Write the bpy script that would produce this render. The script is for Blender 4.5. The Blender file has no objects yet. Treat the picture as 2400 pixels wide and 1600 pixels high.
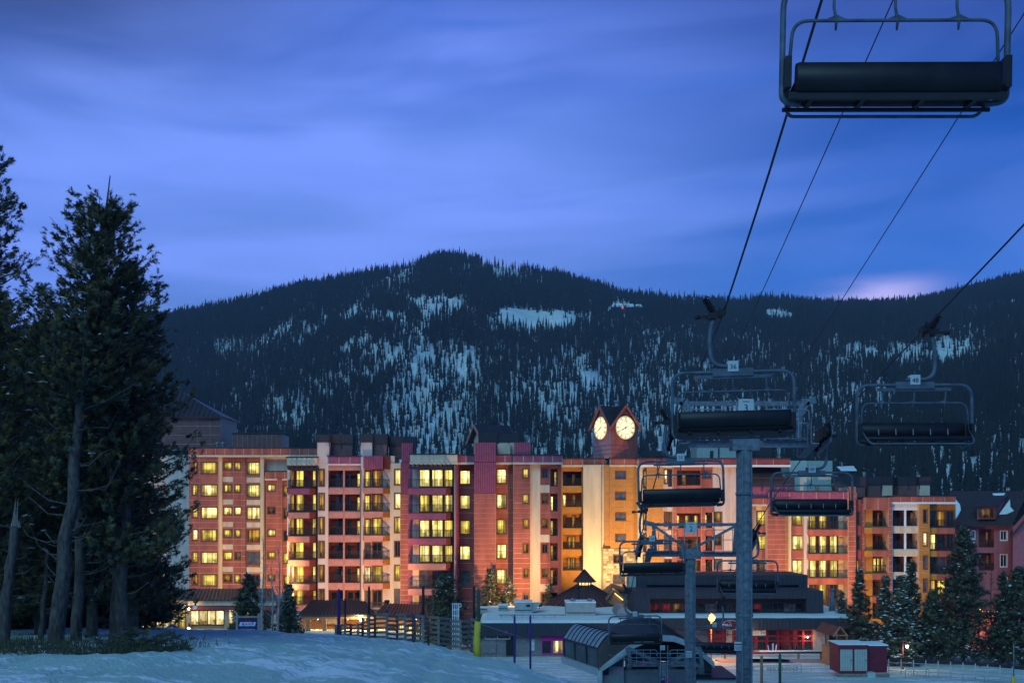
import bpy, math, random
import numpy as np
from mathutils import Vector, Matrix
random.seed(7)
RNG = np.random.default_rng(11)
R = math.radians
SC = bpy.context.scene
COL = SC.collection

# ------------------------------------------------------------------ camera, world, sun, exposure
CZ = 16.0                  # eye height above the village plaza (the camera stands on the ski slope)
F = 2400.0                 # focal length in pixels of the 2400 px wide photograph
UC, VH = 1200.0, 1200.0    # centre column, horizon row
cam_d = bpy.data.cameras.new('camera')
cam_d.sensor_width = 36.0
cam_d.lens = 36.0
cam_d.shift_y = (VH - 800.0) / 2400.0
cam_d.clip_start = 0.2
cam_d.clip_end = 12000.0
cam = bpy.data.objects.new('camera', cam_d)
cam.location = (0, 0, CZ)
cam.rotation_euler = (R(90), 0, 0)
COL.objects.link(cam)
SC.camera = cam

SUN_EL, SUN_ROT = R(4.0), R(150.0)
world = bpy.data.worlds.new('World')
SC.world = world
world.use_nodes = True
wt = world.node_tree
wt.nodes.clear()
def WN(t, **k):
    n = wt.nodes.new(t)
    for a, b in k.items():
        setattr(n, a, b)
    return n
def WL(a, b): wt.links.new(a, b)
def wmath(op, a, b=None, c=None, clamp=False):
    n = WN('ShaderNodeMath', operation=op, use_clamp=clamp)
    for i, x in enumerate((a, b, c)):
        if x is None: continue
        if isinstance(x, (int, float)): n.inputs[i].default_value = x
        else: WL(x, n.inputs[i])
    return n.outputs[0]
def wmix(f, a, b, blend='MIX'):
    n = WN('ShaderNodeMix', data_type='RGBA', blend_type=blend)
    if isinstance(f, (int, float)): n.inputs[0].default_value = f
    else: WL(f, n.inputs[0])
    for i, x in ((6, a), (7, b)):
        if isinstance(x, tuple): n.inputs[i].default_value = (*x, 1)
        else: WL(x, n.inputs[i])
    return n.outputs[2]
def wramp(f, stops):
    n = WN('ShaderNodeValToRGB')
    e = n.color_ramp.elements
    e[0].position = stops[0][0]; e[0].color = (*stops[0][1], 1)
    e[1].position = stops[-1][0]; e[1].color = (*stops[-1][1], 1)
    for p, c in stops[1:-1]:
        q = e.new(p); q.color = (*c, 1)
    WL(f, n.inputs[0])
    return n.outputs[0]
def wsmooth(x, lo, hi):
    n = WN('ShaderNodeMapRange', interpolation_type='SMOOTHSTEP')
    n.inputs[1].default_value = lo; n.inputs[2].default_value = hi
    WL(x, n.inputs[0])
    return n.outputs[0]
tc = WN('ShaderNodeTexCoord')
sx = WN('ShaderNodeSeparateXYZ'); WL(tc.outputs['Generated'], sx.inputs[0])
hx, hy, hz = sx.outputs
hor = wmath('SQRT', wmath('ADD', wmath('MULTIPLY', hx, hx), wmath('MULTIPLY', hy, hy)))
el = wmath('DIVIDE', wmath('ARCTAN2', hz, hor), math.pi / 2)          # 0 horizon .. 1 zenith
az = wmath('ARCTAN2', hx, hy)                                       # radians, 0 ahead, + right
# dusk blue: paler towards the horizon, deeper overhead; long thin clouds drawn out by the exposure
base = wramp(el, [(0.0, (0.075, 0.17, 0.50)), (0.13, (0.080, 0.165, 0.47)), (0.20, (0.066, 0.145, 0.47)), (0.25, (0.040, 0.105, 0.45)),
                  (0.31, (0.018, 0.055, 0.30)), (0.5, (0.017, 0.065, 0.29)), (1.0, (0.016, 0.075, 0.28))])
deep = wramp(el, [(0.0, (0.030, 0.13, 0.50)), (0.14, (0.012, 0.100, 0.44)), (0.20, (0.001, 0.055, 0.31)), (0.29, (0.0005, 0.016, 0.16)), (0.5, (0.006, 0.035, 0.20)), (1.0, (0.016, 0.075, 0.28))])
east = wsmooth(az, -0.08, 0.38)
sky0 = wmix(east, base, deep)
def streak(scale, sx_, sz_, rot, detail, w):
    cb = WN('ShaderNodeCombineXYZ')
    a2 = wmath('ADD', wmath('MULTIPLY', az, sx_), wmath('MULTIPLY', el, rot))
    WL(a2, cb.inputs[0]); WL(wmath('ADD', wmath('MULTIPLY', el, sz_), wmath('MULTIPLY', az, -0.35)), cb.inputs[1]); cb.inputs[2].default_value = w
    n = WN('ShaderNodeTexNoise'); n.inputs['Scale'].default_value = scale; n.inputs['Detail'].default_value = detail
    n.inputs['Roughness'].default_value = 0.45; n.inputs['Distortion'].default_value = 0.5
    WL(cb.outputs[0], n.inputs['Vector'])
    return n.outputs[0]
n1 = streak(2.2, 1.0, 7.0, 0.8, 4.0, 3.1)
n2 = streak(3.6, 0.8, 11.0, 1.6, 5.0, 8.6)
cl = wmath('MULTIPLY', wmath('MULTIPLY', wsmooth(n1, 0.36, 0.62), wmath('SUBTRACT', 1.0, wsmooth(el, 0.24, 0.33))), wmath('SUBTRACT', 1.0, wmath('MULTIPLY', east, 0.72)))
def gauss(x, c, s):
    d = wmath('DIVIDE', wmath('SUBTRACT', x, c), s)
    return wmath('EXPONENT', wmath('MULTIPLY', wmath('MULTIPLY', d, d), -1.0))
veil = wmath('MULTIPLY', gauss(wmath('SUBTRACT', el, wmath('MULTIPLY', az, 0.10)), 0.205, 0.055), gauss(az, -0.10, 0.34))   # thin high cloud sheet
sky0 = wmix(wmath('MULTIPLY', veil, 0.60), sky0, (0.125, 0.225, 0.68))
sky1 = wmix(wmath('MULTIPLY', cl, 0.85), sky0, (0.150, 0.250, 0.76))
sky2 = wmix(wmath('MULTIPLY', wsmooth(n2, 0.46, 0.80), 0.40), sky1, (0.012, 0.085, 0.42))
grey = wmath('MULTIPLY', wsmooth(el, 0.20, 0.31), wsmooth(wmath('MULTIPLY', az, -1.0), 0.10, 0.5))
sky3 = wmix(wmath('MULTIPLY', grey, 0.9), sky2, (0.022, 0.024, 0.055))
# the one low pink cloud over the saddle on the right
pk = wmath('MULTIPLY', gauss(az, 0.345, 0.042), gauss(wmath('SUBTRACT', el, wmath('MULTIPLY', wsmooth(n2, 0.3, 0.7), 0.012)), 0.117, 0.008))
sky4 = wmix(wmath('MULTIPLY', pk, 0.85), sky3, (0.48, 0.43, 0.78))
nish = WN('ShaderNodeTexSky', sky_type='NISHITA', sun_disc=False, sun_elevation=SUN_EL, sun_rotation=SUN_ROT, altitude=2900.0)
sky5 = wmix(1.0, sky4, wmix(1.0, nish.outputs[0], (0.004, 0.006, 0.008), 'MULTIPLY'), 'ADD')
bg = WN('ShaderNodeBackground'); bg.inputs['Strength'].default_value = 1.36
WL(sky5, bg.inputs[0])
wo = WN('ShaderNodeOutputWorld'); WL(bg.outputs[0], wo.inputs[0])

sun_d = bpy.data.lights.new('sun', 'SUN')
sun_d.energy = 1.3
sun_d.angle = R(35)
sun_d.color = (0.34, 0.78, 1.0)        # cold afterglow from the open sky behind the camera
sun = bpy.data.objects.new('sun', sun_d)
sun.rotation_euler = (R(54), 0, R(-20))
COL.objects.link(sun)

vs = SC.view_settings
vs.view_transform = 'Standard'; vs.look = 'None'; vs.exposure = 0.13; vs.gamma = 1.0
SC.render.engine = 'CYCLES'
SC.cycles.use_denoising = True
SC.cycles.max_bounces = 5
SC.cycles.diffuse_bounces = 2
SC.cycles.glossy_bounces = 2
SC.cycles.transparent_max_bounces = 6
SC.cycles.caustics_reflective = False
SC.cycles.caustics_refractive = False
SC.cycles.sample_clamp_indirect = 4.0

# ------------------------------------------------------------------ helpers
def PX(u, Y): return (u - UC) / F * Y
def PZ(v, Y): return CZ + (VH - v) / F * Y
def P(u, v, Y): return Vector((PX(u, Y), Y, PZ(v, Y)))

def tag(o, label=None, cat=None, group=None, kind=None):
    if label: o['label'] = label
    if cat: o['category'] = cat
    if group: o['group'] = group
    if kind: o['kind'] = kind
    return o

def thing(name, loc, label, cat, group=None):
    e = bpy.data.objects.new(name, None)
    e.location = loc
    e.empty_display_size = 0.3
    COL.objects.link(e)
    return tag(e, label, cat, group)

def attach(o, parent):
    """parent o keeping world coordinates (parents are only ever translated when this is used)"""
    o.parent = parent
    off = Vector((0, 0, 0)); q = parent
    while q is not None:
        if q.type == 'EMPTY': off = off + Vector(q.location)
        q = q.parent
    o.matrix_parent_inverse = Matrix.Translation(-off) if parent.type == 'EMPTY' else Matrix.Identity(4)

class MB:
    def __init__(s): s.v = []; s.f = []; s.m = []; s.cm = 0; s.sm = set()
    def quad(s, a, b, c, d):
        n = len(s.v); s.v += [tuple(a), tuple(b), tuple(c), tuple(d)]; s.f.append((n, n+1, n+2, n+3)); s.m.append(s.cm)
    def tri(s, a, b, c):
        n = len(s.v); s.v += [tuple(a), tuple(b), tuple(c)]; s.f.append((n, n+1, n+2)); s.m.append(s.cm)
    def poly(s, pts):
        n = len(s.v); s.v += [tuple(p) for p in pts]; s.f.append(tuple(range(n, n+len(pts)))); s.m.append(s.cm)
    def box(s, x0, x1, y0, y1, z0, z1):
        if x0 > x1: x0, x1 = x1, x0
        if y0 > y1: y0, y1 = y1, y0
        if z0 > z1: z0, z1 = z1, z0
        n = len(s.v)
        s.v += [(x0,y0,z0),(x1,y0,z0),(x1,y1,z0),(x0,y1,z0),(x0,y0,z1),(x1,y0,z1),(x1,y1,z1),(x0,y1,z1)]
        for q in ((0,3,2,1),(4,5,6,7),(0,1,5,4),(1,2,6,5),(2,3,7,6),(3,0,4,7)):
            s.f.append(tuple(n+i for i in q)); s.m.append(s.cm)
    def obox(s, c, ax, ay, az_, hx_, hy_, hz_):
        """oriented box: centre, three unit axes, half sizes"""
        c = Vector(c); ax = Vector(ax)*hx_; ay = Vector(ay)*hy_; az_ = Vector(az_)*hz_
        n = len(s.v)
        for k in (-1, 1):
            for i, j in ((-1,-1),(1,-1),(1,1),(-1,1)):
                s.v.append(tuple(c + ax*i + ay*j + az_*k))
        for q in ((0,3,2,1),(4,5,6,7),(0,1,5,4),(1,2,6,5),(2,3,7,6),(3,0,4,7)):
            s.f.append(tuple(n+i for i in q)); s.m.append(s.cm)
    def bar(s, a, b, w, h=None):
        """square bar between two points"""
        a = Vector(a); b = Vector(b); d = (b-a); L = d.length
        if L < 1e-6: return
        d /= L
        up = Vector((0,0,1)) if abs(d.z) < 0.95 else Vector((0,1,0))
        x = d.cross(up).normalized(); z = x.cross(d).normalized()
        s.obox((a+b)/2, d, x, z, L/2, w/2, (h or w)/2)
    def tube(s, pts, r, n=8, cap=True, closed=False):
        pts = [Vector(p) for p in pts]; m = len(pts)
        rr = r if isinstance(r, (list, tuple)) else [r]*m
        base = len(s.v)
        t0 = None; nx = None
        for i, p in enumerate(pts):
            if closed: t = pts[(i+1) % m] - pts[i-1]
            else: t = pts[min(i+1, m-1)] - pts[max(i-1, 0)]
            t = t.normalized() if t.length > 1e-9 else Vector((0,0,1))
            if nx is None:
                up = Vector((0,0,1)) if abs(t.z) < 0.9 else Vector((0,1,0))
                nx = t.cross(up).normalized()
            else:
                nx = (nx - t*nx.dot(t))
                nx = nx.normalized() if nx.length > 1e-6 else t.orthogonal().normalized()
            ny = t.cross(nx)
            for k in range(n):
                a = 2*math.pi*k/n
                s.v.append(tuple(p + (nx*math.cos(a) + ny*math.sin(a))*rr[i]))
        for i in range(m if closed else m-1):
            j = (i+1) % m
            for k in range(n):
                k2 = (k+1) % n
                s.sm.add(len(s.f))
                s.f.append((base+i*n+k, base+i*n+k2, base+j*n+k2, base+j*n+k)); s.m.append(s.cm)
        if cap and not closed:
            s.f.append(tuple(base+k for k in range(n))[::-1]); s.m.append(s.cm)
            s.f.append(tuple(base+(m-1)*n+k for k in range(n))); s.m.append(s.cm)
    def grid(s, rows, smooth=True):
        """rows of points -> quads"""
        base = len(s.v); nc = len(rows[0])
        for r in rows: s.v += [tuple(p) for p in r]
        for i in range(len(rows)-1):
            for j in range(nc-1):
                if smooth: s.sm.add(len(s.f))
                s.f.append((base+i*nc+j, base+i*nc+j+1, base+(i+1)*nc+j+1, base+(i+1)*nc+j)); s.m.append(s.cm)
    def mesh(s, name):
        me = bpy.data.meshes.new(name)
        me.from_pydata(s.v, [], s.f)
        if any(s.m): me.polygons.foreach_set('material_index', s.m)
        if s.sm:
            fl = np.zeros(len(s.f), dtype=bool); fl[list(s.sm)] = True
            me.polygons.foreach_set('use_smooth', fl)
        return me
    def build(s, name, mats, parent=None, local=False):
        if not s.f: return None
        me = s.mesh(name)
        for m in (mats if isinstance(mats, (list, tuple)) else [mats]): me.materials.append(m)
        return link(name, me, parent, local)

def link(name, me, parent=None, local=False):
    o = bpy.data.objects.new(name, me)
    COL.objects.link(o)
    if parent is not None:
        if local: o.parent = parent
        else: attach(o, parent)
    return o

def tris_mesh(name, V, mat, Fidx=None, smooth=False):
    """fast triangle mesh from an (n,3,3) array"""
    V = np.asarray(V, dtype=np.float32).reshape(-1, 3)
    nt = len(V)//3
    me = bpy.data.meshes.new(name)
    me.vertices.add(len(V)); me.vertices.foreach_set('co', V.ravel())
    me.loops.add(nt*3); me.loops.foreach_set('vertex_index', np.arange(nt*3, dtype=np.int32))
    me.polygons.add(nt)
    me.polygons.foreach_set('loop_start', np.arange(0, nt*3, 3, dtype=np.int32))
    me.update(calc_edges=True)
    for m in (mat if isinstance(mat, (list, tuple)) else [mat]): me.materials.append(m)
    return me

# ------------------------------------------------------------------ materials
def srgb(r, g, b):
    f = lambda c: (c/255/12.92) if c/255 <= 0.04045 else ((c/255+0.055)/1.055)**2.4
    return (f(r), f(g), f(b))
MATS = {}
def mat(name, col, rough=0.7, var=0.12, scale=3.0, bump=0.0, metal=0.0, col2=None, spec=0.3, stretch=None, detail=4.0):
    m = bpy.data.materials.new(name); m.use_nodes = True
    t = m.node_tree; b = t.nodes['Principled BSDF']
    b.inputs['Roughness'].default_value = rough; b.inputs['Metallic'].default_value = metal
    b.inputs['Specular IOR Level'].default_value = spec
    tcn = t.nodes.new('ShaderNodeTexCoord')
    n = t.nodes.new('ShaderNodeTexNoise'); n.inputs['Scale'].default_value = scale; n.inputs['Detail'].default_value = detail
    src = tcn.outputs['Object']
    if stretch:
        mp = t.nodes.new('ShaderNodeMapping'); mp.inputs['Scale'].default_value = stretch
        t.links.new(src, mp.inputs[0]); src = mp.outputs[0]
    t.links.new(src, n.inputs['Vector'])
    r = t.nodes.new('ShaderNodeValToRGB')
    c2 = col2 if col2 else tuple(max(0, c*(1-var*1.6)) for c in col)
    c1 = col if col2 else tuple(min(1, c*(1+var)) for c in col)
    r.color_ramp.elements[0].position = 0.3; r.color_ramp.elements[0].color = (*c2, 1)
    r.color_ramp.elements[1].position = 0.7; r.color_ramp.elements[1].color = (*c1, 1)
    t.links.new(n.outputs[0], r.inputs[0])
    t.links.new(r.outputs[0], b.inputs['Base Color'])
    if bump:
        bp = t.nodes.new('ShaderNodeBump'); bp.inputs['Strength'].default_value = bump; bp.inputs['Distance'].default_value = 0.05
        t.links.new(n.outputs[0], bp.inputs['Height']); t.links.new(bp.outputs[0], b.inputs['Normal'])
    MATS[name] = m
    return m
def emat(name, col, strength, sample=True):
    m = bpy.data.materials.new(name); m.use_nodes = True
    t = m.node_tree; t.nodes.clear()
    e = t.nodes.new('ShaderNodeEmission'); e.inputs[0].default_value = (*col, 1); e.inputs[1].default_value = strength
    o = t.nodes.new('ShaderNodeOutputMaterial'); t.links.new(e.outputs[0], o.inputs[0])
    if not sample: m.cycles.emission_sampling = 'NONE'
    MATS[name] = m
    return m
def room(name, c_hi, c_lo, s_hi, curtain=0.5, dark=0.35):
    """a lit room seen through a window: bright wall, curtain folds at the sides, furniture low down"""
    m = bpy.data.materials.new(name); m.use_nodes = True
    t = m.node_tree; t.nodes.clear()
    L = t.links.new
    def M(op, a, b=None, cl=False):
        n = t.nodes.new('ShaderNodeMath'); n.operation = op; n.use_clamp = cl
        for i, x in enumerate((a, b)):
            if x is None: continue
            if isinstance(x, (int, float)): n.inputs[i].default_value = x
            else: L(x, n.inputs[i])
        return n.outputs[0]
    tcn = t.nodes.new('ShaderNodeTexCoord'); sp = t.nodes.new('ShaderNodeSeparateXYZ'); L(tcn.outputs['Generated'], sp.inputs[0])
    oi = t.nodes.new('ShaderNodeObjectInfo')
    gx, gz = sp.outputs[0], sp.outputs[2]
    # blocks of furniture / pictures / lamps: chequered voronoi in room space, different in each room
    cb = t.nodes.new('ShaderNodeCombineXYZ'); L(M('ADD', M('MULTIPLY', gx, 3.2), M('MULTIPLY', oi.outputs['Random'], 37.0)), cb.inputs[0]); L(M('MULTIPLY', gz, 3.0), cb.inputs[1])
    vo = t.nodes.new('ShaderNodeTexVoronoi'); vo.distance = 'CHEBYCHEV'; vo.inputs['Scale'].default_value = 1.0; vo.inputs['Randomness'].default_value = 0.85; L(cb.outputs[0], vo.inputs['Vector'])
    sc = t.nodes.new('ShaderNodeSeparateColor'); L(vo.outputs['Color'], sc.inputs[0])
    # curtain folds
    w = M('ADD', M('MULTIPLY', M('SINE', M('MULTIPLY', gx, 62.0)), 0.22), 0.78)
    side = M('ABSOLUTE', M('SUBTRACT', gx, 0.5))
    edge = M('ADD', 0.5 - curtain*0.33, M('MULTIPLY', oi.outputs['Random'], 0.16))
    iscur = M('MULTIPLY', M('GREATER_THAN', side, edge), 1.0)
    low = M('MULTIPLY', M('LESS_THAN', gz, M('ADD', 0.16, M('MULTIPLY', sc.outputs[0], 0.30))), M('GREATER_THAN', sc.outputs[1], 0.35))
    tex = M('ADD', 0.72, M('MULTIPLY', sc.outputs[2], 0.42))
    val = M('MULTIPLY', tex, M('SUBTRACT', 1.0, M('MULTIPLY', low, dark)))
    # ceiling lamp glow, brightest around the upper middle
    dx = M('SUBTRACT', gx, M('ADD', 0.3, M('MULTIPLY', oi.outputs['Random'], 0.4))); dz = M('SUBTRACT', gz, 0.62)
    g = M('ADD', 0.72, M('MULTIPLY', M('EXPONENT', M('MULTIPLY', M('ADD', M('MULTIPLY', dx, dx), M('MULTIPLY', dz, dz)), -9.0)), 0.75))
    val = M('MULTIPLY', val, g)
    v1 = t.nodes.new('ShaderNodeTexWhiteNoise'); v1.noise_dimensions = '1D'
    L(M('FLOOR', M('ADD', M('MULTIPLY', gx, M('ADD', 3.0, M('MULTIPLY', oi.outputs['Random'], 4.0))), M('MULTIPLY', oi.outputs['Random'], 91.0))), v1.inputs['W'])
    val = M('MULTIPLY', val, M('ADD', 0.42, M('MULTIPLY', v1.outputs['Value'], 0.95)))
    val = M('MULTIPLY', val, M('ADD', 1.0, M('MULTIPLY', iscur, M('SUBTRACT', M('MULTIPLY', w, 0.8), 1.0))))
    rnd = M('ADD', 0.75, M('MULTIPLY', oi.outputs['Random'], 0.45))
    val = M('MULTIPLY', val, rnd)
    mx = t.nodes.new('ShaderNodeMix'); mx.data_type = 'RGBA'
    mx.inputs[6].default_value = (*c_lo, 1); mx.inputs[7].default_value = (*c_hi, 1)
    L(M('MULTIPLY', val, 0.85, True), mx.inputs[0])
    e = t.nodes.new('ShaderNodeEmission'); L(mx.outputs[2], e.inputs[0]); L(M('MULTIPLY', val, s_hi), e.inputs[1])
    gl = t.nodes.new('ShaderNodeBsdfGlossy'); gl.inputs['Roughness'].default_value = 0.05; gl.inputs[0].default_value = (0.5, 0.5, 0.5, 1)
    fr = t.nodes.new('ShaderNodeFresnel'); fr.inputs[0].default_value = 1.45
    ms = t.nodes.new('ShaderNodeMixShader'); L(fr.outputs[0], ms.inputs[0]); L(e.outputs[0], ms.inputs[1]); L(gl.outputs[0], ms.inputs[2])
    o = t.nodes.new('ShaderNodeOutputMaterial'); L(ms.outputs[0], o.inputs[0])
    m.cycles.emission_sampling = 'NONE'
    MATS[name] = m
    return m

terracotta = mat('terracotta_panel', (0.38, 0.105, 0.072), 0.8, 0.20, 0.9, stretch=(1.2, 1.2, 0.3))
ochre = mat('ochre_panel', (0.48, 0.20, 0.035), 0.8, 0.10, 1.2)
brickred = mat('brick_red_panel', (0.30, 0.060, 0.060), 0.8, 0.12, 1.2)
cream = mat('cream_stucco', (0.66, 0.52, 0.36), 0.9, 0.12, 0.9, 0.1, stretch=(1.5, 1.5, 0.25))
pinkcream = mat('pale_stucco', (0.66, 0.50, 0.42), 0.9, 0.12, 0.9, 0.1, stretch=(1.5, 1.5, 0.25))
peach = mat('peach_fascia', (0.50, 0.21, 0.17), 0.85, 0.10, (2.0))
dusk_red = mat('dusk_tinted_red', (0.30, 0.075, 0.135), 0.85, 0.12, 2.0)  # red cladding with the purple of blue dusk light mixed into its colour
joint = mat('panel_joint', (0.58, 0.40, 0.31), 0.9, 0.05)
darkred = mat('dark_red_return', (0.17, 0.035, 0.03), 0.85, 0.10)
teal = mat('teal_stucco', (0.30, 0.40, 0.36), 0.9, 0.06, 2.0)
chocolate = mat('brown_cladding', (0.17, 0.085, 0.075), 0.85, 0.15, 1.5)
frame_m = mat('window_frame', (0.16, 0.060, 0.038), 0.6, 0.1)
railm = mat('dark_rail_metal', (0.022, 0.018, 0.022), 0.5, 0.1)
screenm = mat('dark_screen', (0.035, 0.032, 0.04), 0.7, 0.15)
roofm = mat('standing_seam_roof', (0.065, 0.055, 0.060), 0.45, 0.15, 1.0, metal=0.3)
seam = mat('roof_seam', (0.025, 0.022, 0.028), 0.6, 0.1)
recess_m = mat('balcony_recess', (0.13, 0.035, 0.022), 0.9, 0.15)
stone_ms = [mat('stone_%s' % n, c, 0.95, 0.2, 5.0, 0.3) for n, c in (('buff', (0.44, 0.34, 0.20)), ('sand', (0.58, 0.47, 0.30)), ('umber', (0.27, 0.20, 0.12)))]
mortar = mat('mortar', (0.40, 0.33, 0.22), 0.95)
snow = mat('snow', (0.82, 0.90, 0.80), 0.85, 0.05, 0.6, 0.0, col2=(0.68, 0.78, 0.72), spec=0.2)
snow_cap = mat('snow_cap', (0.84, 0.90, 0.84), 0.9, 0.04, 2.0)
steel = mat('galvanised_steel', (0.15, 0.185, 0.215), 0.6, 0.22, 6.0, 0.05, metal=0.2)
steel_lt = mat('pale_tube_steel', (0.24, 0.29, 0.31), 0.5, 0.12, 6.0, metal=0.2)
chair_steel = mat('chair_frame_paint', (0.085, 0.115, 0.145), 0.55, 0.25, 5.0, 0.05, metal=0.1)
cable = mat('steel_rope', (0.045, 0.05, 0.06), 0.55, 0.2, 30.0, metal=0.5)
vinyl = mat('black_seat_vinyl', (0.012, 0.012, 0.016), 0.45, 0.25, 3.0, 0.1)
blackm = mat('black_metal', (0.012, 0.013, 0.016), 0.5, 0.2)
plate = mat('number_plate', (0.44, 0.50, 0.50), 0.5, 0.05)
ink = mat('plate_ink', (0.02, 0.03, 0.05), 0.7, 0.05)
darksid = mat('dark_vertical_siding', (0.040, 0.045, 0.060), 0.75, 0.2, 2.0, stretch=(6, 6, 0.5))
glass_dk = mat('dark_window_glass', (0.012, 0.014, 0.022), 0.06, 0.3, 1.2, spec=0.6)
glass_md = mat('dusk_window_glass', (0.09, 0.10, 0.12), 0.10, 0.4, 1.6, spec=0.6)
timber = mat('weathered_timber', (0.26, 0.235, 0.21), 0.9, 0.3, 4.0, 0.2, stretch=(1, 6, 6))
timber_warm = mat('warm_timber', (0.36, 0.18, 0.09), 0.8, 0.2, 4.0, 0.1)
bark = mat('pine_bark', (0.085, 0.072, 0.064), 0.95, 0.4, 6.0, 0.6, stretch=(2, 2, 0.6))
bark_pale = mat('aspen_bark', (0.30, 0.31, 0.30), 0.9, 0.3, 5.0, 0.2)
needle_m = [mat('pine_needles_olive', (0.27, 0.205, 0.065), 0.85, 0.3, 1.2, col2=(0.16, 0.14, 0.06)),
            mat('pine_needles_green', (0.20, 0.22, 0.12), 0.85, 0.3, 1.2, col2=(0.12, 0.15, 0.095)),
            mat('spruce_needles', (0.070, 0.082, 0.048), 0.8, 0.3, 1.5, col2=(0.035, 0.050, 0.032))]
for _m in needle_m:                       # thin needles let some light through
    _t = _m.node_tree; _b = _t.nodes['Principled BSDF']; _tr = _t.nodes.new('ShaderNodeBsdfTranslucent'); _mx = _t.nodes.new('ShaderNodeMixShader'); _mx.inputs[0].default_value = 0.45
    _src = _b.inputs['Base Color'].links[0].from_socket; _t.links.new(_src, _tr.inputs[0]); _t.links.new(_b.outputs[0], _mx.inputs[1]); _t.links.new(_tr.outputs[0], _mx.inputs[2])
    _t.links.new(_mx.outputs[0], [n for n in _t.nodes if n.type == 'OUTPUT_MATERIAL'][0].inputs[0])
redm = mat('red_shopfront', (0.30, 0.018, 0.035), 0.6, 0.12)
yellow = mat('yellow_pad', (0.62, 0.46, 0.05), 0.7, 0.1, 3.0, 0.1)
purple = mat('purple_paint', (0.055, 0.030, 0.20), 0.6, 0.1)
greenp = mat('green_paint', (0.02, 0.09, 0.05), 0.6, 0.1)
shedred = mat('shed_red', (0.17, 0.020, 0.040), 0.75, 0.15, 2.0)
shedwhite = mat('shed_door_white', (0.40, 0.43, 0.39), 0.7, 0.06)
pinkwall = mat('pink_board', (0.34, 0.115, 0.135), 0.85, 0.1, 2.0)
signblue = mat('sign_purple_blue', (0.026, 0.012, 0.085), 0.6, 0.1)
white = mat('white_paint', (0.75, 0.78, 0.78), 0.6, 0.05)
magenta = mat('magenta_flag', (0.55, 0.02, 0.30), 0.7, 0.05)
greywall = mat('grey_block_wall', (0.20, 0.19, 0.20), 0.9, 0.15, 3.0)
stonewall = mat('pinkish_brick', (0.42, 0.29, 0.26), 0.9, 0.15, 3.0)
room_hi = room('lit_room_bright', (1.0, 0.86, 0.30), (0.55, 0.36, 0.03), 1.45, 0.35)
room_y = room('lit_room_yellow', (0.95, 0.72, 0.13), (0.38, 0.22, 0.012), 1.05, 0.6)
room_a = room('lit_room_amber', (0.62, 0.33, 0.04), (0.16, 0.07, 0.008), 0.75, 0.8, 0.5)
room_d = room('lit_room_dim', (0.24, 0.13, 0.035), (0.05, 0.025, 0.015), 0.6, 0.9, 0.5)
room_w = room('lit_shop', (1.0, 0.84, 0.42), (0.55, 0.36, 0.06), 1.2, 0.1, 0.55)
room_r = room('lit_red_room', (0.40, 0.04, 0.06), (0.05, 0.01, 0.02), 0.28, 0.3, 0.7)
clock_m = emat('clock_glass', (1.0, 0.93, 0.58), 1.25)
lamp_w = emat('warm_lamp', (1.0, 0.78, 0.42), 14.0)
lamp_o = emat('orange_lamp', (1.0, 0.42, 0.09), 7.0)
gilt = mat('bronze_numerals', (0.45, 0.28, 0.02), 0.6, 0.1)
PANE = {'h': room_hi, 'y': room_y, 'a': room_a, 'd': room_d, 'k': glass_dk, 'g': glass_md, 'w': room_w, 'r': room_r}
# ------------------------------------------------------------------ terrain
def vnoise(x, y, seed=0):
    """smooth value noise on arrays, -1..1"""
    xi = np.floor(x).astype(np.int64); yi = np.floor(y).astype(np.int64)
    xf = x-xi; yf = y-yi
    xf = xf*xf*(3-2*xf); yf = yf*yf*(3-2*yf)
    def h(a, b):
        n = (a*374761393 + b*668265263 + seed*974711) & 0x7fffffff
        n = ((n ^ (n >> 13))*1274126177) & 0x7fffffff
        return ((n ^ (n >> 16)) & 0xffff)/32767.5-1.0
    return (h(xi, yi)*(1-xf)+h(xi+1, yi)*xf)*(1-yf)+(h(xi, yi+1)*(1-xf)+h(xi+1, yi+1)*xf)*yf
def fbm(x, y, seed=0, oct=4):
    s = 0; a = 0.5; f = 1.0
    for k in range(oct):
        s = s+a*vnoise(x*f, y*f, seed+k*17); a *= 0.5; f *= 2.03
    return s
def sstep(x, a, b):
    t = np.clip((x-a)/(b-a), 0, 1); return t*t*(3-2*t)
SIDE_X = [-60, -14.4, -7.7, -3.8, 0, 3, 8, 15, 40]
SIDE_Z = [0.6, 0, -0.30, -0.65, -1.47, -2.5, -4.4, -5.6, -6.4]
PL_Y = [0, 46, 66, 88, 115, 140, 260, 6000]
PL_Z = [-9, -11, -12.3, -14.0, -15.6, -16.0, -16.0, -16.0]
def ground_rel(X, Y):
    X = np.asarray(X, float); Y = np.asarray(Y, float)
    hill = -1.65-0.0775*Y+np.interp(X, SIDE_X, SIDE_Z)*np.clip(Y/46.0, 0, 1.15)
    pl = np.interp(Y, PL_Y, PL_Z)
    left = np.interp(Y, [46, 66, 88, 100, 122, 140, 260, 6000], [-7.5, -9.2, -11.0, -12.0, -13.8, -15.3, -16.0, -16.0])   # bench the arcade stands on
    wl = sstep(-X, 4, 13); pl = pl*(1-wl)+left*wl
    t = sstep(Y, 44.5, 64.0)
    return hill*(1-t)+pl*t
def gz(x, y): return CZ+float(ground_rel(x, y))
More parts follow.
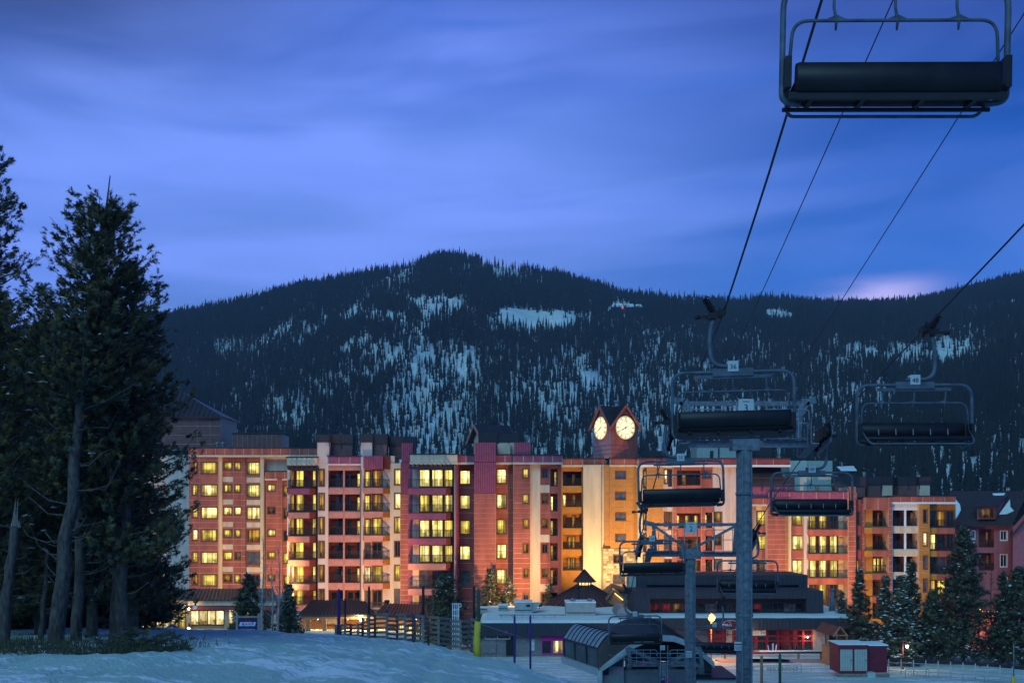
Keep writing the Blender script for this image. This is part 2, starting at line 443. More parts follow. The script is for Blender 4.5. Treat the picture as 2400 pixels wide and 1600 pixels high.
def hill_detail(X, Y):
    near = 1-sstep(Y, 40, 60)
    a = 0.62                       # ski and groomer lines run down to the right
    s_ = X*math.cos(a)+Y*math.sin(a)*0.35; t_ = -X*math.sin(a)+Y*math.cos(a)*0.35
    d = 0.14*fbm(X*0.35, Y*0.16, 3)+0.08*fbm(X*1.4, Y*0.6, 5)+0.04*fbm(X*4.5, Y*2.5, 9, 3)
    d = d+0.08*vnoise(t_*2.2, s_*0.10, 21)+0.05*np.abs(vnoise(t_*6.5, s_*0.22, 23))
    # a few distinct tracks
    for (x0, k, w, dep, c) in ((-9.5, 0.16, 0.16, 0.07, 0.004), (-8.6, 0.15, 0.14, 0.06, 0.004), (-5.2, 0.03, 0.18, 0.08, 0.006),
                               (-3.1, -0.04, 0.15, 0.06, 0.005), (-12.0, 0.22, 0.2, 0.07, 0.002), (-1.9, -0.06, 0.2, 0.07, 0.006)):
        xc = x0+k*(Y-20)+c*(Y-20)**2*0.2
        q = (X-xc)/w
        d = d-dep*np.exp(-q*q)+dep*0.6*np.exp(-((np.abs(q)-1.8)/0.7)**2)
    # wind lip on the left shoulder
    d = d+0.22*np.exp(-((Y-(25+0.55*(X+9)))/2.0)**2)*sstep(X, -17, -11)*(1-sstep(X, -7, -1))
    return d*near
xs = np.unique(np.round(np.concatenate([np.linspace(-1400, -60, 28), np.linspace(-60, -30, 16), np.arange(-30, 14, 0.22), np.linspace(14, 80, 60), np.linspace(80, 1400, 28)]), 3))
ys = np.unique(np.round(np.concatenate([np.linspace(-40, 5, 14), np.arange(5, 56, 0.24), np.linspace(56, 130, 60), np.linspace(130, 520, 24)]), 3))
GX, GY = np.meshgrid(xs, ys)
GZ = CZ+ground_rel(GX, GY)+hill_detail(GX, GY)+0.12*fbm(GX*0.12, GY*0.12, 31)*sstep(GY, 56, 70)
def grid_mesh(name, X, Y, Z, m):
    ny, nx = X.shape
    V = np.stack([X, Y, Z], -1).reshape(-1, 3).astype(np.float32)
    ii, jj = np.meshgrid(np.arange(ny-1), np.arange(nx-1), indexing='ij')
    a = (ii*nx+jj).ravel()
    Q = np.stack([a, a+1, a+nx+1, a+nx], -1).astype(np.int32)
    me = bpy.data.meshes.new(name)
    me.vertices.add(len(V)); me.vertices.foreach_set('co', V.ravel())
    me.loops.add(Q.size); me.loops.foreach_set('vertex_index', Q.ravel())
    me.polygons.add(len(Q)); me.polygons.foreach_set('loop_start', np.arange(0, Q.size, 4, dtype=np.int32))
    me.polygons.foreach_set('use_smooth', np.ones(len(Q), dtype=bool))
    me.update(calc_edges=True); me.materials.append(m)
    return me
# snow: packed base with brighter wind crust in long patches
snow_g = bpy.data.materials.new('ski_slope_snow'); snow_g.use_nodes = True
t = snow_g.node_tree; b = t.nodes['Principled BSDF']
b.inputs['Roughness'].default_value = 0.75; b.inputs['Specular IOR Level'].default_value = 0.25
tcn = t.nodes.new('ShaderNodeTexCoord')
mp = t.nodes.new('ShaderNodeMapping'); mp.inputs['Rotation'].default_value = (0, 0, R(-38)); mp.inputs['Scale'].default_value = (0.22, 0.75, 0.5)
t.links.new(tcn.outputs['Object'], mp.inputs[0])
na = t.nodes.new('ShaderNodeTexNoise'); na.inputs['Scale'].default_value = 0.9; na.inputs['Detail'].default_value = 9.0; na.inputs['Roughness'].default_value = 0.72
t.links.new(mp.outputs[0], na.inputs['Vector'])
nb = t.nodes.new('ShaderNodeTexNoise'); nb.inputs['Scale'].default_value = 9.0; nb.inputs['Detail'].default_value = 6.0
t.links.new(tcn.outputs['Object'], nb.inputs['Vector'])
nf = t.nodes.new('ShaderNodeTexNoise'); nf.inputs['Scale'].default_value = 5.5; nf.inputs['Detail'].default_value = 8.0; nf.inputs['Roughness'].default_value = 0.75
mp2 = t.nodes.new('ShaderNodeMapping'); mp2.inputs['Rotation'].default_value = (0, 0, R(-38)); mp2.inputs['Scale'].default_value = (0.45, 1.0, 0.7)
t.links.new(tcn.outputs['Object'], mp2.inputs[0]); t.links.new(mp2.outputs[0], nf.inputs['Vector'])
sm = t.nodes.new('ShaderNodeMath'); sm.operation = 'MULTIPLY_ADD'; sm.inputs[1].default_value = 0.62
t.links.new(nf.outputs[0], sm.inputs[0]); t.links.new(na.outputs[0], sm.inputs[2])
rp = t.nodes.new('ShaderNodeValToRGB')
rp.color_ramp.elements[0].position = 0.835; rp.color_ramp.elements[0].color = (0.48, 0.64, 0.55, 1)
rp.color_ramp.elements[1].position = 0.885; rp.color_ramp.elements[1].color = (0.96, 0.97, 0.95, 1)
t.links.new(sm.outputs[0], rp.inputs[0]); t.links.new(rp.outputs[0], b.inputs['Base Color'])
ad = t.nodes.new('ShaderNodeMath'); ad.operation = 'ADD'
t.links.new(sm.outputs[0], ad.inputs[0]); t.links.new(nb.outputs[0], ad.inputs[1])
bp = t.nodes.new('ShaderNodeBump'); bp.inputs['Strength'].default_value = 0.55; bp.inputs['Distance'].default_value = 0.12
t.links.new(ad.outputs[0], bp.inputs['Height']); t.links.new(bp.outputs[0], b.inputs['Normal'])
tag(link('snow_ground', grid_mesh('snow_ground', GX, GY, GZ, snow_g)), 'blue dusk snow of the ski slope and village plaza', kind='structure')

# mountain -------------------------------------------------------------
SKY_U = [-1500, -400, 0, 390, 560, 700, 850, 960, 1030, 1150, 1250, 1330, 1420, 1480, 1600, 1700, 1960, 2050, 2130, 2250, 2330, 2400, 2600, 3200, 4200]
SKY_V = [820, 800, 775, 737, 700, 664, 636, 610, 590, 603, 623, 640, 668, 683, 690, 694, 702, 707, 702, 676, 654, 638, 610, 600, 640]
def mtn_rel(u, Y):
    Y0 = np.interp(u, [1700, 2050], [430, 270])
    Yc = 1100+60*vnoise(u/260.0, u*0+0.5, 77)
    zc = (VH-(np.interp(u, SKY_U, SKY_V)+17))/F*Yc
    t_ = np.clip((Y-Y0)/(Yc-Y0), 0, 1)
    z = -16+(zc+16)*(t_**1.02)
    env = np.sin(np.pi*np.clip(t_, 0, 1))
    z = z+env*(16*fbm(u/150.0, Y/170.0, 41, 4)+4.0*fbm(u/40.0, Y/45.0, 47, 3))
    back = np.clip((Y-Yc)/900.0, 0, 1)
    return z-back*back*420-back*60
uu = np.concatenate([np.linspace(-3600, -300, 40), np.linspace(-280, 2680, 260), np.linspace(2700, 6000, 40)])
yy = np.concatenate([np.linspace(262, 1180, 150), np.linspace(1190, 2200, 20)])
MU, MY = np.meshgrid(uu, yy)
MXx = (MU-UC)/F*MY
mtn_m = mat('mountain_snow', (0.80, 0.88, 0.82), 0.9, 0.05, 0.03, col2=(0.55, 0.66, 0.62))
tag(link('mountain', grid_mesh('mountain', MXx, MY, CZ+mtn_rel(MU, MY)+0.05, mtn_m)), 'snow covered mountain behind the village', kind='structure')

# forest on the mountain: one mass of many thousand trees -----------------
proto = bpy.data.collections.new('forest_prototypes')     # not linked to the scene
fol_far = [mat('far_spruce', (0.017, 0.027, 0.024), 0.9, 0.25, 0.4), mat('far_pine', (0.026, 0.034, 0.026), 0.9, 0.25, 0.4), mat('far_bare_trunk', (0.085, 0.088, 0.085), 0.9, 0.3, 0.4)]
def far_tree(kind, seed):
    rr = random.Random(seed); b = MB()
    H = 1.0
    if kind < 3:                                            # 0 spruce to the ground, 1 lodgepole with bare foot, 2 thin spire
        z0 = (0.06, 0.42, 0.22)[kind]; w = (0.135, 0.10, 0.065)[kind]; tiers = (9, 7, 8)[kind]
        b.cm = 1; b.tube([(0, 0, 0), (0, 0, 0.97)], [0.011, 0.003], 4, False); b.cm = 0
        for k in range(tiers):
            f = k/tiers; zb = z0+(1-z0)*f*0.98; zt = min(1.0, zb+(1-z0)/tiers*1.9)
            rad = w*(1-f)**0.85*rr.uniform(0.7, 1.25)+0.012
            n = 7; off = rr.random()*6
            cx, cy = rr.uniform(-.012, .012), rr.uniform(-.012, .012)
            ring = []
            for j in range(n*2):
                a = off+math.pi*j/n; q = rad*(rr.uniform(0.75, 1.25) if j % 2 == 0 else rr.uniform(0.3, 0.5))
                ring.append((cx+q*math.cos(a), cy+q*math.sin(a), zb-(0.025 if j % 2 == 0 else -0.02)))
            for j in range(n*2): b.tri(ring[j], ring[(j+1) % (n*2)], (0, 0, zt))
        return b.mesh('far_tree'), [fol_far[0 if kind != 1 else 1], fol_far[2]]
    b.cm = 0                                                # bare aspen / dead trunk
    b.tube([(0, 0, 0), (rr.uniform(-.02, .02), 0, .5), (rr.uniform(-.03, .03), 0, 1)], [0.010, 0.007, 0.002], 4, False)
    for k in range(16):
        z = rr.uniform(0.3, 0.95); a = rr.random()*6.28; l = rr.uniform(0.05, 0.13)*(1.15-z)
        b.tube([(0, 0, z), (l*math.cos(a), l*math.sin(a), z+l*1.1)], [0.0035, 0.0012], 3, False)
    return b.mesh('far_tree'), [fol_far[2]]
for i, k in enumerate((0, 0, 1, 1, 2, 3, 3)):
    me, ms = far_tree(k, 50+i)
    for m_ in ms: me.materials.append(m_)
    o = bpy.data.objects.new('far_tree_%02d' % i, me); proto.objects.link(o)
# clearings in the woods, as found on the slope (u, v, half width, half height, strength)
CLEAR = [(900, 738, 62, 14, 1.0), (1010, 716, 62, 20, 0.9), (1200, 742, 60, 24, 1.0), (1300, 742, 95, 18, 1.0), (965, 775, 45, 36, 0.75), (1085, 632, 60, 9, 0.7),
         (690, 782, 75, 14, 0.72), (860, 800, 50, 40, 0.45), (1185, 618, 50, 10, 0.8), (990, 832, 30, 14, 1.0), (1470, 722, 44, 11, 1.0), (1825, 735, 45, 10, 1.0),
         (1215, 640, 60, 8, 0.5), (1060, 735, 60, 22, 0.55), (1130, 690, 50, 12, 0.3), (1640, 880, 60, 26, 0.45), (2250, 810, 80, 45, 0.4), (1350, 905, 80, 40, 0.35)]
NT = 150000
pu = RNG.uniform(-130, 2530, NT)
pY = np.sqrt(RNG.uniform(265**2, 1215**2, NT))
okp = pY > np.interp(pu, [1700, 2050], [420, 290])
pu, pY = pu[okp], pY[okp]
pz = mtn_rel(pu, pY)
pv = VH-F*pz/pY
crest = 1100+60*vnoise(pu/260.0, pu*0+0.5, 77)
tt = (pY-430)/(crest-430)
pX = (pu-UC)/F*pY
patch = fbm(pX/60.0, pY/90.0, 61, 4)
strk = fbm(pX/16.0, pY/70.0, 67, 3)
dens = (0.62+0.18*sstep(tt, 0.42, 0.80))*(1+0.50*np.clip(patch*2, -1, 1)+0.45*np.clip(strk*2, -1, 1))
dens = np.where((pu < 900) & (pv > 760), dens+0.30, dens)
nearwood = sstep(pu, 1900, 2060)*sstep(pv, 930, 1000)
dens = dens*(1-0.6*nearwood)+nearwood*0.16
dens = np.clip(dens, 0.12, 1.0)
for (cu, cv, du, dv, st) in CLEAR:
    q = ((pu-cu)/du)**2+((pv-(cv+9))/(dv+8))**2
    edge = 1-sstep(q+1.3*strk, 0.6, 1.5)
    dens = dens*(1-edge*st*0.95)
keep = RNG.random(len(pu)) < dens
pu, pY, pX, pz, tt, pv, nearwood, patch = (a[keep] for a in (pu, pY, pX, pz, tt, pv, nearwood, patch))
n = len(pu)
hgt = RNG.uniform(8.0, 15.5, n)*(0.85+0.25*patch)
hgt = hgt*np.where(RNG.random(n) < 0.1, 1.25, 1.0)
kindv = RNG.integers(0, 5, n)
bare = RNG.random(n) < np.where((pv > 800) & (nearwood < 0.3), 0.40, 0.12)
kindv = np.where(bare, RNG.integers(5, 7, n), kindv)
kindv = np.where(nearwood > 0.4, RNG.integers(0, 5, n), kindv)
fm = bpy.data.meshes.new('forest')
fm.vertices.add(n); fm.vertices.foreach_set('co', np.stack([pX, pY, pz+CZ-0.3], -1).astype(np.float32).ravel())
wd = RNG.uniform(0.6, 1.0, n)
for nm, arr in (('tree_h', hgt), ('tree_w', hgt*wd), ('tree_rot', RNG.uniform(0, 6.28, n))):
    at = fm.attributes.new(nm, 'FLOAT', 'POINT'); at.data.foreach_set('value', arr.astype(np.float32))
at = fm.attributes.new('tree_kind', 'INT', 'POINT'); at.data.foreach_set('value', kindv.astype(np.int32))
forest = tag(link('forest', fm), 'dark conifer forest covering the mountain', kind='stuff')
ng = bpy.data.node_groups.new('forest_nodes', 'GeometryNodeTree')
ng.interface.new_socket('Geometry', in_out='INPUT', socket_type='NodeSocketGeometry')
ng.interface.new_socket('Geometry', in_out='OUTPUT', socket_type='NodeSocketGeometry')
gi = ng.nodes.new('NodeGroupInput'); go = ng.nodes.new('NodeGroupOutput')
iop = ng.nodes.new('GeometryNodeInstanceOnPoints')
ci = ng.nodes.new('GeometryNodeCollectionInfo'); ci.inputs['Collection'].default_value = proto
ci.inputs['Separate Children'].default_value = True; ci.inputs['Reset Children'].default_value = True
iop.inputs['Pick Instance'].default_value = True
def nattr(nm, ty):
    a = ng.nodes.new('GeometryNodeInputNamedAttribute'); a.data_type = ty; a.inputs['Name'].default_value = nm
    return a.outputs['Attribute']
cs = ng.nodes.new('ShaderNodeCombineXYZ'); w_ = nattr('tree_w', 'FLOAT')
ng.links.new(w_, cs.inputs[0]); ng.links.new(w_, cs.inputs[1]); ng.links.new(nattr('tree_h', 'FLOAT'), cs.inputs[2])
cr = ng.nodes.new('ShaderNodeCombineXYZ'); ng.links.new(nattr('tree_rot', 'FLOAT'), cr.inputs[2])
ng.links.new(gi.outputs[0], iop.inputs['Points']); ng.links.new(ci.outputs[0], iop.inputs['Instance'])
ng.links.new(nattr('tree_kind', 'INT'), iop.inputs['Instance Index'])
ng.links.new(cs.outputs[0], iop.inputs['Scale']); ng.links.new(cr.outputs[0], iop.inputs['Rotation'])
ng.links.new(iop.outputs[0], go.inputs[0])
md = forest.modifiers.new('forest', 'NODES'); md.node_group = ng
print('forest trees', n)
# ------------------------------------------------------------------ building kit (coordinates are read off the photograph on a facade at distance Y)
class Bld:
    def __init__(s, name, label, cat, Y, u0, u1, base_z=0.2, group=None):
        s.Y = Y; s.base = base_z
        s.root = thing(name, (PX((u0+u1)/2, Y), Y, base_z), label, cat, group)
    def X(s, u, dy=0): return PX(u, s.Y+dy)
    def Z(s, v, dy=0): return PZ(v, s.Y+dy)
    def box(s, name, u0, u1, v0, v1, dy0, dy1, m):
        b = MB(); b.box(s.X(u0, dy0), s.X(u1, dy0), s.Y+dy0, s.Y+dy1, s.Z(v1, dy0), s.Z(v0, dy0))
        return b.build(name, m, s.root)
    def strip(s, u0, u1, v0, v1, m, dy=0.0, ops=(), bands=0, back=8.0, pm=None, vj=(), name='wall', rev=0.22):
        """one vertical strip of facade, front at Y+dy, with real openings; bands>0 clads it with separate panels"""
        y = s.Y+dy; X = lambda u: PX(u, y); Z = lambda v: PZ(v, y)
        us = sorted({u0, u1, *[o[0] for o in ops], *[o[1] for o in ops]}); vsn = sorted({v0, v1, *[o[2] for o in ops], *[o[3] for o in ops]})
        us = [q for q in us if u0-1e-6 <= q <= u1+1e-6]; vsn = [q for q in vsn if v0-1e-6 <= q <= v1+1e-6]
        b = MB()
        for i in range(len(us)-1):
            j = 0
            while j < len(vsn)-1:
                uc = (us[i]+us[i+1])/2
                def hole(k):
                    vc = (vsn[k]+vsn[k+1])/2
                    return any(o[0] < uc < o[1] and o[2] < vc < o[3] for o in ops)
                if hole(j): j += 1; continue
                k = j
                while k+1 < len(vsn)-1 and not hole(k+1): k += 1
                b.quad((X(us[i]), y, Z(vsn[k+1])), (X(us[i+1]), y, Z(vsn[k+1])), (X(us[i+1]), y, Z(vsn[j])), (X(us[i]), y, Z(vsn[j])))
                j = k+1
        yb = y+back
        b.quad((X(u0), yb, Z(v1)), (X(u0), y, Z(v1)), (X(u0), y, Z(v0)), (X(u0), yb, Z(v0)))
        b.quad((X(u1), y, Z(v1)), (X(u1), yb, Z(v1)), (X(u1), yb, Z(v0)), (X(u1), y, Z(v0)))
        b.quad((X(u0), y, Z(v0)), (X(u1), y, Z(v0)), (X(u1), yb, Z(v0)), (X(u0), yb, Z(v0)))
        for o in ops:
            a, c, p, q = X(o[0]), X(o[1]), Z(o[3]), Z(o[2]); d = (o[5] if len(o) > 5 and o[5] else rev); ye = y+d
            b.quad((a, y, p), (a, ye, p), (a, ye, q), (a, y, q)); b.quad((c, ye, p), (c, y, p), (c, y, q), (c, ye, q))
            b.quad((a, y, p), (c, y, p), (c, ye, p), (a, ye, p)); b.quad((a, ye, q), (c, ye, q), (c, y, q), (a, y, q))
        w = b.build(name, joint if bands else m, s.root)
        if bands:
            rows = []; v = v0
            while v < v1-0.5: rows.append((v, min(v+bands, v1))); v += bands
            gap = 0.036
            for (va, vb) in rows:
                segs = [(u0, u1)]
                for cut in vj:
                    segs = [z for (a, c) in segs for z in (((a, cut), (cut, c)) if a < cut < c else ((a, c),))]
                parts = []
                for (a, c) in segs:
                    cuts = sorted({va, vb, *[q for o in ops for q in (o[2], o[3]) if va < q < vb and o[1] > a and o[0] < c]})
                    for k in range(len(cuts)-1):
                        vc = (cuts[k]+cuts[k+1])/2
                        free = [(a, c)]
                        for o in ops:
                            if o[2]-1 < vc < o[3]+1:
                                nf = []
                                for (p, q) in free:
                                    if o[1] <= p or o[0] >= q: nf.append((p, q)); continue
                                    if o[0]-p > 1.0: nf.append((p, o[0]-0.6))
                                    if q-o[1] > 1.0: nf.append((o[1]+0.6, q))
                                free = nf
                        for (p, q) in free: parts.append((p, q, cuts[k], cuts[k+1]))
                for (p, q, ra, rb) in parts:
                    x0, x1, z0, z1 = X(p)+0.03, X(q)-0.03, Z(rb)+(gap if rb == vb else 0), Z(ra)-(gap if ra == va else 0)
                    if x1-x0 < 0.12 or z1-z0 < 0.05: continue
                    e = MB(); e.box(x0, x1, y-0.05, y-0.003, z0, z1)
                    e.build('panel', pm or m, w)
        return w
    def window(s, u0, u1, v0, v1, lit='y', dy=0.0, nx=2, ny=1, rev=0.2, trim=True, fm=None):
        y = s.Y+dy; x0, x1, z0, z1 = PX(u0, y), PX(u1, y), PZ(v1, y), PZ(v0, y)
        f = 0.075; b = MB(); ya, yb = y+rev-0.12, y+rev-0.02
        b.box(x0, x0+f, ya, yb, z0, z1); b.box(x1-f, x1, ya, yb, z0, z1)
        b.box(x0+f, x1-f, ya, yb, z0, z0+f); b.box(x0+f, x1-f, ya, yb, z1-f, z1)
        for k in range(1, nx):
            xm = x0+(x1-x0)*k/nx; b.box(xm-0.03, xm+0.03, ya+0.01, yb, z0+f, z1-f)
        for k in range(1, ny):
            zm = z0+(z1-z0)*k/ny; b.box(x0+f, x1-f, ya+0.02, yb, zm-0.03, zm+0.03)
        if trim:
            t_ = 0.10; b.box(x0-t_, x1+t_, y-0.085, y-0.002, z0-t_*1.3, z0-0.003); b.box(x0-t_, x1+t_, y-0.07, y-0.002, z1+0.003, z1+t_)
            b.box(x0-t_, x0-0.003, y-0.07, y-0.002, z0-0.002, z1+0.002); b.box(x1+0.003, x1+t_, y-0.07, y-0.002, z0-0.002, z1+0.002)
        w = b.build('window', fm or frame_m, s.root)
        p = MB(); p.quad((x0+0.01, y+rev-0.05, z0+0.01), (x1-0.01, y+rev-0.05, z0+0.01), (x1-0.01, y+rev-0.05, z1-0.01), (x0+0.01, y+rev-0.05, z1-0.01))
        p.build('pane', PANE[lit], w)
        return w
    def rail(s, parent, pts, h=1.05, step=0.13, m=None):
        """balcony railing along a polyline of floor points"""
        b = MB()
        for a, c in zip(pts[:-1], pts[1:]):
            a = Vector(a); c = Vector(c); L = (c-a).length
            if L < 0.05: continue
            up = Vector((0, 0, 1))
            b.bar(a+up*h, c+up*h, 0.08, 0.07); b.bar(a+up*0.1, c+up*0.1, 0.04, 0.04); b.bar(a+up*(h-0.16), c+up*(h-0.16), 0.03, 0.03)
            n = max(2, int(L/step))
            for k in range(n+1):
                q = a+(c-a)*(k/n); b.bar(q+up*0.1, q+up*(h-0.02), 0.03 if k % 8 else 0.06)
        return b.build('railing', m or railm, parent)
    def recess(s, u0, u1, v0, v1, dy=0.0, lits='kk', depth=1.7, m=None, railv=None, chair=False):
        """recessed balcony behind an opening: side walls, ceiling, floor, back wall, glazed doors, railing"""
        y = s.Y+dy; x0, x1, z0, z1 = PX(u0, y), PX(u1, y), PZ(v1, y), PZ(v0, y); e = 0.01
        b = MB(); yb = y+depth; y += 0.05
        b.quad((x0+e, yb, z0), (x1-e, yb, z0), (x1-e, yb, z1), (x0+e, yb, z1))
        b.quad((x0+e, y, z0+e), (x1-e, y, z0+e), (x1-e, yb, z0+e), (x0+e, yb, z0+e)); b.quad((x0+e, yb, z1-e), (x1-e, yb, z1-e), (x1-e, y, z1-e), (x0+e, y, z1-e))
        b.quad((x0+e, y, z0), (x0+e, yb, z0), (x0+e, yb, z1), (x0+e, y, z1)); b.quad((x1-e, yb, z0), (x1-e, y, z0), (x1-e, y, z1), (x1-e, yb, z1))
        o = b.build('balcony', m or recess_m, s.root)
        n = len(lits); W = x1-x0
        for k, c in enumerate(lits):
            if c == '.': continue
            a, d = x0+W*k/n+0.06, x0+W*(k+1)/n-0.06; zt = z0+min(2.25, (z1-z0)*0.86)
            f = MB(); ye = yb-0.06
            f.box(a, a+0.06, ye-0.05, ye, z0+0.02, zt); f.box(d-0.06, d, ye-0.05, ye, z0+0.02, zt); f.box(a+0.06, d-0.06, ye-0.05, ye, zt-0.07, zt); f.box(a+0.06, d-0.06, ye-0.05, ye, z0+0.02, z0+0.12)
            f.build('door_frame', frame_m, o)
            p = MB(); p.quad((a, ye+0.01, z0+0.03), (d, ye+0.01, z0+0.03), (d, ye+0.01, zt), (a, ye+0.01, zt)); p.build('pane', PANE[c], o)
        s.rail(o, [(x0+0.02, y+0.06, z0), (x1-0.02, y+0.06, z0)])
        return o
    def balcony(s, u0, u1, ur, vt, vb, proj=1.5, dy=0.0, m=peach, mr=darkred, ul=None, h=1.05):
        """projecting balcony: deep fascia front u0..u1 (px at the front plane), splayed return to ur at the wall, floor at vt"""
        yf = s.Y+dy-proj; yw = s.Y+dy-0.002; z0, z1 = PZ(vb, yf), PZ(vt, yf)
        A = Vector((PX(u0, yf), yf, 0)); B = Vector((PX(u1, yf), yf, 0)); C = Vector((PX(ur, yw), yw, 0)); D = Vector((PX(ul if ul is not None else u0, yw), yw, 0))
        b = MB(); U = lambda p, z: (p.x, p.y, z)
        b.quad(U(A, z0), U(B, z0), U(B, z1), U(A, z1)); b.quad(U(D, z0), U(A, z0), U(A, z1), U(D, z1))
        b.poly([U(A, z1), U(B, z1), U(C, z1), U(D, z1)]); b.poly([U(D, z0), U(C, z0), U(B, z0), U(A, z0)])
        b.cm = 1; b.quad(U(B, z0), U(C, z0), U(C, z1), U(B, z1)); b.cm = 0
        b.cm = 2
        n_ = (C-B).normalized()
        b.bar(U(A, z1+0.03), U(B, z1+0.03), 0.12, 0.07); b.bar(U(B, z1+0.035), U(C, z1+0.035), 0.12, 0.07)
        o = b.build('balcony', [m, mr, screenm], s.root)
        ins = 0.06
        s.rail(o, [(D.x+ins, D.y-0.03, z1+0.06), (A.x+ins, A.y+ins, z1+0.06), (B.x-ins*0.5, B.y+ins, z1+0.06), (C.x-ins, C.y-0.05, z1+0.06)], h)
        return o
    def parapet(s, u0, u1, v0, v1, m, dy=-0.25, step=22, cap=True, joints=True, back=1.2, under=None):
        y = s.Y+dy; w = MB(); w.box(PX(u0, y), PX(u1, y), y, y+back, PZ(v1, y), PZ(v0, y)); o = w.build('parapet', joint if joints else m, s.root)
        if joints:
            n = max(1, round((u1-u0)/step))
            for k in range(n):
                a, c = u0+(u1-u0)*k/n, u0+(u1-u0)*(k+1)/n
                e = MB(); e.box(PX(a, y)+0.05, PX(c, y)-0.05, y-0.05, y-0.003, PZ(v1, y)+0.02, PZ(v0, y)-0.02); e.build('panel', m, o)
        if cap:
            e = MB(); e.box(PX(u0, y)-0.12, PX(u1, y)+0.12, y-0.16, y+back+0.1, PZ(v0, y)+0.003, PZ(v0, y)+0.14); e.build('coping', screenm, o)
        if under:
            e = MB(); e.box(PX(u0, y)-0.05, PX(u1, y)+0.05, y-0.10, y+back, PZ(v1, y)-0.26, PZ(v1, y)-0.003); e.build('band', under, o)
        return o
    def siding(s, u0, u1, v0, v1, m, dy, n, back=2.0, name='wall'):
        """vertical board siding: backing plus separate boards"""
        y = s.Y+dy; b = MB(); b.box(PX(u0, y), PX(u1, y), y, y+back, PZ(v1, y), PZ(v0, y)); w = b.build(name, darkred if m is dusk_red else m, s.root)
        for k in range(n):
            a, c = u0+(u1-u0)*k/n, u0+(u1-u0)*(k+1)/n
            e = MB(); e.box(PX(a, y)+0.035, PX(c, y)-0.035, y-0.05, y-0.003, PZ(v1, y)+0.01, PZ(v0, y)-0.01); e.build('board', m, w)
        return w
    def chimney(s, u0, u1, vtop, vscr, vbot, m, dy=1.5, dep=2.2):
        """rooftop flue enclosure: stucco box with a dark mesh screen on legs round its top"""
        y = s.Y+dy; x0, x1 = PX(u0, y), PX(u1, y); b = MB(); b.box(x0+0.12, x1-0.12, y+0.12, y+dep-0.12, PZ(vbot, y), PZ(vscr, y)+0.5)
        o = b.build('flue_box', m, s.root)
        e = MB(); z0, z1 = PZ(vscr, y), PZ(vtop, y)
        for (a, c, p, q) in ((x0, x1, y, y+0.05), (x0, x1, y+dep-0.05, y+dep), (x0, x0+0.05, y+0.05, y+dep-0.05), (x1-0.05, x1, y+0.05, y+dep-0.05)): e.box(a, c, p, q, z0, z1)
        n = max(1, int((x1-x0)/1.3))
        for k in range(n+1):
            xx = x0+(x1-x0-0.1)*k/n; e.box(xx, xx+0.1, y-0.10, y-0.003, z0-0.6, z1+0.05)
        e.build('screen', screenm, o)
        return o
    def pergola(s, u0, u1, v0, v1, dy=-1.5, n=7):
        y = s.Y+dy; x0, x1, z0, z1 = PX(u0, y), PX(u1, y), PZ(v1, y), PZ(v0, y); b = MB()
        b.box(x0, x1, y, y+0.15, z0, (z0+z1)/2); b.box(x0, x1, y+1.1, y+1.25, z0, (z0+z1)/2)
        for k in range(n):
            xx = x0+0.1+(x1-x0-0.3)*k/(n-1); b.box(xx, xx+0.1, y-0.3, y+1.6, (z0+z1)/2+0.002, z1)
        return b.build('pergola', screenm, s.root)

def rows(v, step, n): return [v+step*k for k in range(n)]

# ------------------------------------------------------------------ left wing of the hotel
A = Bld('hotel_wing', 'far left hotel wing with yellow windows and brown hip-roofed penthouse, behind the pines', 'building', 148, 405, 675)
ga = 1500
A.strip(330, 443, 1066, ga, pinkcream, dy=3.5)
ops = []
vr = rows(1083, 52.6, 6)
for k, v in enumerate(vr): ops += [(451, 463, v, v+24), (472, 509, v, v+26)]
A.strip(443, 511, 1066, ga, terracotta, dy=-0.6, ops=ops, bands=13.15, vj=(467,))
for k, v in enumerate(vr):
    A.window(451, 463, v, v+24, 'ayyhya'[k], -0.6, 1, 2); A.window(472, 509, v, v+26, 'yhhyhy'[k], -0.6, 3)
A.strip(511, 520, 1066, ga, cream, dy=-0.3)
ops = []
for k, v in enumerate(vr): ops += [(524, 543, v, v+17), (550, 564, v, v+17)]
A.strip(520, 578, 1066, ga, terracotta, dy=0.2, ops=ops, bands=13.15, vj=(547, 566))
for k, v in enumerate(vr):
    A.window(524, 543, v, v+17, 'yyhyya'[k], 0.2, 2); A.window(550, 564, v, v+17, 'yyhydy'[k], 0.2, 2)
    A.box('spandrel', 521, 546, v+34, v+46, 0.08, 0.18, cream)
ops = [(579, 609, v, v+28) for v in vr]
A.strip(578, 610, 1066, ga, terracotta, dy=-0.2, ops=ops, bands=13.15)
for k, v in enumerate(vr):
    A.window(579, 609, v, v+28, 'hhhagk'[k], -0.2, 3)
    A.box('spandrel', 578, 610, v+35, v+47, -0.36, -0.26, cream)
A.strip(610, 618, 1066, ga, cream, dy=-0.5)
A.strip(618, 760, 1066, ga, cream, dy=0.6)
ops = [(627, 645, v, v+15) for v in vr[1:]]
A.strip(623, 650, 1121, ga, terracotta, dy=-0.4, ops=ops, bands=13.15, back=1.0)
for k, v in enumerate(vr[1:]): A.window(627, 645, v, v+15, 'hdhya'[k], -0.4, 2)
A.strip(650, 661, 1121, ga, terracotta, dy=-0.9, bands=13.15, back=1.4)
ops = [(664, 676, v+2, v+26) for v in vr[1:]]
A.strip(661, 680, 1121, ga, terracotta, dy=-0.4, ops=ops, bands=26.3, back=1.0)
for k, v in enumerate(vr[1:]): A.window(664, 676, v+2, v+26, 'adkya'[k], -0.4, 1)
A.parapet(622, 690, 1105, 1121, terracotta, dy=-0.8, under=cream, back=1.4)
A.parapet(440, 745, 1050, 1066, terracotta, dy=-0.9, under=cream, back=4)
